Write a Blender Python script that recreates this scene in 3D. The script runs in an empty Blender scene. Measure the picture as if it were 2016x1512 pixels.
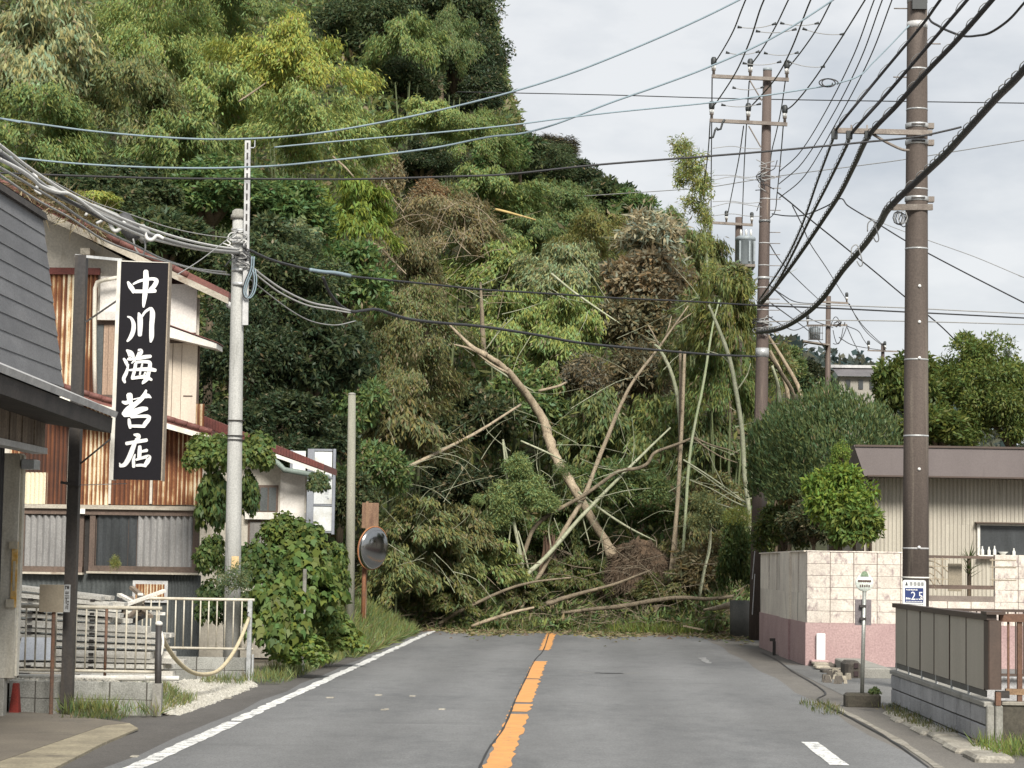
import bpy, math, random
import numpy as np
from mathutils import Vector, Matrix
random.seed(7)
rng = np.random.default_rng(7)
SC = bpy.context.scene
COL = SC.collection

# ------------------------------------------------------------------ camera
F = 4400.0                       # focal length in photo pixels (2016 wide)
CAMZ = 1.75
ROLL = 0.014
def camera_rotation():
    y = Vector((133 / F, -356 / F, -1)).normalized()          # the road's direction seen by the camera
    v = Vector((math.sin(ROLL), math.cos(ROLL), 0))
    z = (v - v.dot(y) * y).normalized()
    x = y.cross(z)
    m = Matrix((x, y, z)).transposed()                         # world -> camera
    return m.transposed()
RC = camera_rotation()
cam = bpy.data.objects.new('camera', bpy.data.cameras.new('camera'))
COL.objects.link(cam)
cam.matrix_world = Matrix.Translation((0, 0, CAMZ)) @ RC.to_4x4()
cam.data.sensor_width = 36
cam.data.lens = F / 2016 * 36
cam.data.clip_start = 0.5
cam.data.clip_end = 3000
SC.camera = cam

# ------------------------------------------------------------------ overcast sky, soft sun, exposure
SUN_EL, SUN_AZ = math.radians(40), math.radians(166)         # azimuth from +Y, clockwise seen from above
world = bpy.data.worlds.new('World')
SC.world = world
world.use_nodes = True
nt = world.node_tree
nt.nodes.clear()
wo = nt.nodes.new('ShaderNodeOutputWorld')
sky = nt.nodes.new('ShaderNodeTexSky')
sky.sky_type = 'NISHITA'; sky.sun_disc = False
sky.sun_elevation = SUN_EL; sky.sun_rotation = SUN_AZ
b1 = nt.nodes.new('ShaderNodeBackground'); b1.inputs[1].default_value = 0.05
nt.links.new(sky.outputs[0], b1.inputs[0])
tc = nt.nodes.new('ShaderNodeTexCoord')
mp = nt.nodes.new('ShaderNodeMapping'); mp.inputs['Scale'].default_value = (3.0, 3.0, 7.5)
nt.links.new(tc.outputs['Generated'], mp.inputs[0])
nz = nt.nodes.new('ShaderNodeTexNoise'); nz.inputs['Scale'].default_value = 2.2
nz.inputs['Detail'].default_value = 6; nz.inputs['Roughness'].default_value = 0.55
nt.links.new(mp.outputs[0], nz.inputs['Vector'])
cr = nt.nodes.new('ShaderNodeValToRGB')
cr.color_ramp.elements[0].position = 0.36; cr.color_ramp.elements[0].color = (0.60, 0.64, 0.69, 1)
cr.color_ramp.elements[1].position = 0.62; cr.color_ramp.elements[1].color = (0.87, 0.885, 0.90, 1)
nt.links.new(nz.outputs[0], cr.inputs[0])
b2 = nt.nodes.new('ShaderNodeBackground'); b2.inputs[1].default_value = 0.25
nt.links.new(cr.outputs[0], b2.inputs[0])
mx = nt.nodes.new('ShaderNodeMixShader'); mx.inputs[0].default_value = 0.95
nt.links.new(b1.outputs[0], mx.inputs[1]); nt.links.new(b2.outputs[0], mx.inputs[2])
nt.links.new(mx.outputs[0], wo.inputs[0])
sl = bpy.data.lights.new('sun', 'SUN')
sl.energy = 1.5; sl.angle = math.radians(18); sl.color = (1, 0.95, 0.87)
sun = bpy.data.objects.new('sun', sl); COL.objects.link(sun)
sd = Vector((math.sin(SUN_AZ) * math.cos(SUN_EL), math.cos(SUN_AZ) * math.cos(SUN_EL), math.sin(SUN_EL)))
sun.rotation_euler = sd.to_track_quat('Z', 'Y').to_euler()
vs = SC.view_settings
vs.view_transform = 'Standard'; vs.look = 'None'; vs.gamma = 1; vs.use_curve_mapping = False
vs.exposure = 1.95

# ------------------------------------------------------------------ helpers
def ray(x, y):
    return RC @ Vector(((x - 1008) / F, -(y - 756) / F, -1))
def P(x, y, D):
    """world point whose distance down the road is D and which the photo shows at (x, y)"""
    d = ray(x, y); t = D / d.y
    return Vector((d.x * t, D, CAMZ + d.z * t))
def G(x, y, z=0.0):
    d = ray(x, y); t = (z - CAMZ) / d.z
    return Vector((d.x * t, d.y * t, z))
def R(x0, y0, x1, y1, D):
    a, b, c, d = P(x0, y0, D), P(x1, y0, D), P(x0, y1, D), P(x1, y1, D)
    return (a.x + c.x) / 2, (b.x + d.x) / 2, (c.z + d.z) / 2, (a.z + b.z) / 2      # X0 X1 Z0 Z1

def catmull(pts, k=5):
    pts = [Vector(p) for p in pts]
    if len(pts) < 3: 
        return [pts[0].lerp(pts[-1], i / k) for i in range(k + 1)]
    out = []
    q = [pts[0] * 2 - pts[1]] + pts + [pts[-1] * 2 - pts[-2]]
    for i in range(1, len(q) - 2):
        a, b, c, d = q[i - 1], q[i], q[i + 1], q[i + 2]
        for j in range(k):
            t = j / k
            out.append(0.5 * ((2 * b) + (c - a) * t + (2 * a - 5 * b + 4 * c - d) * t * t + (3 * b - a - 3 * c + d) * t ** 3))
    out.append(pts[-1])
    return out

class MB:
    def __init__(s): s.v = []; s.f = []
    def add(s, vs, fs):
        o = len(s.v); s.v += [Vector(v) for v in vs]; s.f += [tuple(i + o for i in f) for f in fs]; return s
    def box(s, x0, x1, y0, y1, z0, z1):
        return s.add([(x0, y0, z0), (x1, y0, z0), (x1, y1, z0), (x0, y1, z0), (x0, y0, z1), (x1, y0, z1), (x1, y1, z1), (x0, y1, z1)],
                     [(3, 2, 1, 0), (4, 5, 6, 7), (0, 1, 5, 4), (1, 2, 6, 5), (2, 3, 7, 6), (3, 0, 4, 7)])
    def bbox(s, x0, x1, y0, y1, z0, z1, b=0.01):
        """box with chamfered vertical and top edges"""
        r0 = [(x0 + b, y0), (x1 - b, y0), (x1, y0 + b), (x1, y1 - b), (x1 - b, y1), (x0 + b, y1), (x0, y1 - b), (x0, y0 + b)]
        cx, cy = (x0 + x1) / 2, (y0 + y1) / 2
        def ins(p): return (p[0] + (b if p[0] < cx else -b), p[1] + (b if p[1] < cy else -b))
        vs = [(x, y, z0) for x, y in r0] + [(x, y, z1 - b) for x, y in r0] + [(*ins(p), z1) for p in r0]
        fs = [tuple(range(7, -1, -1)), tuple(range(16, 24))]
        for k in (0, 8):
            for i in range(8):
                j = (i + 1) % 8; fs.append((k + i, k + j, k + 8 + j, k + 8 + i))
        return s.add(vs, fs)
    def beam(s, a, b, w, h, up=(0, 0, 1)):
        a, b = Vector(a), Vector(b); d = (b - a).normalized(); up = Vector(up)
        sx = d.cross(up)
        if sx.length < 1e-4: sx = d.cross(Vector((1, 0, 0)))
        sx = sx.normalized() * w / 2; sz = sx.cross(d).normalized() * h / 2
        vs = [p + i * sx + j * sz for p in (a, b) for i, j in ((-1, -1), (1, -1), (1, 1), (-1, 1))]
        return s.add(vs, [(3, 2, 1, 0), (4, 5, 6, 7), (0, 1, 5, 4), (1, 2, 6, 5), (2, 3, 7, 6), (3, 0, 4, 7)])
    def tube(s, pts, r, n=8, cap=True):
        pts = [Vector(p) for p in pts]; m = len(pts)
        if not hasattr(r, '__len__'): r = [r] * m
        elif len(r) != m:
            rr = np.interp(np.linspace(0, 1, m), np.linspace(0, 1, len(r)), r); r = list(rr)
        o = len(s.v); prev = None
        for i, p in enumerate(pts):
            d = (pts[min(i + 1, m - 1)] - pts[max(i - 1, 0)]).normalized()
            if prev is None:
                a = d.cross(Vector((0, 0, 1)))
                if a.length < 0.05: a = d.cross(Vector((0, 1, 0)))
                a.normalize()
            else:
                a = (prev - prev.dot(d) * d).normalized()
            prev = a; b = d.cross(a)
            for k in range(n):
                t = 2 * math.pi * k / n
                s.v.append(p + (a * math.cos(t) + b * math.sin(t)) * r[i])
        for i in range(m - 1):
            for k in range(n):
                k2 = (k + 1) % n
                s.f.append((o + i * n + k, o + i * n + k2, o + (i + 1) * n + k2, o + (i + 1) * n + k))
        if cap:
            s.f.append(tuple(o + k for k in range(n - 1, -1, -1)))
            s.f.append(tuple(o + (m - 1) * n + k for k in range(n)))
        return s
    def cyl(s, a, b, r, n=12): return s.tube([a, b], r, n)
    def rough(s, pts, r, n=9, k=6, jit=.075):
        """an uneven natural stem"""
        q = catmull(pts, k); m = len(q)
        rr = np.interp(np.linspace(0, 1, m), np.linspace(0, 1, len(r)), r)
        g = random.Random(int(q[0].x * 1000) + m)
        for i in range(1, m - 1): q[i] = q[i] + Vector((g.uniform(-1, 1), g.uniform(-1, 1), g.uniform(-1, 1))) * rr[i] * jit * 1.5
        return s.tube(q, [x * (1 + g.uniform(-jit, jit)) for x in rr], n)
    def prism(s, poly, vec):
        poly = [Vector(p) for p in poly]; vec = Vector(vec); n = len(poly)
        return s.add(poly + [p + vec for p in poly],
                     [tuple(range(n)), tuple(range(2 * n - 1, n - 1, -1))] + [(i, i + n, (i + 1) % n + n, (i + 1) % n) for i in range(n)])
    def lathe(s, c, prof, n=14, axis=(0, 0, 1)):
        c = Vector(c); ax = Vector(axis).normalized()
        a = ax.cross(Vector((0, 1, 0)))
        if a.length < 0.1: a = ax.cross(Vector((1, 0, 0)))
        a.normalize(); b = ax.cross(a); o = len(s.v)
        for r, h in prof:
            for k in range(n):
                t = 2 * math.pi * k / n
                s.v.append(c + ax * h + (a * math.cos(t) + b * math.sin(t)) * r)
        for i in range(len(prof) - 1):
            for k in range(n):
                k2 = (k + 1) % n
                s.f.append((o + i * n + k, o + i * n + k2, o + (i + 1) * n + k2, o + (i + 1) * n + k))
        s.f.append(tuple(o + k for k in range(n - 1, -1, -1)))
        s.f.append(tuple(o + (len(prof) - 1) * n + k for k in range(n)))
        return s
    def corr(s, x0, x1, z0, z1, Y, pitch, amp, rib=False, thick=0.0):
        """corrugated sheet in the XZ plane facing -Y"""
        n = max(1, round((x1 - x0) / pitch)); xs = []; ys = []
        for i in range(n):
            for j in range(4):
                xs.append(x0 + (x1 - x0) * (i + j / 4) / n)
                ys.append(Y - (amp * (1, 1, 0, 0)[j] if rib else amp * (0.5 + 0.5 * math.sin(j * math.pi / 2))))
        xs.append(x1); ys.append(ys[0])
        vs = [(x, y, z0) for x, y in zip(xs, ys)] + [(x, y, z1) for x, y in zip(xs, ys)]
        m = len(xs)
        return s.add(vs, [(i, i + 1, m + i + 1, m + i) for i in range(m - 1)])
    def mesh(s, name, mat, smooth=False, off=(0, 0, 0)):
        me = bpy.data.meshes.new(name); off = Vector(off)
        me.from_pydata([tuple(v - off) for v in s.v], [], s.f)
        me.materials.append(mat)
        if smooth: me.polygons.foreach_set('use_smooth', [True] * len(me.polygons))
        me.update(); return me

ROOT = {}
def thing(name, label, cat, loc=(0, 0, 0), group=None):
    o = bpy.data.objects.new(name, None); COL.objects.link(o)
    o.empty_display_size = 0.2
    o.location = loc; o['label'] = label; o['category'] = cat
    if group: o['group'] = group
    ROOT[o.name] = Vector(loc); return o
def obj(name, mb, mat, parent=None, smooth=False, kind=None, label=None, color=None, loc=None):
    off = ROOT[parent.name] if parent else Vector(loc or (0, 0, 0))
    me = mb if isinstance(mb, bpy.types.Mesh) else mb.mesh(name, mat, smooth, off)
    o = bpy.data.objects.new(name, me); COL.objects.link(o)
    if parent: o.parent = parent
    else: o.location = off
    ROOT[o.name] = off
    if kind: o['kind'] = kind
    if label: o['label'] = label
    if color: o.color = color
    return o
def inst(name, me, parent, loc, rot=(0, 0, 0), scale=(1, 1, 1), color=None):
    """one more object sharing a mesh, placed at a world point under its parent"""
    o = bpy.data.objects.new(name, me); COL.objects.link(o)
    off = ROOT[parent.name] if parent else Vector((0, 0, 0))
    if parent: o.parent = parent
    o.location = Vector(loc) - off; o.rotation_euler = rot; o.scale = scale
    ROOT[o.name] = off
    if color: o.color = color
    return o
def single(name, mb, mat, label, cat, loc=None, group=None, smooth=False, color=None):
    loc = Vector(loc) if loc is not None else Vector(mb.v[0])
    o = obj(name, mb, mat, None, smooth, None, label, color, loc)
    o['category'] = cat
    if group: o['group'] = group
    return o
def struct(name, mb, mat, smooth=False):
    return obj(name, mb, mat, None, smooth, 'structure')

# ------------------------------------------------------------------ materials
def newmat(name):
    m = bpy.data.materials.new(name); m.use_nodes = True
    nt = m.node_tree; nt.nodes.clear()
    out = nt.nodes.new('ShaderNodeOutputMaterial')
    return m, nt, out
def nd(nt, t, **kw):
    n = nt.nodes.new(t)
    for k, v in kw.items(): setattr(n, k, v)
    return n
def noise(nt, vec, scale, detail=4, rough=0.55, stretch=None):
    if stretch:
        m = nd(nt, 'ShaderNodeMapping'); m.inputs['Scale'].default_value = stretch
        nt.links.new(vec, m.inputs[0]); vec = m.outputs[0]
    n = nd(nt, 'ShaderNodeTexNoise'); n.inputs['Scale'].default_value = scale
    n.inputs['Detail'].default_value = detail; n.inputs['Roughness'].default_value = rough
    nt.links.new(vec, n.inputs['Vector']); return n.outputs[0]
def ramp(nt, fac, stops):
    r = nd(nt, 'ShaderNodeValToRGB'); e = r.color_ramp.elements
    while len(e) < len(stops): e.new(0.5)
    for i, (p, c) in enumerate(stops):
        e[i].position = p; e[i].color = (*c, 1) if len(c) == 3 else c
    nt.links.new(fac, r.inputs[0]); return r.outputs[0]
def mixc(nt, fac, a, b, mode='MIX'):
    m = nd(nt, 'ShaderNodeMix', data_type='RGBA', blend_type=mode)
    for s, v in ((m.inputs[0], fac), (m.inputs[6], a), (m.inputs[7], b)):
        if isinstance(v, bpy.types.NodeSocket): nt.links.new(v, s)
        else: s.default_value = v if not isinstance(v, tuple) else ((*v, 1) if len(v) == 3 else v)
    return m.outputs[2]
def math_(nt, op, a, b=None, clamp=False):
    m = nd(nt, 'ShaderNodeMath', operation=op); m.use_clamp = clamp
    for s, v in ((m.inputs[0], a), (m.inputs[1], b)):
        if v is None: continue
        if isinstance(v, bpy.types.NodeSocket): nt.links.new(v, s)
        else: s.default_value = v
    return m.outputs[0]
def finish(nt, out, col, rough=0.8, bumpsrc=None, bump=0.2, dist=0.01, metallic=0.0, spec=None):
    p = nd(nt, 'ShaderNodeBsdfPrincipled')
    if isinstance(col, bpy.types.NodeSocket): nt.links.new(col, p.inputs['Base Color'])
    else: p.inputs['Base Color'].default_value = (*col, 1)
    if isinstance(rough, bpy.types.NodeSocket): nt.links.new(rough, p.inputs['Roughness'])
    else: p.inputs['Roughness'].default_value = rough
    p.inputs['Metallic'].default_value = metallic
    if spec is not None: p.inputs['Specular IOR Level'].default_value = spec
    if bumpsrc is not None:
        b = nd(nt, 'ShaderNodeBump'); b.inputs['Strength'].default_value = bump; b.inputs['Distance'].default_value = dist
        nt.links.new(bumpsrc, b.inputs['Height']); nt.links.new(b.outputs[0], p.inputs['Normal'])
    nt.links.new(p.outputs[0], out.inputs[0]); return p
def surf(name, c1, c2=None, scale=2.0, rough=0.8, fine=60, fineamt=0.25, bump=0.25, stretch=None, lo=0.35, hi=0.65,
         metallic=0.0, objvar=0.12, c3=None, scale3=1.0, lo3=0.6, hi3=0.72, stretch3=None, spec=None):
    """weathered surface: two base colours in large patches, fine grain, optional stain colour"""
    m, nt, out = newmat(name)
    co = nd(nt, 'ShaderNodeTexCoord').outputs['Object']
    oi = nd(nt, 'ShaderNodeObjectInfo')
    vec = nd(nt, 'ShaderNodeVectorMath', operation='ADD'); nt.links.new(co, vec.inputs[0])
    sc = nd(nt, 'ShaderNodeVectorMath', operation='SCALE'); sc.inputs[0].default_value = (13, 7, 5)
    nt.links.new(oi.outputs['Random'], sc.inputs['Scale']); nt.links.new(sc.outputs[0], vec.inputs[1])
    v = vec.outputs[0]
    c2 = c2 or tuple(x * 0.75 for x in c1)
    col = mixc(nt, ramp(nt, noise(nt, v, scale, 6, 0.6, stretch), [(lo, (0, 0, 0)), (hi, (1, 1, 1))]), c1, c2)
    if c3:
        col = mixc(nt, ramp(nt, noise(nt, v, scale3, 7, 0.65, stretch3), [(lo3, (0, 0, 0)), (hi3, (1, 1, 1))]), col, c3)
    fn = noise(nt, v, fine, 3, 0.6)
    g = ramp(nt, fn, [(0.3, (1 - fineamt,) * 3), (0.7, (1 + fineamt,) * 3)])
    col = mixc(nt, 1.0, col, g, 'MULTIPLY')
    ov = math_(nt, 'ADD', math_(nt, 'MULTIPLY', oi.outputs['Random'], 2 * objvar), 1 - objvar)
    cb = nd(nt, 'ShaderNodeCombineColor')
    for i in range(3): nt.links.new(ov, cb.inputs[i])
    col = mixc(nt, 1.0, col, cb.outputs[0], 'MULTIPLY')
    finish(nt, out, col, rough, fn, bump, 0.006, metallic, spec)
    return m
def plain(name, c, rough=0.6, metallic=0.0, spec=None):
    return surf(name, c, tuple(x * 0.85 for x in c), 3, rough, 50, 0.12, 0.08, metallic=metallic, objvar=0.06, spec=spec)

def rust_mat(name):
    """cream painted sheet; the object's colour R says how much of the paint has rusted away"""
    m, nt, out = newmat(name)
    co = nd(nt, 'ShaderNodeTexCoord').outputs['Object']
    oi = nd(nt, 'ShaderNodeObjectInfo')
    sep = nd(nt, 'ShaderNodeSeparateColor'); nt.links.new(oi.outputs['Color'], sep.inputs[0])
    amt = sep.outputs[0]
    streak = noise(nt, co, 1.0, 6, 0.65, (26, 26, 0.55))
    patch = noise(nt, co, 2.3, 6, 0.6, (1, 1, 0.7))
    f = math_(nt, 'ADD', math_(nt, 'MULTIPLY', streak, 0.62), math_(nt, 'MULTIPLY', patch, 0.60))
    sy = nd(nt, 'ShaderNodeSeparateXYZ'); nt.links.new(co, sy.inputs[0])        # ridges creamier, valleys more rust coloured
    f = math_(nt, 'ADD', f, math_(nt, 'MULTIPLY', math_(nt, 'ADD', sy.outputs[1], 0.018), 5.5))
    f = math_(nt, 'ADD', f, math_(nt, 'SUBTRACT', amt, 0.57))
    col = ramp(nt, f, [(0.41, (0.70, 0.63, 0.47)), (0.47, (0.52, 0.36, 0.19)), (0.53, (0.235, 0.092, 0.036)), (0.66, (0.135, 0.05, 0.024)), (0.85, (0.055, 0.026, 0.018))])
    fn = noise(nt, co, 70, 3)
    col = mixc(nt, 1.0, col, ramp(nt, fn, [(0.3, (0.75,) * 3), (0.7, (1.25,) * 3)]), 'MULTIPLY')
    finish(nt, out, col, 0.8, fn, 0.2, 0.004)
    return m

def asphalt(name, base, dark):
    m, nt, out = newmat(name)
    co = nd(nt, 'ShaderNodeTexCoord').outputs['Object']
    big = noise(nt, co, 0.45, 5, 0.6, (1, 0.35, 1))
    mid = noise(nt, co, 3.5, 5, 0.65, (1, 0.5, 1))
    f = math_(nt, 'ADD', math_(nt, 'MULTIPLY', big, 0.6), math_(nt, 'MULTIPLY', mid, 0.4))
    col = ramp(nt, f, [(0.36, dark), (0.5, base), (0.66, tuple(c * 1.17 for c in base))])
    vo = nd(nt, 'ShaderNodeTexVoronoi'); vo.inputs['Scale'].default_value = 70
    nt.links.new(co, vo.inputs['Vector'])
    sp = ramp(nt, vo.outputs['Color'], [(0.15, (0.78,) * 3), (0.85, (1.18,) * 3)])
    col = mixc(nt, 1.0, col, sp, 'MULTIPLY')
    # wheel-polished tracks along the lanes, and oil-dark mid lane
    sx = nd(nt, 'ShaderNodeSeparateXYZ'); nt.links.new(co, sx.inputs[0])
    wob = math_(nt, 'MULTIPLY', noise(nt, co, 0.25, 2), 0.5)
    tr = math_(nt, 'SINE', math_(nt, 'MULTIPLY', math_(nt, 'ADD', sx.outputs[0], wob), 4.1))
    tr = ramp(nt, math_(nt, 'ADD', math_(nt, 'MULTIPLY', tr, 0.5), 0.5), [(0.1, (0.93,) * 3), (0.9, (1.09,) * 3)])
    col = mixc(nt, 1.0, col, tr, 'MULTIPLY')
    st_ = noise(nt, co, 0.8, 6, 0.7, (0.5, 1.6, 1))
    col = mixc(nt, ramp(nt, st_, [(0.58, (0, 0, 0)), (0.74, (0.55,) * 3)]), col, tuple(c * 0.62 for c in dark))
    dn = noise(nt, co, 9, 4, 0.7)
    col = mixc(nt, ramp(nt, dn, [(0.66, (0, 0, 0)), (0.74, (0.35,) * 3)]), col, (0.26, 0.25, 0.22))
    finish(nt, out, col, 0.85, vo.outputs['Distance'], 0.35, 0.006)
    return m

def paint(name, c, under, lo=0.56, hi=0.66):
    """road paint worn through to the asphalt in ragged spots"""
    m, nt, out = newmat(name)
    co = nd(nt, 'ShaderNodeTexCoord').outputs['Object']
    a = noise(nt, co, 7, 7, 0.7); b = noise(nt, co, 45, 4, 0.7)
    f = math_(nt, 'ADD', math_(nt, 'MULTIPLY', a, 0.65), math_(nt, 'MULTIPLY', b, 0.35))
    w = ramp(nt, f, [(lo, (0, 0, 0)), (hi, (1, 1, 1))])
    c_ = mixc(nt, ramp(nt, noise(nt, co, 4, 4), [(0.3, (0, 0, 0)), (0.7, (1, 1, 1))]), c, tuple(x * 0.8 for x in c))
    finish(nt, out, mixc(nt, w, c_, under), 0.7, b, 0.15, 0.004)
    return m

def leaf_mat(name, transl=0.3, rough=0.5, var=0.32):
    """leaf colour comes from the object's colour; each leaf varies; alpha = share of sound leaves (rest dry)"""
    m, nt, out = newmat(name)
    oi = nd(nt, 'ShaderNodeObjectInfo'); ge = nd(nt, 'ShaderNodeNewGeometry')
    r = ge.outputs['Random Per Island']
    val = math_(nt, 'ADD', math_(nt, 'MULTIPLY', r, 2 * var), 1 - var)
    r2 = math_(nt, 'FRACT', math_(nt, 'MULTIPLY', r, 37.17))
    r3 = math_(nt, 'FRACT', math_(nt, 'MULTIPLY', r, 91.73))
    cb = nd(nt, 'ShaderNodeCombineColor')
    nt.links.new(math_(nt, 'MULTIPLY', val, math_(nt, 'ADD', math_(nt, 'MULTIPLY', r2, 0.5), 0.75)), cb.inputs[0])
    nt.links.new(val, cb.inputs[1])
    nt.links.new(math_(nt, 'MULTIPLY', val, math_(nt, 'ADD', math_(nt, 'MULTIPLY', r2, -0.4), 1.2)), cb.inputs[2])
    col = mixc(nt, 1.0, oi.outputs['Color'], cb.outputs[0], 'MULTIPLY')
    dry = mixc(nt, r2, (0.22, 0.165, 0.08), (0.30, 0.26, 0.165))
    isdry = math_(nt, 'GREATER_THAN', r3, oi.outputs['Alpha'])
    col = mixc(nt, isdry, col, dry)
    p = nd(nt, 'ShaderNodeBsdfPrincipled'); nt.links.new(col, p.inputs['Base Color'])
    p.inputs['Roughness'].default_value = rough; p.inputs['Specular IOR Level'].default_value = 0.3
    t = nd(nt, 'ShaderNodeBsdfTranslucent'); nt.links.new(col, t.inputs[0])
    ms = nd(nt, 'ShaderNodeMixShader'); ms.inputs[0].default_value = transl
    nt.links.new(p.outputs[0], ms.inputs[1]); nt.links.new(t.outputs[0], ms.inputs[2])
    nt.links.new(ms.outputs[0], out.inputs[0])
    return m

LEAF = leaf_mat('leaf', 0.42)
LEAFD = leaf_mat('leaf_debris', 0.15, 0.7, 0.6)
BARK = surf('bark', (0.16, 0.12, 0.08), (0.08, 0.06, 0.04), 6, 0.9, 40, 0.4, 0.5, (1, 1, 0.25))
PALEBARK = surf('pale_bark', (0.37, 0.305, 0.215), (0.24, 0.19, 0.13), 5, 0.9, 40, 0.4, 0.8, (1, 1, 0.3), c3=(0.11, 0.08, 0.05), scale3=7, lo3=0.58, hi3=0.66)
TRUNKTAN = surf('tan_bark', (0.22, 0.178, 0.122), (0.13, 0.105, 0.073), 5, 0.9, 40, 0.45, 0.8, (1, 1, 0.3), c3=(0.07, 0.055, 0.035), scale3=6, lo3=0.56, hi3=0.66)
CULM = surf('bamboo_culm', (0.36, 0.365, 0.26), (0.24, 0.26, 0.16), 4, 0.65, 30, 0.25, 0.2, c3=(0.14, 0.13, 0.08), scale3=7, lo3=0.58, hi3=0.68)
CULMG = surf('green_bamboo_culm', (0.27, 0.33, 0.17), (0.36, 0.38, 0.26), 4, 0.6, 30, 0.2, 0.15)
SOIL = surf('soil', (0.12, 0.08, 0.05), (0.07, 0.05, 0.033), 2, 0.95, 25, 0.4, 0.7)
HILLSOIL = surf('hill_soil', (0.035, 0.04, 0.018), (0.05, 0.05, 0.025), 0.7, 0.95, 12, 0.4, 0.6)
CONC = surf('concrete', (0.30, 0.29, 0.26), (0.22, 0.215, 0.19), 2.5, 0.9, 45, 0.22, 0.3, c3=(0.13, 0.125, 0.105), scale3=1.2)
BLOCK = surf('concrete_block', (0.30, 0.30, 0.275), (0.21, 0.21, 0.19), 2.5, 0.92, 60, 0.3, 0.5, c3=(0.10, 0.105, 0.085), scale3=2.0, stretch3=(2, 2, 0.5), lo3=0.55)
BLOCKG = surf('grey_block', (0.38, 0.38, 0.385), (0.29, 0.29, 0.295), 3, 0.92, 60, 0.25, 0.4, c3=(0.125, 0.125, 0.12), scale3=2.0, stretch3=(3, 3, 0.4))
MORTAR = plain('mortar', (0.075, 0.07, 0.06), 0.95)
POLEC = surf('pole_concrete', (0.43, 0.43, 0.41), (0.33, 0.33, 0.31), 1.6, 0.9, 50, 0.2, 0.25, (2, 2, 0.3), c3=(0.17, 0.17, 0.155), scale3=1.3, stretch3=(4, 4, 0.35))
POLEB = surf('pole_brown', (0.105, 0.083, 0.07), (0.075, 0.06, 0.05), 1.5, 0.8, 40, 0.2, 0.2, (3, 3, 0.2), c3=(0.21, 0.18, 0.145), scale3=1.0, stretch3=(6, 6, 0.25), lo3=0.58, hi3=0.75)
POLER = surf('pole_red_brown', (0.112, 0.084, 0.071), (0.08, 0.061, 0.053), 1.5, 0.8, 40, 0.2, 0.2, (3, 3, 0.2), c3=(0.22, 0.17, 0.13), scale3=1.0, stretch3=(6, 6, 0.3))
GALV = surf('galvanised_steel', (0.50, 0.51, 0.51), (0.36, 0.37, 0.37), 6, 0.45, 40, 0.15, 0.1, metallic=0.3)
CABLE = plain('cable_black', (0.028, 0.028, 0.03), 0.55)
CABLEG = plain('cable_grey', (0.30, 0.30, 0.29), 0.6)
CABLEW = plain('cable_pale', (0.60, 0.60, 0.58), 0.6)
CABLEB = plain('cable_blue_grey', (0.22, 0.29, 0.33), 0.6)
PORC = plain('porcelain', (0.75, 0.75, 0.72), 0.25)
DARKR = plain('dark_rubber', (0.035, 0.04, 0.04), 0.5)
WHITEP = surf('white_paint', (0.74, 0.72, 0.67), (0.60, 0.58, 0.52), 3, 0.6, 40, 0.12, 0.1, c3=(0.36, 0.30, 0.22), scale3=2.5, lo3=0.66, hi3=0.8)
RUST = rust_mat('rusty_sheet')
# ------------------------------------------------------------------ ground, road, hillside (the setting)
ASPH = asphalt('asphalt', (0.150, 0.152, 0.152), (0.110, 0.113, 0.115))
ASPHD = asphalt('asphalt_old', (0.088, 0.082, 0.075), (0.066, 0.061, 0.056))
PAVE = asphalt('pavement_old', (0.135, 0.125, 0.11), (0.105, 0.097, 0.085))
YARDC = surf('yard_dirt', (0.20, 0.18, 0.14), (0.14, 0.12, 0.09), 1.5, 0.95, 30, 0.35, 0.5, c3=(0.07, 0.10, 0.03), scale3=1.2)
APRON = surf('apron_concrete', (0.155, 0.135, 0.105), (0.115, 0.10, 0.08), 0.9, 0.9, 40, 0.22, 0.3, c3=(0.075, 0.067, 0.055), scale3=0.7)
APRONL = surf('apron_edge_concrete', (0.30, 0.265, 0.185), (0.20, 0.175, 0.125), 2.2, 0.9, 40, 0.25, 0.3, c3=(0.12, 0.105, 0.08), scale3=1.4)
WHITEL = paint('white_road_paint', (0.78, 0.78, 0.75), (0.15, 0.15, 0.15), 0.50, 0.585)
ORANGEL = paint('orange_road_paint', (0.70, 0.33, 0.10), (0.19, 0.16, 0.14), 0.55, 0.64)
FAINTL = paint('faint_road_paint', (0.40, 0.40, 0.39), (0.13, 0.13, 0.13), 0.44, 0.56)
KERB = surf('kerb_concrete', (0.34, 0.32, 0.27), (0.22, 0.20, 0.165), 3, 0.92, 40, 0.3, 0.5, c3=(0.12, 0.11, 0.085), scale3=2.5)
DARKLINE = plain('tar', (0.03, 0.03, 0.03), 0.7)

struct('ground', MB().add([(-700, -60, -0.03), (700, -60, -0.03), (700, 1500, -0.03), (-700, 1500, -0.03)], [(0, 1, 2, 3)]), YARDC)
mb = MB(); ys = list(range(-10, 68, 2))
for i, y in enumerate(ys):
    jl = 0.04 * math.sin(y * 1.3); jr = 0.05 * math.sin(y * 0.9 + 1)
    for x in (-3.92 + jl, -0.7, 3.12 + jr): mb.v.append(Vector((x, y, 0.0)))
for i in range(len(ys) - 1):
    for k in range(2):
        a = i * 3 + k; mb.f.append((a, a + 1, a + 4, a + 3))
struct('road', mb, ASPH)
struct('shoulder', MB().add([(-6.2, -10, -0.006), (-3.7, -10, -0.006), (-3.7, 66, -0.006), (-4.9, 66, -0.006), (-4.9, 33, -0.006), (-6.2, 30, -0.006)], [(0, 1, 2, 3, 4, 5)]), ASPHD)
struct('pavement', MB().add([(3.0, -10, -0.005), (4.6, -10, -0.005), (4.6, 60, -0.005), (3.0, 60, -0.005)], [(0, 1, 2, 3)]), PAVE)
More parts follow.
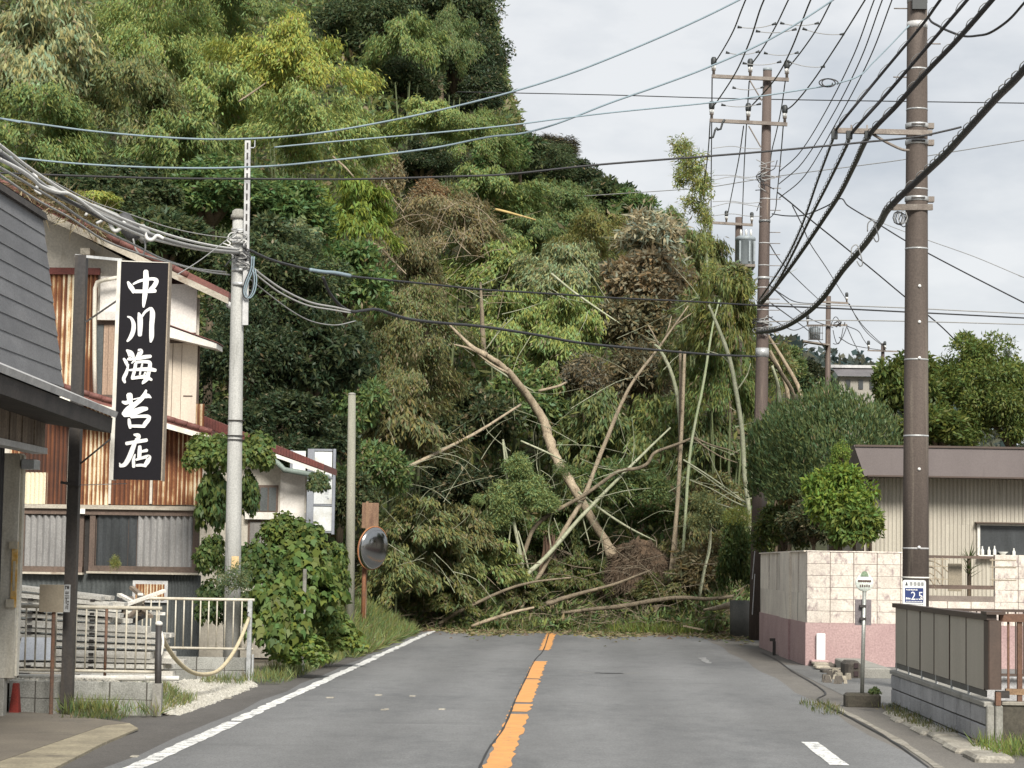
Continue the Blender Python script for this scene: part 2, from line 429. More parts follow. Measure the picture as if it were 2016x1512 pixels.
struct('side_street', MB().add([(3.7, 29.2, -0.001), (24, 29.2, -0.001), (24, 41, -0.001), (3.7, 41, -0.001)], [(0, 1, 2, 3)]), asphalt('side_street_asphalt', (0.15, 0.15, 0.145), (0.12, 0.12, 0.115)))

# painted lines
def line_strip(name, x, w, y0, y1, mat, z=0.004, rag=0.012, taper=0.0):
    mb = MB(); n = max(2, int((y1 - y0) / 0.25)); r = random.Random(int(y0 * 100 + x * 10))
    for i in range(n + 1):
        y = y0 + (y1 - y0) * i / n
        a = x - w / 2 + r.uniform(-rag, rag); b = x + w / 2 + r.uniform(-rag, rag)
        mb.v += [Vector((a, y + r.uniform(-.03, .03), z)), Vector((b, y + r.uniform(-.03, .03), z))]
        if i: o = len(mb.v) - 4; mb.f.append((o, o + 1, o + 3, o + 2))
    return struct(name, mb, mat)
line_strip('white_edge_line', -3.69, 0.17, 4, 24.2, WHITEL)
line_strip('white_edge_line', -3.70, 0.15, 24.35, 41, WHITEL, rag=0.02)
line_strip('white_edge_line', -3.72, 0.15, 41.2, 58.5, WHITEL, rag=0.035)
def cy(y): return G(1060, y).y
for a, b in ((1640, 1407), (1402, 1387), (1383.5, 1338), (1336.5, 1302), (1280, 1246)):
    line_strip('orange_centre_line', -0.69, 0.225, cy(a) + .0, cy(b), ORANGEL, rag=0.025)
line_strip('white_lane_dash', 2.35, 0.17, 20.3, 22.9, WHITEL, rag=0.006)
line_strip('white_lane_dash', 2.38, 0.13, 41.0, 43.6, FAINTL, rag=0.02)
def ribbon(name, pts, w, mat, z=0.006):
    mb = MB(); pts = catmull(pts, 6)
    for i, p in enumerate(pts):
        d = (pts[min(i + 1, len(pts) - 1)] - pts[max(i - 1, 0)]); nrm = Vector((-d.y, d.x, 0)).normalized()
        ww = w * (0.6 + 0.6 * random.random())
        mb.v += [Vector((*(p - nrm * ww / 2).xy, z)), Vector((*(p + nrm * ww / 2).xy, z))]
        if i: o = len(mb.v) - 4; mb.f.append((o, o + 1, o + 3, o + 2))
    return struct(name, mb, mat)
ribbon('road_crack', [G(x, y) for x, y in ((938, 1525), (962, 1475), (988, 1440), (1003, 1408), (1016, 1375), (1034, 1338), (1053, 1300), (1070, 1280), (1080, 1250))], 0.026, DARKLINE)
ribbon('road_joint', [G(x, y) for x, y in ((1140, 1323), (1170, 1325), (1225, 1326), (1262, 1325))], 0.03, KERB, 0.003)
ribbon('road_joint', [G(x, y) for x, y in ((1172, 1325), (1200, 1326), (1226, 1326))], 0.16, DARKLINE, 0.0055)
ribbon('gutter_joint', [G(x, y) for x, y in ((1829, 1512), (1760, 1462), (1690, 1422), (1633, 1392), (1610, 1377), (1625, 1365), (1600, 1345), (1560, 1322), (1530, 1300), (1500, 1285))], 0.03, DARKLINE)
ribbon('gutter_edge', [G(x, y) for x, y in ((1850, 1512), (1775, 1462), (1700, 1420), (1640, 1390))], 0.10, KERB, 0.002)
for x, y in ((755, 1398), (812, 1371), (761, 1397), (870, 1397), (650, 1374), (745, 1369), (450, 1375), (265, 1490)):
    p = G(x, y); s = 0.03 + 0.02 * random.random()
    struct('road_fleck', MB().bbox(p.x - s, p.x + s, p.y - s * 1.5, p.y + s * 1.5, 0.0, 0.012, 0.006), KERB)

# concrete apron at the lower left, a low slab with a paler broken edge
def slab(name, pts, z0, z1, mat):
    return struct(name, MB().prism([(p.x, p.y, z0) for p in pts][::-1], (0, 0, z1 - z0)), mat)
outer = [G(x, y) for x, y in ((-60, 1600), (20, 1560), (115, 1512), (200, 1468), (272, 1437))]
inner = [G(x, y) for x, y in ((255, 1427), (205, 1432), (110, 1465), (0, 1503), (-80, 1550))]
slab('apron_edge', outer + inner, -0.02, 0.018, APRONL)
slab('concrete_apron', inner[::-1] + [G(200, 1420), G(150, 1412), G(60, 1406), G(0, 1404), G(-250, 1404), G(-400, 1500), G(-300, 1600)], -0.02, 0.022, APRON)
ribbon('apron_joint', [G(x, y) for x, y in ((100, 1512), (185, 1470), (270, 1438))], 0.035, DARKLINE, 0.001)

def smooth(a, b, x):
    t = np.clip((np.asarray(x, float) - a) / (b - a), 0, 1); return t * t * (3 - 2 * t)
# gravel yard of the corrugated house
def yard_z(X, Y):
    return 0.33 * (1 - smooth(25, 31.5, Y)) * smooth(-4.55, -5.3, X) * smooth(24.9, 25.05, Y) + 0.012 - .07 * smooth(-4.62, -4.3, X)
mb = MB(); xs = np.linspace(-10, -4.2, 24); yy = np.concatenate([[25.05], np.linspace(25.1, 36, 26)])
for Y in yy:
    for X in xs: mb.v.append(Vector((X, Y, float(yard_z(X, Y)) + 0.012 * math.sin(X * 9 + Y * 7) - 0.012)))
nx = len(xs)
for j in range(len(yy) - 1):
    for i in range(nx - 1): a = j * nx + i; mb.f.append((a, a + 1, a + nx + 1, a + nx))
struct('yard', mb, YARDC, True)

# hillside
CAPX = [-60, -12, -6, -3.5, -2, 0, 1.5, 4, 6, 8, 10, 12, 18, 60]
CAPZ = [60, 45, 34, 21.5, 17.5, 15.8, 14.6, 12.3, 10.5, 7, 3, 1, -2, -3]
def terrain(X, Y):
    X = np.asarray(X, float); Y = np.asarray(Y, float)
    y0 = 47 + 15 * smooth(-8.5, -5.2, X)
    s = 0.5 * (Y - y0)
    cap = np.interp(X * 98 / np.maximum(Y, 98), CAPX, CAPZ) * np.maximum(Y, 98) / 98
    z = np.minimum(s, cap) + 0.35 * np.sin(X * .7 + 1) * np.cos(Y * .55) * smooth(0, 2, s)
    return np.where(s < 0, s * 0.5 - 0.05, z) - 0.05
gx = np.arange(-75, 40, 1.5); gy = np.concatenate([np.arange(45, 110, 1.5), np.arange(110, 230, 5)])
mb = MB()
for Y in gy:
    zz = terrain(gx, Y)
    for X, z in zip(gx, zz): mb.v.append(Vector((X, Y, float(z))))
nx = len(gx)
for j in range(len(gy) - 1):
    for i in range(nx - 1): a = j * nx + i; mb.f.append((a, a + 1, a + nx + 1, a + nx))
struct('hillside', mb, HILLSOIL, True)

# soil of the landslide across the road
def slide_z(X, Y):
    X = np.asarray(X, float); Y = np.asarray(Y, float)
    front = 58.6 + 0.5 * np.sin(X * 1.1 + 0.5) + 0.25 * np.sin(X * 3.1)
    h = 1.05 * smooth(0, 3.2, Y - front) + 0.55 * smooth(1.5, 5, Y - front) * (0.6 + 0.4 * np.sin(X * 0.8 + 2))
    h = h + 0.10 * np.sin(X * 2.3 + Y * 1.7) * smooth(0, 1, Y - front)
    edge = smooth(-6.6, -4.8, X) * (1 - smooth(4.4, 5.3, X))
    return h * edge - 0.06 * (Y < front)
mb = MB(); gx2 = np.arange(-7.2, 6, 0.25); gy2 = np.arange(57.5, 68, 0.25)
for Y in gy2:
    for X, z in zip(gx2, slide_z(gx2, Y)): mb.v.append(Vector((X, Y, float(z))))
nx = len(gx2)
for j in range(len(gy2) - 1):
    for i in range(nx - 1): a = j * nx + i; mb.f.append((a, a + 1, a + nx + 1, a + nx))
struct('landslide_soil', mb, SOIL, True)

# far wooded ridge on the right
def far_z(X, Y):
    X = np.asarray(X, float)
    return np.interp(X, [0, 15, 22, 26, 30, 34, 36.2, 38.7, 43, 60, 90], [30, 30.5, 29.6, 28.6, 27.2, 26.8, 25.6, 24.3, 23, 12, 3]) * smooth(215, 275, Y)
mb = MB(); gx3 = np.arange(0, 90, 4); gy3 = np.arange(212, 320, 6)
for Y in gy3:
    for X, z in zip(gx3, far_z(gx3, Y)): mb.v.append(Vector((X, Y, float(z) - 0.1)))
nx = len(gx3)
for j in range(len(gy3) - 1):
    for i in range(nx - 1): a = j * nx + i; mb.f.append((a, a + 1, a + nx + 1, a + nx))
struct('far_ridge', mb, HILLSOIL, True)
# ------------------------------------------------------------------ left: slate-hung shop at the frame's edge
SLATE = surf('slate_shingle', (0.165, 0.168, 0.175), (0.12, 0.123, 0.13), 2.0, 0.75, 50, 0.25, 0.25, (1, 0.5, 1), c3=(0.15, 0.15, 0.15), scale3=0.8)
DARKWOOD = surf('dark_wood', (0.045, 0.038, 0.034), (0.022, 0.02, 0.018), 3, 0.8, 40, 0.3, 0.3)
BOARDW = surf('weathered_board', (0.23, 0.185, 0.14), (0.115, 0.09, 0.068), 3, 0.85, 40, 0.3, 0.3, (4, 4, 0.5))
FLASH = surf('pale_flashing', (0.52, 0.52, 0.51), (0.36, 0.36, 0.36), 4, 0.5, 40, 0.15, 0.1)
BLACKSH = surf('black_sheet', (0.03, 0.027, 0.03), (0.02, 0.02, 0.022), 3, 0.6, 40, 0.2, 0.15)
COLW = surf('cream_column', (0.80, 0.77, 0.68), (0.50, 0.46, 0.37), 2, 0.8, 45, 0.15, 0.15, (2, 2, .4), c3=(0.30, 0.25, 0.17), scale3=1.5, lo3=0.62, hi3=0.75)
YF = 24.3
shop = thing('shop_building', 'slate hung shop with a dark eave and cream corner column at the left edge', 'building', (-6.3, YF, 0))
ncr = 10; zb, zt = 3.60, 5.46; xb, xt = -5.69, -5.98
for i in range(ncr):
    a = i / ncr; b = (i + 1) / ncr
    p0 = Vector((xb + (xt - xb) * a + 0.008, 0, zb + (zt - zb) * a)); p1 = Vector((xb + (xt - xb) * b - 0.002, 0, zb + (zt - zb) * b))
    m = MB().prism([(p0.x, 14, p0.z), (p0.x - .02, 14, p0.z), (p1.x - .03, 14, p1.z), (p1.x, 14, p1.z)][::-1], (0, YF - 14, 0))
    obj('shingle_course', m, SLATE, shop)
m = MB().box(-9, -6.0, 14, YF - 0.01, 3.3, 5.44).add([(-6.0, YF - .02, 3.4), (-5.7, YF - .02, 3.5), (-5.99, YF - .02, 5.44), (-6.0, YF - .02, 5.44)], [(0, 1, 2, 3)])
obj('upper_wall', m, BLACKSH, shop)
m = MB().prism([(-6.05, 14, 5.45), (-5.93, 14, 5.45), (-5.95, 14, 5.53), (-6.07, 14, 5.55)][::-1], (0, YF - 14 + .03, 0))
obj('ridge_cap', m, DARKWOOD, shop)
m = MB().prism([(-6.3, 14, 5.50), (-9, 14, 6.0), (-9, 14, 6.1), (-5.98, 14, 5.56)], (0, YF - 14, 0))
obj('roof', m, SLATE, shop)
# lower canopy: slopes to the road, rises a little towards the viewer
def cz(y): return 3.27 + 0.016 * (YF - y)
m = MB(); y0 = 14
m.add([(-5.72, y0, cz(y0) + .26), (-5.10, y0, cz(y0)), (-5.10, YF, cz(YF)), (-5.72, YF, cz(YF) + .26),
       (-5.72, y0, cz(y0) + .33), (-5.08, y0, cz(y0) + .065), (-5.08, YF + .02, cz(YF) + .065), (-5.72, YF + .02, cz(YF) + .33)],
      [(0, 3, 2, 1), (4, 5, 6, 7), (0, 1, 5, 4), (1, 2, 6, 5), (2, 3, 7, 6), (3, 0, 4, 7)])
obj('canopy_flashing', m, FLASH, shop)
m = MB().add([(-6.3, y0, cz(y0) - .02), (-5.14, y0, cz(y0) - .17), (-5.14, YF - .03, cz(YF) - .17), (-6.3, YF - .03, cz(YF) - .02),
              (-6.3, y0, cz(y0) + .24), (-5.13, y0, cz(y0) - .003), (-5.13, YF - .03, cz(YF) - .003), (-6.3, YF - .03, cz(YF) + .24)],
             [(0, 3, 2, 1), (4, 5, 6, 7), (0, 1, 5, 4), (1, 2, 6, 5), (2, 3, 7, 6), (3, 0, 4, 7)])
obj('canopy_soffit', m, DARKWOOD, shop)
for k in range(34):
    y = YF - .35 - k * 0.26
    obj('lintel_board', MB().box(-5.95, -5.85 + .012 * (k % 2), y, y + .25, 2.93, cz(y) - .05), BOARDW, shop)
obj('lintel_trim', MB().box(-6.0, -5.83, 14, YF - .05, 2.86, 2.925), FLASH, shop)
m = MB()
for k in range(110):
    y = 15.0 + k * 0.083
    m.prism([(-6.29, y, .5), (-6.26, y + .02, .5), (-6.26, y + .045, .5), (-6.29, y + .065, .5)], (0, 0, 2.45))
obj('ribbed_wall', m, BLACKSH, shop)
obj('wall', MB().box(-9, -6.29, 14, YF - .1, 0, 3.3), BLACKSH, shop)
obj('corner_column', MB().box(-6.275, -6.10, YF - .16, YF + .02, 0.43, 2.86).box(-6.098, -6.075, YF - .1, YF + .0, .45, 2.84), COLW, shop)
obj('base_block', MB().bbox(-6.29, -6.19, YF - .18, YF - .02, 0, 0.425, .008), CONC, shop)
x0, x1, z0, z1 = R(40, 905, 73, 924, YF - .1)
obj('lamp_box', MB().bbox(x0 + .03, x1, YF - .2, YF + .05, z0, z1, .01), GALV, shop)
SIGNW = surf('stained_plate', (0.60, 0.56, 0.46), (0.52, 0.46, 0.34), 6, 0.6, 40, 0.15, 0.1)
ORST = surf('orange_stain', (0.62, 0.33, 0.05), (0.70, 0.55, 0.30), 9, 0.6, 40, 0.2, 0.1)
x0, x1, z0, z1 = R(17, 1066, 34, 1196, YF - .17)
pl = obj('name_plate', MB().box(x0 + .03, x1, YF - .185, YF - .165, z0, z1), ORST, shop)
obj('plate_bracket', MB().box(x0, x1, YF - .20, YF - .186, z1 - .08, z1), SIGNW, pl)
obj('plate_bracket', MB().box(x0 - .015, x1 - .02, YF - .20, YF - .186, z0, z0 + .09), SIGNW, pl)
obj('plate_patch', MB().box(x0 + .05, x0 + .075, YF - .19, YF - .184, z0 + .18, z0 + .5), SIGNW, pl)
obj('wall_corner_lip', MB().box(-6.33, -6.28, YF - .19, YF - .17, .45, 2.86), BLACKSH, shop)

# ------------------------------------------------------------------ dark pole and the hanging shop sign
STEELD = surf('dark_steel', (0.032, 0.030, 0.030), (0.05, 0.042, 0.035), 3, 0.6, 40, 0.25, 0.15, (3, 3, .4), c3=(0.11, 0.06, 0.035), scale3=2.0, lo3=0.64, hi3=0.76)
SIGNB = plain('sign_black', (0.009, 0.008, 0.011), 0.6, spec=.2)
SIGNE = surf('sign_edge_white', (0.72, 0.70, 0.64), (0.60, 0.57, 0.50), 5, 0.6, 40, 0.1, 0.1)
LETTER = plain('letter_white', (0.80, 0.80, 0.78), 0.5)
Ys = 24.85
pa, pb = P(131, 1410, Ys), P(161, 503, Ys)
pole = thing('sign_pole', 'square dark steel pole that carries the black vertical shop sign', 'pole', (pa.x, Ys, 0))
obj('shaft', MB().beam((pa.x, Ys, 0), pb, 0.125, 0.125, (0, 1, 0)), STEELD, pole)
a, b = P(148, 503, Ys - .03), P(240, 512, Ys - .03)
obj('sign_arm', MB().beam(a, b, .03, .03), GALV, pole)
a, b = P(160, 640, Ys), P(236, 588, Ys)
obj('sign_arm', MB().beam(a, b, .018, .018), STEELD, pole)
a, b = P(152, 918, Ys), P(225, 858, Ys)
obj('sign_arm', MB().beam(a, b, .018, .018), STEELD, pole)
a, b = P(122, 950, Ys - .06), P(157, 955, Ys - .06)
obj('clamp', MB().beam(a, b, .15, .03), STEELD, pole)
a, b = P(157, 955, Ys - .02), P(250, 952, Ys - .02)
obj('sign_arm', MB().beam(a, b, .008, .008), GALV, pole)

Yg = 24.72
c = [P(239, 515, Yg), P(332, 518, Yg), P(317, 945, Yg), P(223, 943, Yg)]
sgn = thing('shop_sign', 'tall black hanging sign board with five white brush written characters', 'sign', c[3])
T = Vector((0.0, 0.16, 0))
obj('panel', MB().prism(c, T), SIGNB, sgn)
w = Vector((0.042, 0, 0))
m = MB().prism([c[0] - w + Vector((0, -.012, .01)), c[0] + Vector((0, -.012, .01)), c[3] + Vector((0, -.012, -.01)), c[3] - w + Vector((0, -.012, -.01))], T + Vector((0, .02, 0)))
obj('edge_trim', m, SIGNE, sgn)
m = MB().prism([c[1] + Vector((0, -.01, .01)), c[1] + Vector((.014, -.01, .01)), c[2] + Vector((.014, -.01, -.01)), c[2] + Vector((0, -.01, -.01))], T)
obj('edge_trim', m, surf('trim_brown', (0.30, 0.25, 0.19), None, 5), sgn)
m = MB().prism([c[0] + Vector((-.0, -.01, .012)), c[1] + Vector((0, -.01, .006)), c[1] + Vector((0, -.01, 0)), c[0] + Vector((0, -.01, 0))], T)
obj('edge_trim', m, SIGNE, sgn)
def brush(strokes):
    m = MB()
    for si, s in enumerate(strokes):
        pts = catmull([(p[0], p[1], p[2]) for p in s], 8)
        n = len(pts); base = len(m.v); yoff = 0.006 + 0.0012 * si
        L = []; Rr = []
        for i, p in enumerate(pts):
            d = Vector((pts[min(i + 1, n - 1)].x - pts[max(i - 1, 0)].x, pts[min(i + 1, n - 1)].y - pts[max(i - 1, 0)].y))
            d.normalize(); nr = Vector((-d.y, d.x)); h = p.z / 2
            q = Vector((p.x, p.y))
            if i == 0:
                L.append(q - d * h * .55 + nr * h * .5); Rr.append(q - d * h * .55 - nr * h * .5)
            L.append(q + nr * h); Rr.append(q - nr * h)
            if i == n - 1:
                L.append(q + d * h * .55 + nr * h * .5); Rr.append(q + d * h * .55 - nr * h * .5)
        k = len(L)
        for pt in L + Rr:
            for back in (0, 1):
                v = P(215 + pt.x * .15205, 505 + pt.y * .15212, Yg); v.y = Yg + (0.002 if back else -yoff)
                m.v.append(v)
        def vi(side, i, back): return base + (side * k + i) * 2 + back
        for i in range(k - 1):
            m.f.append((vi(0, i, 0), vi(0, i + 1, 0), vi(1, i + 1, 0), vi(1, i, 0)))
            for sd in (0, 1): m.f.append((vi(sd, i, 0), vi(sd, i, 1), vi(sd, i + 1, 1), vi(sd, i + 1, 0)))
        for i in (0, k - 1): m.f.append((vi(0, i, 0), vi(0, i, 1), vi(1, i, 1), vi(1, i, 0)))
    return m
Z2 = 1479
def z2(s): return [[(x, y + Z2, w) for x, y, w in st] for st in s]
KANJI = [
 [[(475, 190, 62), (478, 300, 72), (466, 470, 66), (450, 600, 44), (445, 655, 24)], [(243, 330, 28), (275, 385, 58), (305, 430, 56), (315, 468, 34)],
  [(312, 358, 22), (370, 328, 32), (440, 306, 36), (560, 290, 40), (612, 315, 56), (585, 380, 58), (535, 430, 50)], [(338, 452, 46), (470, 452, 46), (600, 446, 48)]],
 [[(240, 778, 20), (285, 800, 34), (316, 870, 52), (312, 960, 58), (280, 1040, 52), (235, 1098, 26)], [(382, 730, 24), (400, 790, 66), (402, 900, 66), (398, 1020, 52)],
  [(425, 780, 26), (470, 715, 34), (535, 670, 36)], [(545, 668, 40), (562, 740, 66), (552, 900, 62), (550, 1040, 60), (538, 1108, 26)]],
 [[(228, 1212, 26), (275, 1255, 78), (292, 1310, 70), (240, 1332, 26)], [(190, 1322, 28), (220, 1370, 44), (238, 1425, 22)],
  [(205, 1632, 30), (190, 1580, 46), (225, 1500, 44), (252, 1395, 14)], [(382, 1208, 30), (408, 1232, 66), (365, 1305, 46), (292, 1382, 16)],
  [(365, 1335, 26), (440, 1305, 50), (540, 1292, 42)], [(345, 1372, 30), (440, 1362, 40), (525, 1375, 48), (522, 1460, 50), (498, 1560, 52)],
  [(345, 1385, 42), (330, 1480, 42), (300, 1578, 38)], [(295, 1580, 34), (400, 1562, 44), (480, 1560, 50), (552, 1598, 32)],
  [(495, 1580, 58), (450, 1625, 44), (432, 1650, 16)], [(262, 1472, 24), (400, 1462, 44), (530, 1462, 52), (602, 1474, 44)], [(432, 1390, 22), (412, 1470, 24), (400, 1530, 20)], [(470, 1500, 22), (455, 1540, 22)]],
 z2([[(262, 308, 78), (268, 360, 74), (282, 432, 48)], [(172, 402, 30), (215, 415, 50), (265, 395, 46)], [(480, 252, 26), (452, 320, 54), (405, 378, 56), (340, 430, 62), (250, 500, 80), (190, 565, 66)],
  [(432, 342, 36), (495, 325, 58), (545, 350, 14)], [(310, 370, 14), (400, 352, 18)], [(195, 578, 44), (300, 548, 86), (420, 502, 72), (492, 490, 44)], [(258, 625, 32), (265, 685, 44), (275, 742, 34)],
  [(285, 602, 28), (400, 590, 38), (505, 592, 46), (512, 630, 52), (470, 685, 56), (448, 722, 44)], [(295, 716, 38), (400, 718, 40), (462, 722, 34)]]),
 z2([[(322, 826, 24), (372, 838, 58), (380, 868, 50), (348, 895, 40)], [(222, 942, 46), (350, 920, 46), (488, 897, 46)], [(345, 905, 44), (305, 1010, 62), (262, 1120, 66), (205, 1210, 56), (140, 1235, 36)], [(150, 1238, 30), (136, 1195, 14)],
  [(398, 978, 42), (396, 1050, 54), (390, 1125, 48)], [(420, 1046, 30), (492, 1030, 42)], [(338, 1082, 18), (318, 1150, 38), (320, 1245, 42)], [(350, 1152, 30), (450, 1122, 40), (518, 1112, 48), (502, 1170, 60), (465, 1225, 46)], [(355, 1226, 34), (420, 1222, 38), (478, 1232, 36)]]),
]
for k in KANJI: obj('character', brush(k), LETTER, sgn)

# small notice board on a thin post
BOARDO = surf('olive_board', (0.27, 0.235, 0.175), (0.225, 0.19, 0.14), 3, 0.7, 40, 0.12, 0.1)
RUSTP = surf('rusty_brown_steel', (0.10, 0.065, 0.05), (0.16, 0.08, 0.045), 5, 0.8, 40, 0.3, 0.2)
Yn = 24.55
a, b = P(100, 1411, Yn), P(107, 1165, Yn)
nb = thing('notice_board', 'small blank olive notice board on a thin rusty post beside the dark pole', 'notice board', (a.x, Yn, 0))
obj('post', MB().cyl((a.x, Yn, 0), b, .022, 10), RUSTP, nb)
x0, x1, z0, z1 = R(78, 1151, 126, 1205, Yn - .03)
obj('board', MB().bbox(x0, x1, Yn - .05, Yn - .025, z0, z1, .004), BOARDO, nb)
x0, x1, z0, z1 = R(126.5, 1151, 138, 1205, Yn - .03)
sp = obj('side_strip', MB().box(x0, x1, Yn - .045, Yn - .02, z0, z1), GALV, nb)
m = MB(); hh = z1 - z0; ww = x1 - x0
for fx, fy, fw, fh in ((.15, .93, .7, .03), (.15, .83, .12, .1), (.45, .85, .4, .07), (.2, .72, .65, .025), (.2, .66, .6, .03), (.15, .58, .75, .025), (.15, .5, .75, .03), (.35, .3, .14, .2), (.6, .36, .25, .05), (.6, .26, .25, .05), (.35, .12, .15, .12), (.65, .1, .14, .14)):
    m.box(x0 + fx * ww, x0 + (fx + fw) * ww, Yn - .05, Yn - .0455, z0 + fy * hh, z0 + (fy + fh) * hh)
obj('lettering', m, STEELD, sp, kind='stuff')

# ------------------------------------------------------------------ front block wall, its railing, rope, second railing
RAILM = surf('cream_rail_paint', (0.52, 0.49, 0.41), (0.40, 0.36, 0.28), 5, 0.6, 40, 0.2, 0.15, c3=(0.24, 0.15, 0.08), scale3=5, lo3=0.62, hi3=0.72)
def block_wall(label, X0, X1, Y, z0, z1, rows, bl, shift, name='block_wall', th=.12):
    t = thing(name, label, 'wall', ((X0 + X1) / 2, Y, 0))
    obj('mortar_core', MB().box(X0 + .006, X1 - .006, Y + .006, Y + th - .006, z0 - .1, z1 - .006), MORTAR, t)
    h = (z1 - z0) / rows
    for r in range(rows):
        x = X0 - (shift if r % 2 == 0 else shift)
        while x < X1 - .01:
            a, b = max(x, X0), min(x + bl, X1)
            if b - a > .03:
                obj('concrete_block', MB().bbox(a + .005, b - .005, Y + random.uniform(0, .004), Y + th, z0 + r * h + .005, z0 + (r + 1) * h - .004, .006), BLOCK, t)
            x += bl
    return t
YW = 25.0
XL, XR = -6.36, P(310, 1380, YW).x
block_wall('low grey block wall under the front railing beside the dark pole', XL, XR, YW, -0.03, 0.36, 2, 0.418, 0.12)
def railing(label, X0, X1, Y, zb, zt, n, name='railing', mat=None, rr=.022, pr=.0105, posts=(), rusty=()):
    mat = mat or RAILM
    t = thing(name, label, 'railing', ((X0 + X1) / 2, Y, 0))
    obj('top_rail', MB().tube([(X0, Y, zt), (X1, Y, zt)], rr, 10), mat, t)
    obj('bottom_rail', MB().tube([(X0, Y, zb), (X1, Y, zb)], rr * .85, 10), mat, t)
    pm = MB().cyl((0, 0, 0), (0, 0, zt - zb), pr, 8).mesh('picket', mat, True)
    pm2 = MB().cyl((0, 0, -.05), (0, 0, zt - zb), pr * 1.6, 8).mesh('picket_rusty', RUSTP, True)
    for i in range(n):
        x = X0 + (X1 - X0) * (i + .5) / n
        inst('picket', pm2 if i in rusty else pm, t, (x, Y, zb))
    for i, x in enumerate(posts):
        obj('post', MB().box(x - .022, x + .022, Y - .022, Y + .022, -.02, zt + .01), GALV, t)
    return t
railing('cream picket railing on the low block wall nearest the viewer', XL + .1, P(317, 1202, YW).x, YW + .06, 0.475, 1.185, 14, rusty=(8,))
a = P(310, 1410, YW - .1); b = P(313, 1226, YW - .1)
gp = thing('gate_post', 'dark gate post with a white cap at the near end of the white rope', 'post', (a.x, YW - .1, 0))
obj('shaft', MB().tube([(a.x, YW - .1, 0), (b.x, YW - .1, b.z)], .038, 12), STEELD, gp, True)
obj('cap', MB().lathe((b.x, YW - .1, b.z), [(.043, -.03), (.043, .0), (.02, .018), (.0, .02)], 12), WHITEP, gp, True)
obj('lower_sleeve', MB().box(a.x - .055, a.x + .045, YW - .145, YW - .06, 0, .36), CONC, gp)
Y2 = 32.0
X0b, X1b = -6.95, P(494, 1300, Y2).x
block_wall('low grey block wall under the rear railing below the grey concrete pole', X0b, X1b, Y2, -0.02, 0.35, 2, 0.40, 0.1)
railing('cream picket railing on the rear block wall in front of the grey concrete pole', P(272, 1182, Y2).x, P(500, 1187, Y2).x, Y2 + .05, 0.47, 1.17, 14)
a, b = P(489, 1342, Y2 - .05), P(491, 1190, Y2 - .05)
gp2 = thing('gate_post', 'thin grey gate post at the far end of the white rope beside the vines', 'post', (a.x, Y2 - .05, 0))
obj('shaft', MB().box(a.x - .03, a.x + .03, Y2 - .1, Y2 - .03, 0, 1.17).box(a.x + .045, a.x + .07, Y2 - .08, Y2 - .03, 0, .4), GALV, gp2)
obj('hook', MB().tube([(b.x, Y2 - .1, 1.0), (b.x - .02, Y2 - .14, .97), (b.x, Y2 - .12, .93)], .008, 6), STEELD, gp2)
pts = []
for i, (x, y) in enumerate(((318, 1252), (330, 1275), (350, 1302), (375, 1322), (402, 1328), (430, 1320), (455, 1292), (475, 1255), (490, 1217))):
    t = i / 8; iD = (1 - t) / (YW - .1) + t / (Y2 - .15)
    pts.append(P(x, y, 1 / iD))
single('rope', MB().tube(catmull(pts, 5), .026, 8), surf('cream_rope', (0.66, 0.57, 0.38), (0.55, 0.46, 0.29), 8, 0.85, 60, 0.25, 0.5),
       'thick cream rope sagging between the two gate posts', 'rope', smooth=True)
pts = [P(x, y, YW - .1) for x, y in ((316, 1240), (321, 1262), (318, 1285), (316, 1290))]
single('rope_end', MB().tube(catmull(pts, 4), .016, 6), WHITEP, 'loose end of rope hanging down the near gate post', 'rope', smooth=True)
# red tapered stake by the shop corner
x0, x1, z0, z1 = R(20, 1345, 38, 1400, 24.75)
m = MB().add([(x0, 24.7, 0), (x1 + .01, 24.7, 0), (x1 + .01, 24.82, 0), (x0, 24.82, 0), (x0 + .03, 24.73, z1), (x1 - .015, 24.73, z1), (x1 - .015, 24.8, z1), (x0 + .03, 24.8, z1)],
             [(3, 2, 1, 0), (4, 5, 6, 7), (0, 1, 5, 4), (1, 2, 6, 5), (2, 3, 7, 6), (3, 0, 4, 7)])
single('red_stake', m, surf('red_paint', (0.30, 0.035, 0.025), (0.22, 0.03, 0.02), 6), 'faded red tapered stake at the foot of the cream shop column', 'stake')

# timber stack
TIMB = surf('weathered_timber', (0.68, 0.66, 0.60), (0.50, 0.475, 0.42), 3, 0.85, 50, 0.22, 0.3, (0.4, 3, 6), c3=(0.30, 0.265, 0.21), scale3=2.2, stretch3=(.4, 3, 3), objvar=0.22)
st = thing('timber_stack', 'stack of weathered white planks behind the front railing', 'timber stack', (-6.3, 29, 0))
r = random.Random(3)
zs = .14
for lay in range(13):
    hgt = .052 if lay not in (3, 7) else .085
    xe = (-5.15, -5.2, -5.1, -5.3, -5.45, -5.25, -5.35, -5.6, -5.85, -5.9, -6.0, -5.95, -6.05)[lay]
    for row in range(2):
        xa = -7.7 + r.uniform(-.1, .1); xz = xe + r.uniform(-.15, .12); tilt = -.012 * lay + r.uniform(-.01, .01)
        y = 28.6 + row * .3 + r.uniform(-.03, .03)
        m = MB().beam((xa, y, zs + .15 + (.02 if lay > 8 else 0)), (xz, y, zs + .15 + tilt), .24, hgt)
        obj('plank', m, TIMB, st)
    zs += hgt + (.036 if lay % 2 else .028)
for x in (-7.2, -6.4, -5.7):
    obj('bearer', MB().box(x - .05, x + .05, 28.4, 29.2, .05, .24), BOARDW, st)
for x in (-7.0, -6.2):
    m = MB()
    for k in range(11): m.box(x - .03, x + .03, 28.45, 29.1, .33 + k * .085, .36 + k * .085)
    obj('spacer_sticks', m, DARKWOOD, st)
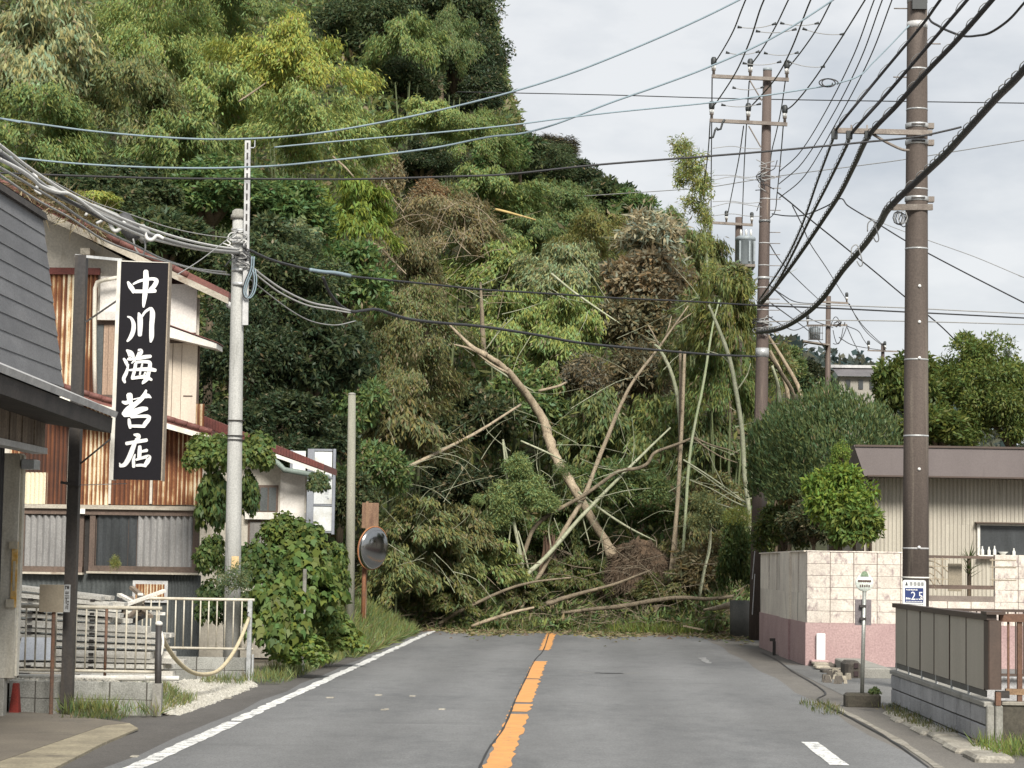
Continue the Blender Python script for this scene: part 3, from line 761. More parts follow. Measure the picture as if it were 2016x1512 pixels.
x0, x1, z0, z1 = R(34, 1256, 101, 1300, 27.2)
single('white_sheet', MB().add([(x0, 27.2, z0), (x1, 27.2, z0 + .01), (x1, 27.4, z1), (x0, 27.4, z1), (x0, 27.23, z0), (x1, 27.23, z0 + .01), (x1, 27.43, z1), (x0, 27.43, z1)],
       [(0, 1, 2, 3), (7, 6, 5, 4), (0, 4, 5, 1), (1, 5, 6, 2), (2, 6, 7, 3), (3, 7, 4, 0)]), plain('white_board', (0.70, 0.72, 0.75), 0.4), 'clean white board leaning on the timber stack behind the railing', 'board')
pile = thing('scrap_timber', 'small dark heap of broken timber offcuts at the end of the plank stack', 'timber heap', (-5.5, 29.6, 0))
for k in range(16):
    c0 = P(r.uniform(212, 290), r.uniform(1165, 1245), 29.8 + r.uniform(-.3, .5)); d = Vector((r.uniform(-.25, .25), r.uniform(-.3, .3), r.uniform(-.12, .1)))
    obj('offcut', MB().beam(c0 - d, c0 + d, .07, .04), (BOARDW, TIMB, DARKWOOD)[k % 3], pile)
for k, (xx, lab) in enumerate(((-5.62, 'long white pipe lying on top of the front block wall'), (-5.3, 'shorter white pipe lying on the gravel behind the front block wall'))):
    y = YW + .5 + k * .35; z = float(yard_z(xx, y)) + .04
    single('white_pipe', MB().tube([(xx - .75 + k * .3, y, z), (xx + .7, y, z + .0)], .03, 8), WHITEP, lab, 'pipe', smooth=True)
# ------------------------------------------------------------------ left: the rusty two-storey house
STUCCO = surf('cream_stucco', (0.60, 0.565, 0.49), (0.47, 0.435, 0.37), 1.2, 0.9, 30, 0.15, 0.2, c3=(0.26, 0.22, 0.16), scale3=0.9, stretch3=(2, 2, .5))
BARGE = surf('barge_board', (0.50, 0.46, 0.38), (0.36, 0.32, 0.26), 3, 0.8, 40, 0.2, 0.2, (.5, 3, 3), c3=(0.18, 0.12, 0.08), scale3=2.5)
TILER = surf('red_roof_tile', (0.20, 0.075, 0.06), (0.14, 0.06, 0.05), 3, 0.7, 40, 0.25, 0.2, c3=(0.10, 0.05, 0.04), scale3=2)
REDB = surf('red_brown_trim', (0.17, 0.045, 0.035), (0.11, 0.035, 0.03), 4, 0.75, 40, 0.25, 0.2)
FRAMEB = surf('brown_frame', (0.13, 0.09, 0.07), (0.09, 0.065, 0.05), 4, 0.75, 40, 0.25, 0.2, (1, 1, .4))
POLYC = surf('corrugated_plastic', (0.40, 0.395, 0.385), (0.27, 0.265, 0.26), 1.3, 0.45, 40, 0.2, 0.1, (4, 4, .6))
POLYD = surf('dull_glass', (0.05, 0.055, 0.058), (0.03, 0.033, 0.034), 1.5, 0.35, 40, 0.25, 0.1, (3, 3, .4))
GREYSH = surf('grey_corrugated', (0.085, 0.095, 0.095), (0.055, 0.062, 0.062), 1.5, 0.7, 40, 0.25, 0.2, (2, 2, .5))
CURT = surf('curtain', (0.26, 0.18, 0.13), (0.36, 0.26, 0.19), 4, 0.9, 30, 0.2, 0.3, (9, 9, .15))
CREAMD = surf('cream_door', (0.62, 0.55, 0.45), (0.54, 0.47, 0.38), 2, 0.7, 40, 0.1, 0.1, (2, 2, .4))
WWALL = surf('white_wall_panel', (0.68, 0.65, 0.61), (0.56, 0.53, 0.49), 1.5, 0.85, 40, 0.12, 0.15, c3=(0.38, 0.33, 0.27), scale3=1.2)
YH = 36.0
hs = thing('corrugated_house', 'two storey house with rusted corrugated iron front and red roof', 'house', (P(220, 1300, YH).x, YH, 0))
XWL, XWR = P(-30, 900, YH).x, P(388, 750, YH).x
# backing wall following the roof slope
def hp(x, y): return P(x, y, YH)
e0, e1 = hp(-40, 372), hp(388, 588)
m = MB().prism([(XWL, YH + .06, 0), (XWR, YH + .06, 0), (XWR, YH + .06, e1.z), (XWL, YH + .06, e0.z)], (-1.85, 9, 0))
obj('wall', m, STUCCO, hs)
# roof slab, tile edge and barge board
ra, rb = hp(-40, 356), hp(458, 592)
up = Vector((0, 0, 0.17))
def roofslab(a, b, th, y0, y1): return MB().prism([a + Vector((0, y0, 0)), b + Vector((0, y0, 0)), b + Vector((0, y0, th * .55)), a + Vector((0, y0, th))], (-.205 * (y1 - y0 - .55) if y1 > 3 else 0, y1 - y0, 0))
rf = obj('roof', roofslab(ra, rb, .17, -.42, .9), TILER, hs)
rm_ = hp(386, 556)
obj('roof_rear', roofslab(ra + Vector((0, .9, 0)), ra.lerp(rb, (rm_.x - ra.x) / (rb.x - ra.x)) + Vector((-.15, .9, -.01)), .16, .0, 8), TILER, hs)
dn = Vector((0, -.46, -.135))
obj('barge_board', MB().prism([ra + dn, rb + dn + Vector((0, 0, .03)), rb + Vector((0, -.46, -.004)), ra + Vector((0, -.46, -.004))], (0, .06, 0)), BARGE, hs)
obj('soffit', MB().prism([ra + Vector((0, -.40, -.05)), rb + Vector((0, -.40, -.05)), rb + Vector((0, -.40, -.002)), ra + Vector((0, -.40, -.002))], (0, .5, 0)), FRAMEB, hs)
tile = MB().tube([(0, 0, 0), (.24, 0, 0)], .055, 8).mesh('verge_tile', TILER, True)
ang = math.atan2(ra.z - rb.z, rb.x - ra.x)
L = (rb - ra).length; nt_ = int(L / .235)
for i in range(nt_):
    if i / nt_ > .8: continue
    p = ra.lerp(rb, i / nt_) + Vector((0, -.42, .13 - .10 * i / nt_))
    inst('verge_tile', tile, rf, p, (0, ang, 0))
ea = hp(458, 598)
obj('eave_gutter', MB().tube([ea + Vector((0, -.4, -.06)), ea + Vector((0, .9, -.06))], .05, 8), FLASH, hs, True)
obj('beam_end', MB().box(*R(163, 493, 182, 506, YH - .1)[:2], YH - .3, YH + .05, *R(163, 493, 182, 506, YH)[2:]), BARGE, hs)
def pan(x0, y0, x1, y1, mat, name, depth=(0, .05), parent=None, color=None, D=YH):
    a, b, c, d = R(x0, y0, x1, y1, D)
    return obj(name, MB().box(a, b, D - depth[1], D - depth[0], c, d), mat, parent or hs, color=color)
def sheet(x0, y0, x1, y1, amt, pitch=.072, amp=.034, mat=None, name='corrugated_sheet', D=YH, parent=None, off=0):
    a, b, c, d = R(x0, y0, x1, y1, D)
    return obj(name, MB().corr(a, b, c, d, D - off, pitch, amp), mat or RUST, parent or hs, color=(amt, amt, amt, 1))
pan(70, 528, 198, 541, REDB, 'trim_band', (0, .07))
for x0, x1, am in ((60, 100, .40), (100, 130, .47), (130, 158, .38), (158, 190, .56)):
    sheet(x0, 541, x1, 800, am)
for x0, x1, am in ((20, 44, .5), (92, 134, .74), (141, 176, .50), (176, 217, .43), (221, 258, .62), (258, 298, .58), (303, 350, .54), (350, 400, .50)):
    sheet(x0, 795, x1, 994, am)
sheet(44, 795, 94, 930, .80); sheet(44, 930, 94, 992, .28, off=.012)
sheet(136, 800, 142, 994, .30, off=.02, pitch=.05)
for x in (219, 300): pan(x - 2.5, 800, x + 2.5, 992, STUCCO, 'sheet_batten', (-.01, .035))
# upper side: window with curtains, white pipe
wn = pan(186, 620, 240, 790, FRAMEB, 'window', (0, .03))
for x0, x1 in ((190, 204), (204, 214), (214, 226), (226, 240)):
    pan(x0, 640, x1 - .8, 780, CURT if x0 != 190 else GREYSH, 'curtain', (.031, .045 + .004 * (x0 % 3)), wn)
pan(196, 615, 240, 632, WWALL, 'window_head', (-.01, .16))
pan(180, 778, 240, 790, FRAMEB, 'window_sill', (-.01, .12))
pan(198, 545, 240, 614, WWALL, 'wall_panel', (.0, .03))
dpp = [P(x, y, YH - .25) for x, y in ((240, 545), (205, 551), (191, 556), (187, 568), (186, 620), (186, 700), (187, 780))]
obj('downpipe', MB().tube(dpp, .034, 8), COLW, hs, True)
# right of the sign: white panel, awning, sliding shutters
pan(318, 560, 388, 655, WWALL, 'wall_panel', (0, .05))
a0, a1, b1, b0 = hp(318, 640), hp(436, 682), hp(436, 692), hp(318, 664)
m = MB().prism([a0 + Vector((0, -.5, 0)), b0 + Vector((0, -.5, 0)), b1 + Vector((0, -.5, 0)), a1 + Vector((0, -.5, 0))], (0, .6, 0))
obj('awning', m, WHITEP, hs)
m = MB().prism([a0 + Vector((0, -.52, .02)), a0 + Vector((0, -.52, .035)), a1 + Vector((.02, -.52, .02)), a1 + Vector((.02, -.52, .005))], (0, .63, 0))
obj('awning_flashing', m, TILER, hs)
wn2 = pan(316, 668, 392, 836, FRAMEB, 'shutter_window', (0, .02))
for x0, x1 in ((318, 339), (340, 357), (358, 388)):
    pan(x0, 676, x1, 834, CREAMD, 'shutter_panel', (.021, .05 if x0 != 340 else .04), wn2)
pan(362, 779, 380, 781, FRAMEB, 'shutter_handle', (.05, .06), wn2)
# pent roof between the storeys
pa_, pb_ = hp(120, 774), hp(428, 862)
pr = obj('pent_roof', roofslab(pa_, pb_, .16, -.55, .02), TILER, hs)
tl2 = MB().tube([(0, 0, 0), (.2, 0, 0)], .045, 7).mesh('verge_tile', TILER, True)
ang2 = math.atan2(pa_.z - pb_.z, pb_.x - pa_.x); L2 = (pb_ - pa_).length; n2 = int(L2 / .2)
for i in range(n2): inst('verge_tile', tl2, pr, pa_.lerp(pb_, i / n2) + Vector((0, -.55, .12 - .06 * i / n2)), (0, ang2, 0))
obj('pent_barge', MB().prism([pa_ + Vector((0, -.58, -.10)), pb_ + Vector((0, -.58, -.085)), pb_ + Vector((0, -.58, -.003)), pa_ + Vector((0, -.58, -.003))], (0, .05, 0)), COLW, hs)
# eave band over the windows
pan(20, 995, 412, 1003, BARGE, 'band_trim', (-.01, .16))
pan(20, 1003, 408, 1014, FRAMEB, 'band_board', (-.01, .11))
obj('band_patch', MB().box(*R(157, 1002, 172, 1012, YH)[:2], YH - .175, YH - .161, *R(157, 1002, 172, 1012, YH)[2:]), WHITEP, hs)
def cwindow(x0, x1, panes):
    a, b, c, d = R(x0, 1014, x1, 1126, YH)
    fr = obj('window', MB().box(a, b, YH - .02, YH + .02, c, d), FRAMEB, hs)
    obj('frame_stile', MB().box(a, a + .09, YH - .09, YH - .02, c, d), FRAMEB, fr)
    obj('frame_stile', MB().box(b - .09, b, YH - .09, YH - .02, c, d), FRAMEB, fr)
    obj('frame_rail', MB().box(a, b, YH - .10, YH - .02, c, c + .09), FRAMEB, fr)
    obj('sill', MB().box(a - .02, b + .02, YH - .16, YH - .02, c - .035, c - .002), BARGE, fr)
    for p0, p1, mat, pit, amp in panes:
        x_0, x_1 = R(p0, 1016, p1, 1118, YH)[:2]
        obj('pane', MB().corr(x_0, x_1, c + .09, d - .01, YH - .03, pit, amp), mat, fr)
cwindow(40, 166, ((50, 136, POLYC, .105, .075), (137, 157, POLYC, .105, .075)))
cwindow(178, 392, ((191, 253, POLYD, .12, .03), (254, 270, POLYD, .12, .03), (272, 386, POLYC, .105, .075)))
pan(166.5, 1016, 177, 1130, DARKWOOD, 'wall_gap', (-.02, -.005))
pan(20, 1130, 392, 1340, GREYSH, 'lower_wall', (-.05, .0))
sheet(40, 1132, 150, 1340, .5, .08, .02, GREYSH, off=.002)
sheet(150, 1132, 262, 1340, .5, .08, .02, GREYSH, off=.002)
sheet(330, 1132, 392, 1340, .5, .05, .016, GREYSH, off=.002)
vt = pan(262, 1143, 331, 1186, FLASH, 'vent_frame', (-.01, .05))
sheet(268, 1150, 325, 1181, .72, .045, .02, RUST, 'vent_sheet', parent=vt, off=.055)

# side wing further along the road
YG = 40.0
wg = thing('side_wing', 'cream single storey wing with a red lean-to roof beyond the grey concrete pole', 'building', (P(520, 1100, YG).x, YG, 0))
a, b, c, d = R(392, 905, 600, 1310, YG)
m = MB().prism([(a, YG, 0), (b, YG, 0), (b, YG, P(600, 935, YG).z), (a, YG, P(392, 862, YG).z)], (-.75, 4.5, 0)); obj('wall', m, STUCCO, wg)
qa, qb = P(400, 842, YG), P(644, 930, YG)
wr = obj('roof', roofslab(qa, qb, .22, -.5, 1.6), TILER, wg)
m = MB()
for i in range(44):
    p = qa.lerp(qb, (i + .5) / 44); q = p + Vector((0, 0, .20 - .09 * (i + .5) / 44))
    m.box(p.x - .024, p.x + .024, YG - .53, YG - .503, p.z + .02, q.z + .01)
obj('roof_edge_tiles', m, REDB, wr)
obj('barge_board', MB().prism([qa + Vector((0, -.55, -.075)), qb + Vector((0, -.55, -.06)), qb + Vector((.02, -.55, -.003)), qa + Vector((0, -.55, -.003))], (0, .06, 0)), WHITEP, wg)
obj('gutter', MB().tube([qa + Vector((1.2, -.5, -.42)), P(560, 925, YG - .5), P(648, 940, YG - .5)], .05, 8), surf('green_grey_gutter', (0.23, 0.28, 0.25), None, 4), wg, True)
def wpan(x0, y0, x1, y1, mat, name, depth, parent=None): return pan(x0, y0, x1, y1, mat, name, depth, parent or wg, D=YG)
wpan(552, 932, 600, 1010, WWALL, 'wall_panel', (.0, .03))
w1 = wpan(488, 955, 548, 1008, FRAMEB, 'window', (0, .03))
for x0 in (496, 513, 530): wpan(x0, 960, x0 + 14, 1006, GREYSH, 'pane', (.03, .04), w1)
wpan(484, 1009, 602, 1023, WHITEP, 'band', (0, .12))
w2 = wpan(488, 1024, 546, 1100, FRAMEB, 'sliding_door', (0, .03))
for x0, x1 in ((492, 515), (516, 541)): wpan(x0, 1028, x1, 1098, surf('grey_door', (0.25, 0.24, 0.22), (0.18, 0.17, 0.16), 2, 0.6, stretch=(3, 3, .3)), 'door_panel', (.03, .045), w2)
wpan(547, 1024, 553, 1110, WHITEP, 'corner_strip', (0, .04))

# tall white framed advertising board on posts
YB = 43.2
SGREY = surf('grey_blue_steel', (0.24, 0.26, 0.29), (0.19, 0.20, 0.23), 3, 0.6, 40, 0.12, 0.1)
SWHITE = surf('weathered_white_sheet', (0.60, 0.62, 0.62), (0.52, 0.54, 0.54), 2, 0.6, 40, 0.1, 0.1, c3=(0.36, 0.34, 0.27), scale3=1.6, lo3=0.56, hi3=0.75)
bd = thing('billboard', 'tall weathered white billboard in grey steel frame behind the lean-to roof', 'billboard', (P(620, 1250, YB).x, YB, 0))
def bpan(x0, y0, x1, y1, mat, name, depth, parent=None): return pan(x0, y0, x1, y1, mat, name, depth, parent or bd, D=YB)
bpan(603, 884, 616, 1260, SGREY, 'post', (-.05, .10))
bpan(655, 884, 660, 1052, SGREY, 'frame_stile', (-.03, .06))
bpan(570, 886, 575, 1100, SGREY, 'frame_stile', (-.03, .06))
bpan(616, 884, 655, 888, SGREY, 'frame_rail', (-.03, .05))
for y0, y1 in ((889, 938), (943, 992), (997, 1045)):
    bpan(617, y0, 654, y1, SWHITE, 'sheet_panel', (0, .03)); bpan(576, y0 - 1, 602, y1 - 1, SWHITE, 'sheet_panel', (.02, .04))
    bpan(616, y1 + 1, 655, y1 + 4, SGREY, 'frame_rail', (-.03, .05)); bpan(576, y1, 602, y1 + 3, SGREY, 'frame_rail', (-.03, .05))
m = MB()
for x0, y0, x1, y1 in ((640, 952, 648, 953.5), (642, 955, 648, 956.5), (640, 958, 646, 959.5), (641, 964, 648, 965.5), (640, 968, 648, 969.3), (639, 972, 647, 973), (641, 978, 646, 979), (644, 981, 648, 983)):
    a, b, c, d = R(x0, y0, x1, y1, YB); m.box(a, b, YB - .034, YB - .0305, c, d)
obj('faded_lettering', m, SGREY, bd, kind='stuff')

# ------------------------------------------------------------------ left poles
YP = 33.6
pt_, pb_ = P(470, 416, YP), P(455, 1330, YP)
lp = thing('utility_pole', 'grey concrete utility pole with a steel extension among cable loops on the left', 'utility pole', (pb_.x, YP, 0))
sh = MB().tube([Vector((pb_.x, YP, 0)).lerp(pt_, t) for t in (0, .35, .7, 1)], [.132, .118, .103, .09], 16)
obj('shaft', sh, POLEC, lp, True)
obj('cap', MB().lathe(pt_, [(.118, -.12), (.118, -.06), (.10, -.05), (.10, .0), (.06, .03), (0, .035)], 14), CONC, lp, True)
ea_, eb_ = P(483, 640, YP - .12), P(488, 277, YP - .12)
ex = obj('steel_extension', MB().beam(ea_, eb_, .085, .05, (0, 1, 0)), FLASH, lp)
for t in np.linspace(.36, .97, 12):
    p = ea_.lerp(eb_, float(t)); obj('slot', MB().box(p.x - .012, p.x + .012, YP - .152, YP - .144, p.z - .05, p.z + .05), STEELD, ex)
for y in (455, 478, 500, 532, 560): 
    p = P(472, y, YP); obj('band', MB().lathe(p, [(.125, -.025), (.125, .025)], 14), GALV, lp, True)
for y in (858, 866, 828): 
    p = P(464, y, YP); obj('wire_band', MB().lathe(p, [(.135, -.006), (.135, .006)], 14), STEELD, lp, True)
p = P(495, 284, YP - .12); obj('extension_hook', MB().box(p.x - .05, p.x + .06, YP - .13, YP - .11, p.z - .06, p.z - .045).box(p.x + .045, p.x + .06, YP - .13, YP - .11, p.z - .06, p.z + .06), GALV, lp)
r = random.Random(5)
for k in range(9):
    x, y = r.uniform(452, 486), r.uniform(440, 500)
    p = [P(x + r.uniform(-16, 16) + 10 * math.sin(i * 2 + k), y + r.uniform(-4, 4) + i * 7, YP - .18) for i in range(5)]
    obj('tied_cable', MB().tube(catmull(p, 4), .012, 5), (CABLE, CABLEW, CABLEG)[k % 3], lp, True)
for k, (dx, col) in enumerate(((0, CABLEB), (7, CABLEB), (-4, CABLE))):
    p = [P(x + dx * .6, y, YP - .2) for x, y in ((496, 505), (494, 530), (484, 556), (480, 575), (487, 587), (497, 575), (501, 552), (498, 530))]
    obj('cable_loop', MB().tube(catmull(p, 4), .011, 5), col, lp, True)
TAGM = surf('yellow_tag', (0.60, 0.45, 0.25), (0.5, 0.36, 0.18), 5)
a, b, c, d = R(456, 1095, 470, 1122, YP - .15); obj('pole_tag', MB().box(a, b, YP - .165, YP - .15, c, d), TAGM, lp)

YQ = 46.0
pt2, pb2 = P(693, 776, YQ), P(688, 1250, YQ)
sp2 = thing('utility_pole', 'short slim grey pole beside the billboard and the traffic mirror', 'utility pole', (pb2.x, YQ, 0))
obj('shaft', MB().tube([(pb2.x, YQ, 0), pt2], [.105, .078], 14), surf('grey_green_pole', (0.27, 0.26, 0.21), (0.20, 0.20, 0.16), 2, 0.9, stretch=(3, 3, .4)), sp2, True)
obj('cap', MB().lathe(pt2, [(.08, -.02), (.08, .01), (.04, .03), (0, .035)], 14), CONC, sp2, True)

# traffic mirror
YM = 47.5
ORANGE = surf('orange_paint', (0.40, 0.17, 0.065), (0.28, 0.12, 0.06), 5, 0.6, c3=(0.30, 0.24, 0.17), scale3=3)
mc = P(733, 1079, YM)
tm = thing('traffic_mirror', 'round convex traffic mirror with an orange rim on a rusty orange post', 'traffic mirror', (P(716, 1240, YM).x, YM, 0))
pz = P(717, 1110, YM + .08)
obj('post', MB().cyl((pz.x, YM + .08, 0), (pz.x, YM + .08, mc.z + .3), .045, 12), surf('rusty_orange', (0.21, 0.085, 0.035), (0.14, 0.065, 0.035), 5, 0.7), tm, True)
ax = Vector((.80, -.60, -.12)).normalized()
Rm = .47
prof = [(Rm * .2, -.08), (Rm * .8, -.05), (Rm * 1.0, .0), (Rm * 1.01, .025), (Rm * .97, .03), (Rm * .95, .02)]
obj('rim', MB().lathe(mc, prof, 32, ax), ORANGE, tm, True)
MIR, ntm, outm = newmat('mirror_glass'); finish(ntm, outm, (0.36, 0.365, 0.36), 0.16, None, metallic=1.0)
obj('mirror_face', MB().lathe(mc, [(Rm * .96, .025)] + [(Rm * .96 * math.cos(t), .025 + .15 * math.sin(t)) for t in np.linspace(0.0, math.pi / 2 - .02, 10)], 40, ax), MIR, tm, True)
obj('bracket', MB().beam(mc - ax * .1, (pz.x, YM + .08, mc.z), .04, .04), RUSTP, tm)
x0, x1, z0, z1 = R(708, 990, 750, 1040, YM + .5)
bb = thing('brown_board', 'weathered brown wooden board standing behind the traffic mirror', 'board', ((x0 + x1) / 2, YM + .5, 0))
obj('panel', MB().bbox(x0 + .05, x1 - .05, YM + .48, YM + .53, z0, z1, .006), surf('brown_ply', (0.25, 0.16, 0.10), (0.15, 0.085, 0.055), 2.2, 0.85, 40, 0.25, 0.3, (4, 4, .7)), bb)
for x in (pz.x,): obj('stile', MB().box(x - .025, x + .025, YM + .46, YM + .54, 0, z1 + .03), surf('stile_brown', (0.24, 0.15, 0.09), None, 3), bb)

# ------------------------------------------------------------------ right: block wall with brown panel fence
PANEL = surf('brown_grey_panel', (0.42, 0.385, 0.32), (0.37, 0.34, 0.282), 1.0, 0.6, 40, 0.08, 0.08, (2, 2, .5))
BRONZE = surf('bronze_aluminium', (0.075, 0.05, 0.038), (0.06, 0.042, 0.033), 3, 0.5, 40, 0.12, 0.08)
RUSTBR = surf('rust_brown_paint', (0.15, 0.075, 0.045), (0.10, 0.055, 0.035), 4, 0.7, 40, 0.25, 0.2)
XF, YN, YE, ZT = 4.06, 22.6, 29.4, 0.455
bw = thing('block_wall', 'grey three course block wall under the brown panel fence on the right', 'wall', (XF, 24.8, 0))
obj('mortar_core', MB().box(XF + .022, XF + .14, YN, YE, -.15, ZT - .008), MORTAR, bw)
nb_ = 8; bl = (YE - YN) / nb_; hr = .185
for rr_ in range(4):
    z1_ = ZT - .05 - rr_ * hr; z0_ = z1_ - hr
    y = YN - (0 if rr_ % 2 else bl * .0)
    for i in range(nb_):
        obj('concrete_block', MB().bbox(XF + random.uniform(0, .006), XF + .14, YN + i * bl + .016, YN + (i + 1) * bl - .016, z0_ + .010, z1_ - .010, .010), BLOCKG, bw)
obj('coping', MB().bbox(XF - .012, XF + .16, YN - .01, YE + .01, ZT - .048, ZT, .008), CONC, bw)
fc = thing('panel_fence', 'brown panel fence with dark top rail standing on the grey block wall', 'fence', (XF + .08, 24.8, ZT))
npn = 6; pl_ = (YE - YN - .35) / npn
for i in range(npn):
    y0 = YN + .3 + i * pl_
    obj('panel', MB().bbox(XF + .05 + .004 * (i % 2), XF + .085, y0 + .008, y0 + pl_ - .008, ZT + .10, 1.262, .004), PANEL, fc)
    obj('panel_foot', MB().box(XF + .055, XF + .08, y0 + pl_ - .09, y0 + pl_ - .04, ZT, ZT + .10), GALV, fc)
    obj('joint_cover', MB().box(XF + .043, XF + .049, y0 - .012, y0 + .012, ZT + .10, 1.26), BRONZE, fc)
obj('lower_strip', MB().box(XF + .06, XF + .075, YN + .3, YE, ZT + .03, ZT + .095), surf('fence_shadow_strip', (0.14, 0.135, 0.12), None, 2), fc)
obj('top_rail', MB().box(XF + .02, XF + .12, YN + .02, YE + .02, 1.265, 1.32), BRONZE, fc)
obj('corner_post', MB().bbox(XF + .035, XF + .165, YN, YN + .28, ZT + .12, 1.263, .01), BRONZE, fc)
obj('post_cap', MB().box(XF + .01, XF + .20, YN - .03, YN + .3, 1.322, 1.35), BRONZE, fc)
obj('corner_bracket', MB().box(XF + .11, XF + .24, YN - .02, YN + .06, ZT + .04, ZT + .11), DARKWOOD, fc)
# the return along the front: dark retaining wall with a brown iron railing
dw = thing('retaining_wall', 'dark stained retaining wall with pale coping at the lower right corner', 'wall', (6, YN, 0))
DWALL = surf('dark_stained_concrete', (0.095, 0.085, 0.065), (0.055, 0.05, 0.04), 1.5, 0.95, 30, 0.25, 0.4, c3=(0.14, 0.125, 0.095), scale3=1.3)
obj('wall_body', MB().box(XF + .17, 9, YN + .02, YN + .2, -.2, ZT - .03), DWALL, dw)
obj('coping', MB().bbox(XF + .17, 9, YN - .0, YN + .22, ZT - .028, ZT + .004, .006), KERB, dw)
obj('end_post', MB().bbox(XF - .0, XF + .075, YN - .10, YN - .02, -.2, ZT - .03, .01).bbox(XF + .085, XF + .16, YN - .10, YN - .02, -.2, ZT - .03, .01), CONC, dw)
obj('end_strip', MB().box(XF + .09, XF + .14, YN - .105, YN - .02, ZT - .029, ZT + .10), RUSTBR, dw)
rl = thing('iron_railing', 'brown iron railing with square bars in front of the pink wall at right edge', 'railing', (6, YN + .1, ZT))
X0 = XF + .22
obj('top_rail', MB().box(X0 - .06, 9, YN + .06, YN + .14, 1.25, 1.33), RUSTBR, rl)
obj('bottom_rail', MB().box(X0 + .0, 9, YN + .07, YN + .13, ZT + .07, ZT + .13), surf('tan_rail', (0.25, 0.16, 0.09), (0.19, 0.12, 0.07), 4), rl)
bar = MB().box(-.011, .011, -.011, .011, 0, 1.25 - ZT - .13).mesh('bar', RUSTBR); post = MB().box(-.024, .024, -.024, .024, -.13, 1.25 - ZT - .13).mesh('post', RUSTBR)
for i in range(40):
    x = X0 + .03 + i * .112
    if x > 8.9: break
    inst('post' if i % 8 == 1 else 'bar', post if i % 8 == 1 else bar, rl, (x, YN + .1, ZT + .13))
# thin railing on the far side of that yard
rl2 = thing('iron_railing', 'thin brown railing at the far side of the yard below the pink wall', 'railing', (6.5, 29.05, 0))
z0, z1 = .42, P(1900, 1198, 29.05).z
obj('top_rail', MB().box(XF + .2, 10, 29.03, 29.07, z1 - .035, z1), BRONZE, rl2)
obj('bottom_rail', MB().box(XF + .2, 10, 29.03, 29.07, z0, z0 + .03), BRONZE, rl2)
bar2 = MB().box(-.008, .008, -.008, .008, 0, z1 - .035 - z0 - .03).mesh('bar', BRONZE)
for i in range(58): inst('bar', bar2, rl2, (XF + .25 + i * .1, 29.05, z0 + .03))
single('grey_wall', MB().bbox(XF + .2, 12, 29.15, 29.27, 0, .40, .01), BLOCKG, 'low grey wall under the thin brown railing of the yard', 'wall', (7, 29.2, 0))

# kerb stone strip along the block wall
mb = MB(); r = random.Random(9)
ks = thing('kerb_strip', 'broken pale concrete kerb strip along the foot of the grey block wall', 'kerb', (3.7, 24, 0))
y = 20.9
while y < 27.8:
    l = r.uniform(.25, 1.3)
    w0 = r.uniform(-.06, .02) + .05 * (1 - (y - 20.9) / 7.5)
    obj('kerb_piece', MB().bbox(3.70 - w0 + r.uniform(-.02, .02), 4.03, y, y + l - .02, -.05, .015 + .03 * (1 - (y - 20.9) / 7.5) + r.uniform(-.01, .015), .03), KERB, ks)
    y += l

# ------------------------------------------------------------------ pink and cream wall
CREAMB = surf('cream_painted_block', (0.66, 0.61, 0.535), (0.52, 0.465, 0.405), 3.5, 0.92, 35, 0.18, 0.5, c3=(0.32, 0.255, 0.245), scale3=7, lo3=0.52, hi3=0.68, objvar=.06, stretch3=(1.4, 1.4, .8))
PINK = surf('pink_render', (0.46, 0.325, 0.31), (0.385, 0.262, 0.255), 1.3, 0.92, 30, 0.2, 0.5, c3=(0.32, 0.215, 0.21), scale3=1.4, stretch3=(2, 2, .6))
YK = 41.0; XK = 4.14
pk = thing('boundary_wall', 'cream block wall with a pink rendered base and a lattice opening', 'wall', (XK, YK, 0))
zt = 2.06; zp = .77; rows = 6; rh = (zt - zp) / rows; bl = .425
obj('pink_base', MB().box(XK - .02, 13, YK - .02, YK + .16, -.1, zp), PINK, pk)
obj('mortar_core', MB().box(XK + .006, 6.05, YK + .006, YK + .144, zp, zt - .03).box(6.05, 7.76, YK + .006, YK + .144, zp, 1.30).box(7.76, 13, YK + .006, YK + .144, zp, zt - .03), surf('cream_joint', (0.20, 0.165, 0.14), None, 3), pk)
for rr_ in range(rows):
    x = XK - .0; i = 0
    while x < 12.9:
        a, b = x, x + bl; z0 = zp + rr_ * rh; z1 = z0 + rh
        opening = (a > 5.95 and b < 7.80 and z1 > 1.36)
        if not opening:
            obj('concrete_block', MB().bbox(a + .005, b - .005, YK + random.uniform(-.003, .003), YK + .15, z0 + .004, z1 - .004, .006), CREAMB, pk)
        x += bl; i += 1
obj('coping', MB().bbox(XK, 6.26, YK - .01, YK + .16, zt, zt + .02, .006), CREAMB, pk)
# lattice in the opening
xa, xb, za, zb = 6.26, 7.79, 1.425, 2.03
xa, xb = 6.27, 7.96
lt = obj('lattice_frame', MB().box(xa - .03, xa + .03, YK + .02, YK + .12, za, zb).box(xb - .03, xb + .03, YK + .02, YK + .12, za, zb).box(xa + .03, xb - .03, YK + .02, YK + .12, za, za + .07).box(xa + .03, xb - .03, YK + .02, YK + .12, zb - .05, zb), FRAMEB, pk)
TANB = surf('tan_bar', (0.33, 0.28, 0.20), (0.27, 0.22, 0.16), 5, 0.6)
for x in (6.32, 6.46, 6.60, 7.5, 7.64, 7.78, 7.90):
    obj('lattice_bar', MB().box(x - .012, x + .012, YK + .0, YK + .018, za + .07, zb - .04), TANB, lt)
for z in (1.60, 1.83, 1.96):
    obj('lattice_bar', MB().box(xa + .03, 6.7, YK - .006, YK - .001, z - .010, z + .010), TANB, lt); obj('lattice_bar', MB().box(7.45, xb - .03, YK - .006, YK - .001, z - .010, z + .010), TANB, lt)
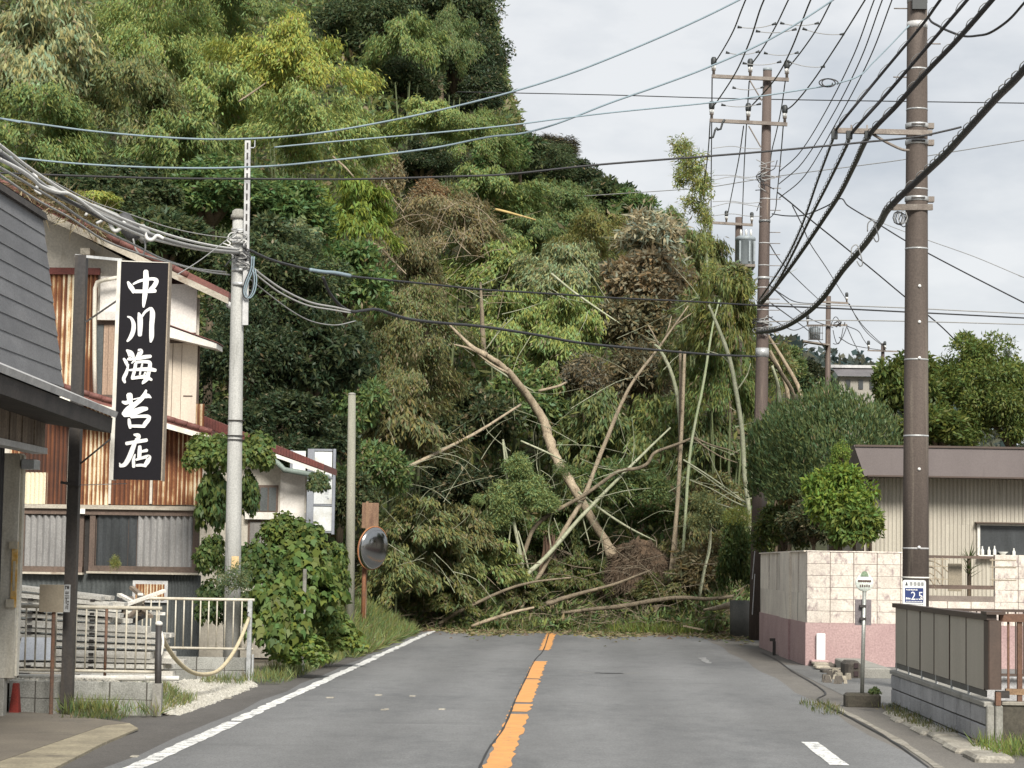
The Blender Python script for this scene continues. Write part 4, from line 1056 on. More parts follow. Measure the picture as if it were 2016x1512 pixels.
for k in range(4):
    p = [(6.34 + .36 * math.sin(t) * (.4 + .2 * k), YK + .03, 1.5 + .11 * k + .10 * math.cos(t * 2)) for t in np.linspace(0, 1.5, 8)]
    obj('lattice_scroll', MB().tube(p, .012, 5), TANB, lt, True)
x0, x1, z0, z1 = R(1826, 1109, 1894, 1147, YK + .3)
single('beige_panel', MB().bbox(6.75, x1, YK + .3, YK + .34, 1.38, z1, .004), surf('beige_sheet', (0.26, 0.225, 0.165), (0.22, 0.19, 0.14), 2, 0.7), 'plain beige panel seen through the lattice opening of the cream wall', 'panel')
# return wall along the road with pilasters and slots
SIDEC = surf('side_cream', (0.74, 0.68, 0.58), (0.58, 0.52, 0.45), 1.5, 0.92, 35, 0.15, 0.4, c3=(0.22, 0.185, 0.16), scale3=1.2, stretch3=(2, 2, .3))
SLOT = plain('slot_dark', (0.06, 0.04, 0.04), 0.9)
Y1, YZ = YK + .16, 50.0
xs_ = lambda y: XK - (y - YK) * .013
def side(y0, y1, z0, z1, out, mat, name):
    m = MB().add([(xs_(y0) - out, y0, z0), (xs_(y1) - out, y1, z0), (xs_(y1) + .15, y1, z0), (xs_(y0) + .15, y0, z0), (xs_(y0) - out, y0, z1), (xs_(y1) - out, y1, z1), (xs_(y1) + .15, y1, z1), (xs_(y0) + .15, y0, z1)],
                 [(3, 2, 1, 0), (4, 5, 6, 7), (0, 1, 5, 4), (1, 2, 6, 5), (2, 3, 7, 6), (3, 0, 4, 7)])
    return obj(name, m, mat, pk)
side(Y1, YZ, -.1, zp, .02, PINK, 'pink_base')
side(Y1, YZ, zp, 1.3, .0, SIDEC, 'side_wall')
side(Y1 + .9, YZ, 1.3, zt - .06, -.06, SLOT, 'slot_backing')
for y0, y1, o in ((YK + .16, YK + 1.25, .0), (YK + 1.55, YK + 2.6, .0), (YK + 2.6, YK + 4.3, .05), (YK + 4.3, YK + 5.3, .0), (YK + 5.5, YK + 6.9, .0), (YK + 7.2, YZ, .0)):
    side(y0, y1, 1.301, zt, o, SIDEC, 'side_panel')
side(YK + 2.6, YK + 4.3, zp, 1.30, .05, SIDEC, 'side_pilaster')
side(YK + 2.6, YK + 4.3, -.1, zp - .002, .06, PINK, 'pink_pilaster')
obj('side_coping', MB().beam((xs_(Y1) + .06, Y1, zt + .012), (xs_(YZ) + .06, YZ, zt + .012), .2, .022), SIDEC, pk)
p = G(1524, 1290); single('drain_pipe', MB().box(p.x - .03, p.x + .03, p.y - .03, p.y + .03, 0, .28).box(p.x - .09, p.x + .02, p.y - .03, p.y + .03, .28, .34), STEELD, 'short dark pipe sticking up at the foot of the pink side wall', 'pipe')
x0, x1, z0, z1 = R(1607, 1247, 1625, 1300, YK - .08)
single('white_marker', MB().bbox(x0, x1, YK - .10, YK - .05, .06, z1, .012), plain('marker_white', (0.78, 0.79, 0.78), 0.5), 'narrow white marker plate standing against the pink wall corner', 'marker')
# rubble and steps at the pink wall's foot
STONE = surf('pale_stone', (0.42, 0.38, 0.30), (0.30, 0.26, 0.20), 5, 0.9, 40, 0.3, 0.5)
DSTONE = surf('dark_stone', (0.12, 0.105, 0.085), (0.08, 0.07, 0.06), 5, 0.9, 40, 0.3, 0.5)
rb_ = thing('rubble_steps', 'broken stone steps and drain rubble at the foot of the pink wall', 'rubble', (5, 38, 0))
r = random.Random(21)
for x0, y0, x1, y1, D, mat in ((1598, 1300, 1632, 1304, 40.6, PINK), (1603, 1305, 1632, 1309, 40.0, STONE), (1606, 1311, 1635, 1316, 39.3, STONE), (1622, 1317, 1672, 1321, 38.6, STONE), (1636, 1321, 1658, 1326, 37.9, STONE),
                               (1600, 1304, 1640, 1318, 40.75, DSTONE), (1625, 1309, 1700, 1318, 40.3, DSTONE), (1664, 1305, 1695, 1308, 40.2, STONE), (1670, 1313, 1696, 1318, 39.2, STONE), (1620, 1322, 1664, 1330, 38.2, DSTONE)):
    a, b, c, d = R(x0, y0, x1, y1, D); obj('slab', MB().bbox(a, b, D, D + .5, max(c, 0), max(d, .05), .015), mat, rb_)
for k in range(26):
    x, y = r.uniform(1622, 1672), r.uniform(1326, 1348); p = G(x, y); s = r.uniform(.04, .10)
    obj('stone', MB().add([p + Vector((r.uniform(.6, 1) * s * math.cos(t) * (1 if z < .5 else .6), r.uniform(.6, 1) * s * math.sin(t) * (1 if z < .5 else .6), z * s * 1.2)) for z in (0, 1) for t in np.linspace(0, 2 * math.pi, 6)[:-1]],
        [(0, 1, 6, 5), (1, 2, 7, 6), (2, 3, 8, 7), (3, 4, 9, 8), (4, 0, 5, 9), (5, 6, 7, 8, 9)]), (STONE, DSTONE, STONE)[k % 3], rb_)
a, b, c, d = R(1664, 1320, 1696, 1350, 36.5)
obj('drain_block', MB().bbox(a, b, 36.5, 37.2, 0, .27, .05), DSTONE, rb_)
for z in (.03, .16): obj('drain_hole', MB().box(a + .14, a + .21, 36.48, 36.5, z, z + .08), SLOT, rb_)
obj('side_slab', MB().bbox(b + .02, b + .5, 36.6, 40.5, 0, .16, .02), CONC, rb_)

# bus stop
GREENG = surf('stop_green', (0.25, 0.33, 0.22), (0.2, 0.28, 0.18), 5)
STOPW = surf('stop_disc_white', (0.62, 0.66, 0.60), (0.55, 0.60, 0.55), 4, 0.5)
STOPP = surf('stop_pole_steel', (0.36, 0.37, 0.34), (0.28, 0.29, 0.27), 5, 0.4, metallic=.5)
MOSSC = surf('mossy_concrete', (0.075, 0.065, 0.05), (0.045, 0.042, 0.03), 5, 0.95, 40, 0.35, 0.6, c3=(0.07, 0.085, 0.03), scale3=5)
pb_ = G(1700, 1392); Db = pb_.y + .15
bs = thing('bus_stop', 'slim bus stop sign with a small round white disc on a mossy concrete block', 'bus stop', (pb_.x, Db, 0))
obj('base', MB().bbox(pb_.x - .225, pb_.x + .225, Db - .15, Db + .15, 0, .17, .03), MOSSC, bs)
pt_ = P(1702, 1170, Db)
obj('pole', MB().cyl((pb_.x, Db, .17), (pt_.x, Db, pt_.z + .1), .026, 12), STOPP, bs, True)
dc = P(1702, 1147, Db - .03)
obj('disc', MB().lathe(dc + Vector((0, 0, .0)), [(.112, .0), (.116, .008), (.116, .022), (.112, .03)], 28, (0, 1, 0)), STOPW, bs, True)
m = MB().prism([dc + Vector((x, -.012, z)) for x, z in ((-.055, .085), (.055, .085), (.03, .135), (0, .15), (-.03, .135))], (0, .02, 0)); obj('top_mark', m, GREENG, bs)
m = MB()
for x0, x1, z in ((-.085, .085, .012), ): m.box(dc.x + x0, dc.x + x1, dc.y - .008, dc.y - .001, dc.z + z, dc.z + z + .02)
for i in range(5): m.box(dc.x - .06 + i * .028, dc.x - .045 + i * .028, dc.y - .008, dc.y - .001, dc.z - .055, dc.z - .03 + .006 * (i % 2))
for i in range(6): m.box(dc.x - .075 + i * .028, dc.x - .06 + i * .028, dc.y - .011, dc.y - .0085, dc.z + .010, dc.z + .034)
obj('lettering', m, kind='stuff', parent=bs, mat=surf('stop_ink', (0.12, 0.07, 0.06), None, 5))
x0, x1, z0, z1 = R(1683.5, 1180, 1715.5, 1231, Db + .03)
obj('timetable_board', MB().bbox(x0, x1, Db + .028, Db + .05, z0, z1, .004), surf('grey_purple_plate', (0.16, 0.14, 0.145), (0.13, 0.115, 0.12), 3, 0.6), bs)
obj('pole_clip', MB().box(pb_.x - .035, pb_.x + .045, Db - .032, Db + .03, z1 - .10, z1 - .07).box(pb_.x - .03, pb_.x + .045, Db - .032, Db + .03, z0 + .07, z0 + .1), STEELD, bs)

# ------------------------------------------------------------------ cream sided house on the right
YR = 46.0
SIDING = surf('cream_siding', (0.47, 0.44, 0.37), (0.39, 0.36, 0.30), 1.0, 0.7, 40, 0.1, 0.1, (3, 3, .3), objvar=.05, c3=(0.27, 0.245, 0.20), scale3=1.5, stretch3=(5, 5, .25), lo3=0.6, hi3=0.75)
FASC = surf('grey_brown_fascia', (0.145, 0.122, 0.118), (0.12, 0.10, 0.097), 1.5, 0.6, 40, 0.1, 0.08, (1, 1, .3), c3=(0.085, 0.075, 0.07), scale3=1.5, stretch3=(5, 5, .3), lo3=0.62, hi3=0.8)
rh_ = thing('sided_house', 'single storey house with cream ribbed siding and a grey brown roof edge', 'house', (9, YR, 0))
XA = P(1702, 1000, YR).x; XB = 13.5; zE = P(1850, 941, YR).z; zF = P(1850, 882, YR).z
obj('wall', MB().box(XA + .01, XB, YR + .05, YR + 7, 0, zE + .1), STUCCO, rh_)
x = XA; k = 0
wx0, wx1, wz0, wz1 = R(1926, 1035, 2100, 1094, YR)
while x < XB:
    x2 = min(x + .83, XB)
    segs = [(x, x2, 0, zE)]
    if x2 > wx0 and x < wx1:
        segs = [(x, x2, 0, wz0), (x, x2, wz1, zE)]
        if x < wx0: segs.append((x, wx0, wz0, wz1))
        if x2 > wx1: segs.append((wx1, x2, wz0, wz1))
    for a, b, c, d in segs: obj('siding_sheet', MB().corr(a, b, c, d, YR + .045, .083, .022, True), SIDING, rh_)
    x = x2; k += 1
obj('fascia', MB().prism([(P(1681, 882, YR - .7).x, YR - .7, zF), (XB + .5, YR - .7, zF), (XB + .5, YR - .7, zE - .01), (P(1702, 940, YR - .7).x, YR - .7, zE - .01)][::-1], (0, 8, 0)), FASC, rh_)
obj('fascia_trim', MB().box(XA - .28, XB + .5, YR - .73, YR - .703, zF - .035, zF + .005).box(XA - .03, XB + .5, YR - .73, YR - .703, zE - .02, zE + .01), BRONZE, rh_)
obj('downpipe', MB().tube([P(1713, 944, YR - .1), P(1713, 1085, YR - .1)], .035, 8).tube([P(1700, 944, YR - .1), P(1700, 1085, YR - .1)], .012, 6), FRAMEB, rh_, True)
wf = obj('window', MB().box(wx0, wx1, YR + .03, YR + .048, wz0, wz1), POLYD, rh_)
obj('window_frame', MB().box(wx0 - .02, wx0 + .035, YR - .02, YR + .03, wz0 - .02, wz1 + .03).box(wx0 + .035, wx1, YR - .02, YR + .03, wz1 - .005, wz1 + .03), WHITEP, wf)
obj('window_hood', MB().box(wx0 - .07, wx1, YR - .14, YR + .04, wz1 + .035, wz1 + .06), FRAMEB, wf)
obj('window_sill', MB().box(wx0 - .02, wx1, YR - .16, YR + .03, wz0 - .04, wz0), WHITEP, wf)
BOTT = plain('bottle_white', (0.66, 0.66, 0.62), 0.35)
for k, (px_, h_, lab) in enumerate(((1934, 17, 'slim white bottle nearest the left end of the window sill'), (1947, 16, 'pinkish white bottle second from the left on the window sill'), (1958, 18, 'white pump bottle in the middle of the window sill'), (1996, 14, 'short pale jar at the right of the bottles on the window sill'))):
    p = P(px_, 1091, YR - .06); s = h_ / 95.6
    single('bottle', MB().lathe((p.x, YR - .06, wz0), [(.034, 0), (.036, s * .1), (.036, s * .55), (.015, s * .75), (.014, s), (0, s + .003)], 12), BOTT, lab, 'bottle', smooth=True)
a = P(1966, 1088, YR - .06); single('dish', MB().lathe((a.x + .09, YR - .06, wz0), [(.05, 0), (.055, .03), (.11, .07), (.105, .072)], 14), BOTT, 'white dish lying among the bottles on the window sill', 'dish', smooth=True)
# ------------------------------------------------------------------ right: utility poles
ARM = surf('crossarm_steel', (0.23, 0.20, 0.17), (0.16, 0.13, 0.11), 6, 0.6, 40, 0.2, 0.15, c3=(0.34, 0.31, 0.27), scale3=5)
TRAFO = surf('transformer_grey', (0.30, 0.34, 0.36), (0.24, 0.27, 0.29), 4, 0.5, 40, 0.1, 0.1)
def polething(label, x0, y0, x1, y1, D, r0, r1, mat, n=16, base=True):
    b, t = P(x0, y0, D), P(x1, y1, D)
    b2 = b + (t - b) * ((0 - b.z) / (t.z - b.z)) if base else b
    th = thing('utility_pole', label, 'utility pole', b2)
    obj('shaft', MB().tube([b2.lerp(t, k) for k in (0, .33, .66, 1)], [r0, r0 + (r1 - r0) * .33, r0 + (r1 - r0) * .66, r1], n), mat, th, True)
    def at(y): return b.lerp(t, (y - y0) / (y1 - y0))
    def rad(y): return r0 + (r1 - r0) * ((at(y).z - b2.z) / (t.z - b2.z))
    return th, at, rad
def ins_mesh():
    m = MB().lathe((0, 0, 0), [(.035, 0), (.035, .10), (.055, .11), (.055, .13), (.035, .14)], 10)
    return m.mesh('insulator_base', ARM, True), MB().lathe((0, 0, .14), [(.05, 0), (.058, .05), (.05, .10)], 10).mesh('insulator_body', PORC, True), MB().lathe((0, 0, .24), [(.06, 0), (.072, .04), (.072, .15), (.05, .20), (0, .21)], 10).mesh('insulator_cap', DARKR, True)
IB, IW, IC = ins_mesh()
def insulator(th, p, s=1.0):
    o = inst('insulator', IB, th, p, scale=(s, s, s))
    for n_, m_ in (('porcelain', IW), ('rubber_cap', IC)):
        c = bpy.data.objects.new(n_, m_); COL.objects.link(c); c.parent = o; ROOT[c.name] = ROOT[o.name]
    return o
STEP = MB().cyl((0, 0, 0), (.20, 0, 0), .010, 6).mesh('step_bolt', ARM, True)

# near right pole
DR = 33.6
th, at, rad = polething('thick brown concrete utility pole with a white and blue flood sign near its foot', 1802, 1345, 1807, -430, DR, .205, .135, POLEB, 20)
NEAR = th
for y in (262, 295, 407):
    p = at(y); r = rad(y)
    obj('band', MB().lathe(p, [(r + .008, -.035), (r + .014, -.03), (r + .014, .03), (r + .008, .035)], 18), GALV, th, True)
    obj('band_bolt', MB().box(p.x + r, p.x + r + .09, DR - .06, DR + .06, p.z - .04, p.z + .04), ARM, th)
    obj('band_slot', MB().box(p.x - .10, p.x + .10, DR - r - .018, DR - r + .03, p.z - .012, p.z + .012), STEELD, th)
for y in (10, 62, 150, 230, 388, 505, 722, 870, 1087, 1143):
    p = at(y); r = rad(y); hgt = .05 if y in (62, 10) else .012
    obj('thin_band', MB().lathe(p, [(r + .004, -hgt), (r + .004, hgt)], 18), FLASH if y in (62, 1087, 1143) else GALV, th, True)
for y, s in ((28, -1), (98, 1), (165, -1)):
    p = at(y); inst('step_bolt', STEP, th, p + Vector((s * rad(y), 0, 0)), (0, 0, 0 if s > 0 else math.pi))
for y in (580, 650, 720, 935, 1085):
    p = at(y); obj('bolt_head', MB().lathe((p.x + .02, DR - rad(y) - .012, p.z), [(.025, 0), (.02, .02)], 8, (0, 1, 0)), PORC, th, True)
p0, p1 = P(1643, 257, DR - .25), P(1835, 262, DR - .25)
ca = obj('crossarm', MB().beam(p0, p1, .075, .075), ARM, th)
obj('brace', MB().tube(catmull([P(1715, 262, DR - .22), P(1745, 280, DR - .22), P(1775, 294, DR - .22), P(1790, 296, DR - .2)], 3), .022, 6), ARM, th, True)
for x in (1676, 1707): p = P(x, 255, DR - .25); obj('arm_peg', MB().cyl(p, p + Vector((0, 0, .07)), .012, 6), ARM, ca)
for x in (1643, 1672, 1708): p = P(x, 262, DR - .3); obj('cable_clamp', MB().box(p.x - .045, p.x + .045, DR - .34, DR - .26, p.z - .09, p.z + .03), DARKR, th)
obj('drop_clamp', MB().beam(P(1752, 408, DR - .3), P(1835, 408, DR - .1), .06, .09), ARM, th)
r = random.Random(11)
for k in range(5):
    c0 = P(1768 + r.uniform(-8, 8), 412 + r.uniform(-4, 10), DR - .3)
    obj('hanging_loop', MB().tube([c0 + Vector((.07 * math.sin(t) + .02 * k, .02 * k, -.1 - .10 * math.cos(t))) for t in np.linspace(0, 2 * math.pi, 9)], .008, 5), (CABLE, CABLEG)[k % 2], th, True)
# upper arms above the picture carry the high lines
for yy in (-330, -215):
    a, b = at(yy) + Vector((-1.25, -.15, 0)), at(yy) + Vector((.5, -.15, 0))
    obj('crossarm', MB().beam(a, b, .075, .075), ARM, th)
    for f in (.03, .45, .97): insulator(th, a.lerp(b, f) + Vector((0, 0, .04)))
obj('pole_steel_box', MB().box(at(18).x - .10, at(18).x + .12, DR - .2, DR - .12, at(22).z - .1, at(22).z + .1), DARKR, th)

# flood depth sign on the pole
a, b, c, d = R(1777, 1142, 1823, 1194, DR - .25)
fs = thing('flood_sign', 'white and blue 2.5m flood height sign strapped to the thick brown pole', 'sign', ((a + b) / 2, DR - .25, c))
rc = .03; YF2 = DR - .245
poly = []
for cx_, cz_, t0 in ((b - rc, d - rc, 0), (a + rc, d - rc, 90), (a + .004, c + .004, 180), (b - .004, c + .004, 270)):
    q = rc if t0 < 180 else .004
    for t in (0, 45, 90): poly.append((cx_ + q * math.cos(math.radians(t0 + t)), YF2, cz_ + q * math.sin(math.radians(t0 + t))))
obj('plate', MB().prism(poly, (0, .012, 0)), plain('sign_white', (0.72, 0.73, 0.71), 0.4), fs)
BLUE = plain('sign_blue', (0.025, 0.045, 0.16), 0.4); INK = plain('sign_ink', (0.05, 0.055, 0.06), 0.5)
w_, h_ = b - a, d - c
def frac(u0, v0, u1, v1, lift, mb=None): return (mb or MB()).box(a + u0 * w_, a + u1 * w_, YF2 - lift, YF2 - lift + .0015, d - v1 * h_, d - v0 * h_)
obj('blue_panel', frac(.10, .30, .89, .85, .003), BLUE, fs)
m = MB().prism([(a + u * w_, YF2 - .003, d - v * h_) for u, v in ((.11, .21), (.155, .08), (.19, .08), (.225, .21))], (0, .0015, 0)); obj('pictogram', m, INK, fs)
m = MB()
for g0 in (.31, .48, .64, .79):      # small unreadable header characters
    for fx, fy, fw, fh in ((0, 0, 1, .13), (.42, 0, .16, 1), (0, .4, 1, .12), (.05, .82, .9, .13), (0, .2, .14, .6), (.84, .25, .14, .7)):
        frac(g0 + fx * .11, .085 + fy * .125, g0 + (fx + fw) * .11, .085 + (fy + fh) * .125, .003, m)
obj('header_lettering', m, INK, fs, kind='stuff')
m = MB()
for i in range(9): frac(.15 + i * .055, .345 + .012 * (i % 2), .15 + i * .055 + .040, .385 + .006 * (i % 3), .006, m)
for i in range(3): frac(.14 + i * .07, .66 + .01 * i, .195 + i * .07, .735, .006, m)
for i in range(11): frac(.14 + i * .065, .795, .14 + i * .065 + .048, .82, .006, m)
obj('small_lettering', m, LETTER, fs, kind='stuff')
def text(body, size, p, parent, mat, name, sx=1.0):
    cu = bpy.data.curves.new(name, 'FONT'); cu.body = body; cu.size = size; cu.extrude = .0008
    o = bpy.data.objects.new(name, cu); COL.objects.link(o)
    me = bpy.data.meshes.new_from_object(o.evaluated_get(bpy.context.evaluated_depsgraph_get()))
    bpy.data.objects.remove(o); me.materials.clear(); me.materials.append(mat)
    return inst(name, me, parent, p, (math.pi / 2, 0, 0), (sx, 1, 1))
text('2.5', .17, (a + .345 * w_, YF2 - .005, d - .745 * h_), fs, LETTER, 'numeral', .9)
text('m', .10, (a + .75 * w_, YF2 - .005, d - .745 * h_), fs, LETTER, 'numeral', .9)
obj('bottom_rule', frac(.10, .905, .84, .915, .003), INK, fs)
obj('corner_mark', MB().prism([(a + .84 * w_, YF2 - .003, d - .93 * h_), (a + .88 * w_, YF2 - .003, d - .93 * h_), (a + .88 * w_, YF2 - .003, d - .87 * h_)], (0, .0015, 0)), surf('mark_green', (.2, .3, .22), None, 3), fs)
obj('strap', MB().lathe(at(1143), [(rad(1143) + .012, -.012), (rad(1143) + .012, .012)], 18), WHITEP, fs, True)

# middle pole with two high voltage arms
DM = 55.0
th, at, rad = polething('tall red brown utility pole with two insulator crossarms behind the clipped hedge', 1490, 1250, 1511, 136, DM, .20, .108, POLER, 18)
MID = th
obj('top_cap', MB().lathe(at(136), [(.112, -.05), (.112, .02), (0, .03)], 16), TRAFO, th, True)
obj('lower_shaft', MB().lathe(at(830) , [(.178, -4.6), (.168, 0)], 18), surf('lower_pole', (0.085, 0.07, 0.062), (0.06, 0.05, 0.045), 2), th, True)
def arm(th, x0, y0, x1, y1, D, xs, s=1.0, w=.085):
    a, b = P(x0, y0, D), P(x1, y1, D); o = obj('crossarm', MB().beam(a, b, w, w), ARM, th)
    for x in xs: insulator(th, P(x, y0 + (y1 - y0) * (x - x0) / (x1 - x0), D) + Vector((0, 0, .04)), s)
    return o
arm(th, 1401, 150, 1553, 157, DM - .2, (1405, 1477, 1549)); arm(th, 1397, 237, 1550, 245, DM - .2, (1401, 1473, 1545))
for x0, y0, x1, y1 in ((1476, 158, 1500, 198), (1474, 248, 1498, 290)):
    obj('brace', MB().beam(P(x0, y0, DM - .2), P(x1, y1, DM - .15), .045, .02), ARM, th)
for x, y in ((1423, 240), (1408, 256)): 
    p = P(x, y, DM - .25); obj('cutout_switch', MB().tube([p + Vector((.05, 0, .06)), p, p + Vector((-.05, 0, -.18)), p + Vector((-.14, 0, -.2))], .03, 6), DARKR, th, True)
ys = list(range(330, 690, 22)) + [440, 553, 600, 640]
for i, y in enumerate(ys):
    if y in (440, 553, 600, 640):
        obj('band', MB().lathe(at(y), [(rad(y) + .012, -.03), (rad(y) + .012, .03)], 16), GALV, th, True); continue
    p = at(y); inst('step_bolt', STEP, th, p + Vector((rad(y), 0, 0)), (0, 0, 0), (1.3, 1, 1))
    if i % 2: obj('thin_band', MB().lathe(p, [(rad(y) + .006, -.012), (rad(y) + .006, .012)], 16), FLASH, th, True)
obj('pale_band', MB().lathe(at(700), [(rad(700) + .01, -.11), (rad(700) + .01, .11)], 16), GALV, th, True)
r = random.Random(4)
for k in range(10):
    y = r.choice((345, 365, 385, 560, 600, 650)); p = at(y)
    pts = [p + Vector((r.uniform(-.3, .3), -.25 + r.uniform(-.05, .05), .12 * (2 - i) + r.uniform(-.06, .06))) for i in range(5)]
    obj('cable_tangle', MB().tube(catmull(pts, 4), .012, 5), (CABLE, CABLEG)[k % 2], th, True)
for y0, y1 in ((1085, 1140), (1130, 1210)):
    p0, p1 = P(1486, y0, DM - .25), P(1481, y1, DM - .25); obj('conduit_strip', MB().beam(p0, p1, .02, .02), FLASH, th)

# transformer pole behind it
DT = 76.0
th, at, rad = polething('dark utility pole with a pale grey transformer drum behind the middle pole', 1449, 1100, 1455, 428, DT, .19, .125, POLER, 14)
arm(th, 1378, 437, 1482, 443, DT - .2, (1430, 1480), .9)
for y, s in ((525, 1), (436, 0)):
    if s:
        obj('platform', MB().beam(P(1408, 524, DT - .35), P(1485, 526, DT - .35), .9, .09), ARM, th)
tp = P(1467, 523, DT - .5)
obj('transformer', MB().lathe(tp, [(.30, 0), (.33, .03), (.33, .85), (.35, .86), (.35, .95), (.27, 1.0), (0, 1.03)], 18), TRAFO, th, True)
for k in (-.16, .02, .18): obj('bushing', MB().lathe(tp + Vector((k, -.1, 1.0)), [(.04, 0), (.04, .16), (.02, .22)], 8), PORC, th, True)
for k in (-.2, .12, .28): obj('cooling_rib', MB().box(tp.x + k - .03, tp.x + k + .03, tp.y - .38, tp.y - .3, tp.z + .1, tp.z + .8), TRAFO, th)
obj('platform_strut', MB().beam(P(1490, 548, DT - .3), P(1455, 600, DT - .2), .05, .05), ARM, th)

# far poles
DFp = 100.0
th, at, rad = polething('distant thin red brown utility pole with a caged transformer against the sky', 1628, 900, 1631, 583, DFp, .16, .11, POLER, 12)
arm(th, 1612, 594, 1670, 597, DFp - .2, (1667,), 1.0); arm(th, 1588, 641, 1668, 640, DFp - .2, (1590,), 1.0)
tb = P(1604, 668, DFp - .3)
m = MB().lathe(tb, [(.24, 0), (.25, .48), (.22, .55), (0, .56)], 12); obj('transformer', m, TRAFO, th, True)
m = MB()
for k in range(7): m.beam(tb + Vector((-.3 + k * .1, -.32, -.05)), tb + Vector((-.3 + k * .1, -.32, .6)), .02, .02)
for z in (-.05, .25, .6): m.beam(tb + Vector((-.32, -.32, z)), tb + Vector((.34, -.32, z)), .03, .03)
obj('cage', m, STEELD, th)
obj('platform', MB().beam(P(1580, 672, DFp - .25), P(1632, 680, DFp - .25), .6, .06), ARM, th)
for (xa, ya, xb, yb, sag) in ((1636, 640, 1652, 632, -12), (1640, 676, 1668, 640, 14), (1640, 650, 1660, 645, 30)):
    pts = [P(xa + (xb - xa) * t, ya + (yb - ya) * t + sag * 4 * t * (1 - t), DFp - .3) for t in np.linspace(0, 1, 8)]
    obj('jumper_cable', MB().tube(pts, .018, 5), CABLE, th, True)
m = MB(); 
for k in range(14):
    c0 = P(1655 + random.uniform(-10, 12), 638 + random.uniform(-6, 7), DFp - .3); m.beam(c0, c0 + Vector((random.uniform(-.15, .15), 0, random.uniform(-.1, .1))), .05, .05)
obj('cable_tangle', m, STEELD, th)
D2p = 140.0
th, at, rad = polething('farthest utility pole whose crossarm shows left of the big conifer', 1738, 860, 1738, 676, D2p, .15, .11, POLER, 10)
arm(th, 1708, 690, 1768, 692, D2p - .2, (1710, 1742), 1.3)

# ------------------------------------------------------------------ overhead lines
def wire(label, pts, r, D0, D1, mat=None, group=None, name='power_cable', cat='cable', Ds=None, spiral=None):
    d = [0.0]
    for i in range(1, len(pts)): d.append(d[-1] + math.dist(pts[i], pts[i - 1]))
    q = []
    for i, (x, y) in enumerate(pts):
        D = np.interp(i, *zip(*Ds)) if Ds else 1 / ((1 - d[i] / d[-1]) / D0 + d[i] / d[-1] / D1)
        q.append(P(x, y, D))
    if pts[0][0] < 0: q.insert(0, q[0] + (q[0] - q[1]).normalized() * 9)      # lines run on beyond the picture
    if pts[-1][0] > 2040: q.append(q[-1] + (q[-1] - q[-2]).normalized() * 12)
    q = catmull(q, 7)
    if not spiral:
        return single(name, MB().tube(q, r, 6), mat or CABLE, label, cat, q[0], group, True)
    t = thing(name, label, cat, q[0], group)
    obj('cable', MB().tube(q, r, 8), mat or CABLE, t, True)
    s = [0.0]
    for i in range(1, len(q)): s.append(s[-1] + (q[i] - q[i - 1]).length)
    n = int(s[-1] / spiral[1] * 7); pts3 = []
    Q = np.array([list(v) for v in q])
    for k in range(n + 1):
        u = s[-1] * k / n; c = Vector([np.interp(u, s, Q[:, j]) for j in range(3)]); a = 2 * math.pi * k / 7
        pts3.append(c + Vector((spiral[0] * math.cos(a), spiral[0] * .5 * math.cos(a), spiral[0] * .75 + spiral[0] * math.sin(a))))
    obj('spiral_hanger', MB().tube(pts3, spiral[2], 4), CABLEG, t, True)
    return t
hv = 'high lines from the two crossarms of the middle pole'
TOPD = {'Ds': None}
wire('high line from the left insulator of the top crossarm up to the picture edge', [(1405, 127), (1424, 97), (1445, 58), (1467, 2), (1530, -140), (1640, -335)], .017, DM, DR, group=hv)
wire('high line from the middle insulator of the top crossarm up to the picture edge', [(1477, 130), (1500, 98), (1527, 52), (1552, 0), (1620, -140), (1720, -335)], .017, DM, DR, group=hv)
wire('high line from the right insulator of the top crossarm up to the picture edge', [(1550, 136), (1577, 102), (1608, 57), (1638, 0), (1710, -140), (1830, -335)], .017, DM, DR, group=hv)
wire('high line from the left insulator of the lower crossarm up to the picture edge', [(1401, 213), (1415, 195), (1450, 140), (1478, 76), (1504, 0), (1560, -100), (1645, -218)], .017, DM, DR, group=hv)
wire('high line from the middle insulator of the lower crossarm up past the pole top', [(1474, 214), (1495, 192), (1530, 150), (1560, 92), (1596, 0), (1650, -110), (1725, -218)], .017, DM, DR, group=hv)
wire('high line from the right insulator of the lower crossarm up to the picture edge', [(1546, 218), (1565, 203), (1600, 160), (1650, 85), (1703, 0), (1770, -110), (1830, -218)], .017, DM, DR, group=hv)
lv = 'three parallel service lines rising to the right of the middle pole'
for (pts, lab) in (([(1534, 338), (1575, 300), (1625, 220), (1680, 110), (1721, 0), (1775, -130)], 'leftmost of three thin parallel lines rising from the middle pole'),
                   ([(1534, 362), (1580, 320), (1640, 225), (1695, 115), (1737, 0), (1790, -130)], 'middle of three thin parallel lines rising from the middle pole'),
                   ([(1534, 390), (1585, 345), (1650, 235), (1712, 115), (1756, 0), (1805, -130)], 'rightmost of three thin parallel lines rising from the middle pole')):
    wire(lab, pts, .012, DM - .2, DR, group=lv)
sp_pairs = [((1452, 53), (1528, 46)), ((1488, 61), (1568, 57)), ((1536, 45), (1612, 45)), ((1580, 56), (1662, 67)), ((1429, 103), (1495, 101)), ((1504, 104), (1572, 103)),
            ((1462, 124), (1538, 121)), ((1550, 120), (1624, 131)), ((1442, 172), (1504, 171)), ((1420, 206), (1498, 204))]
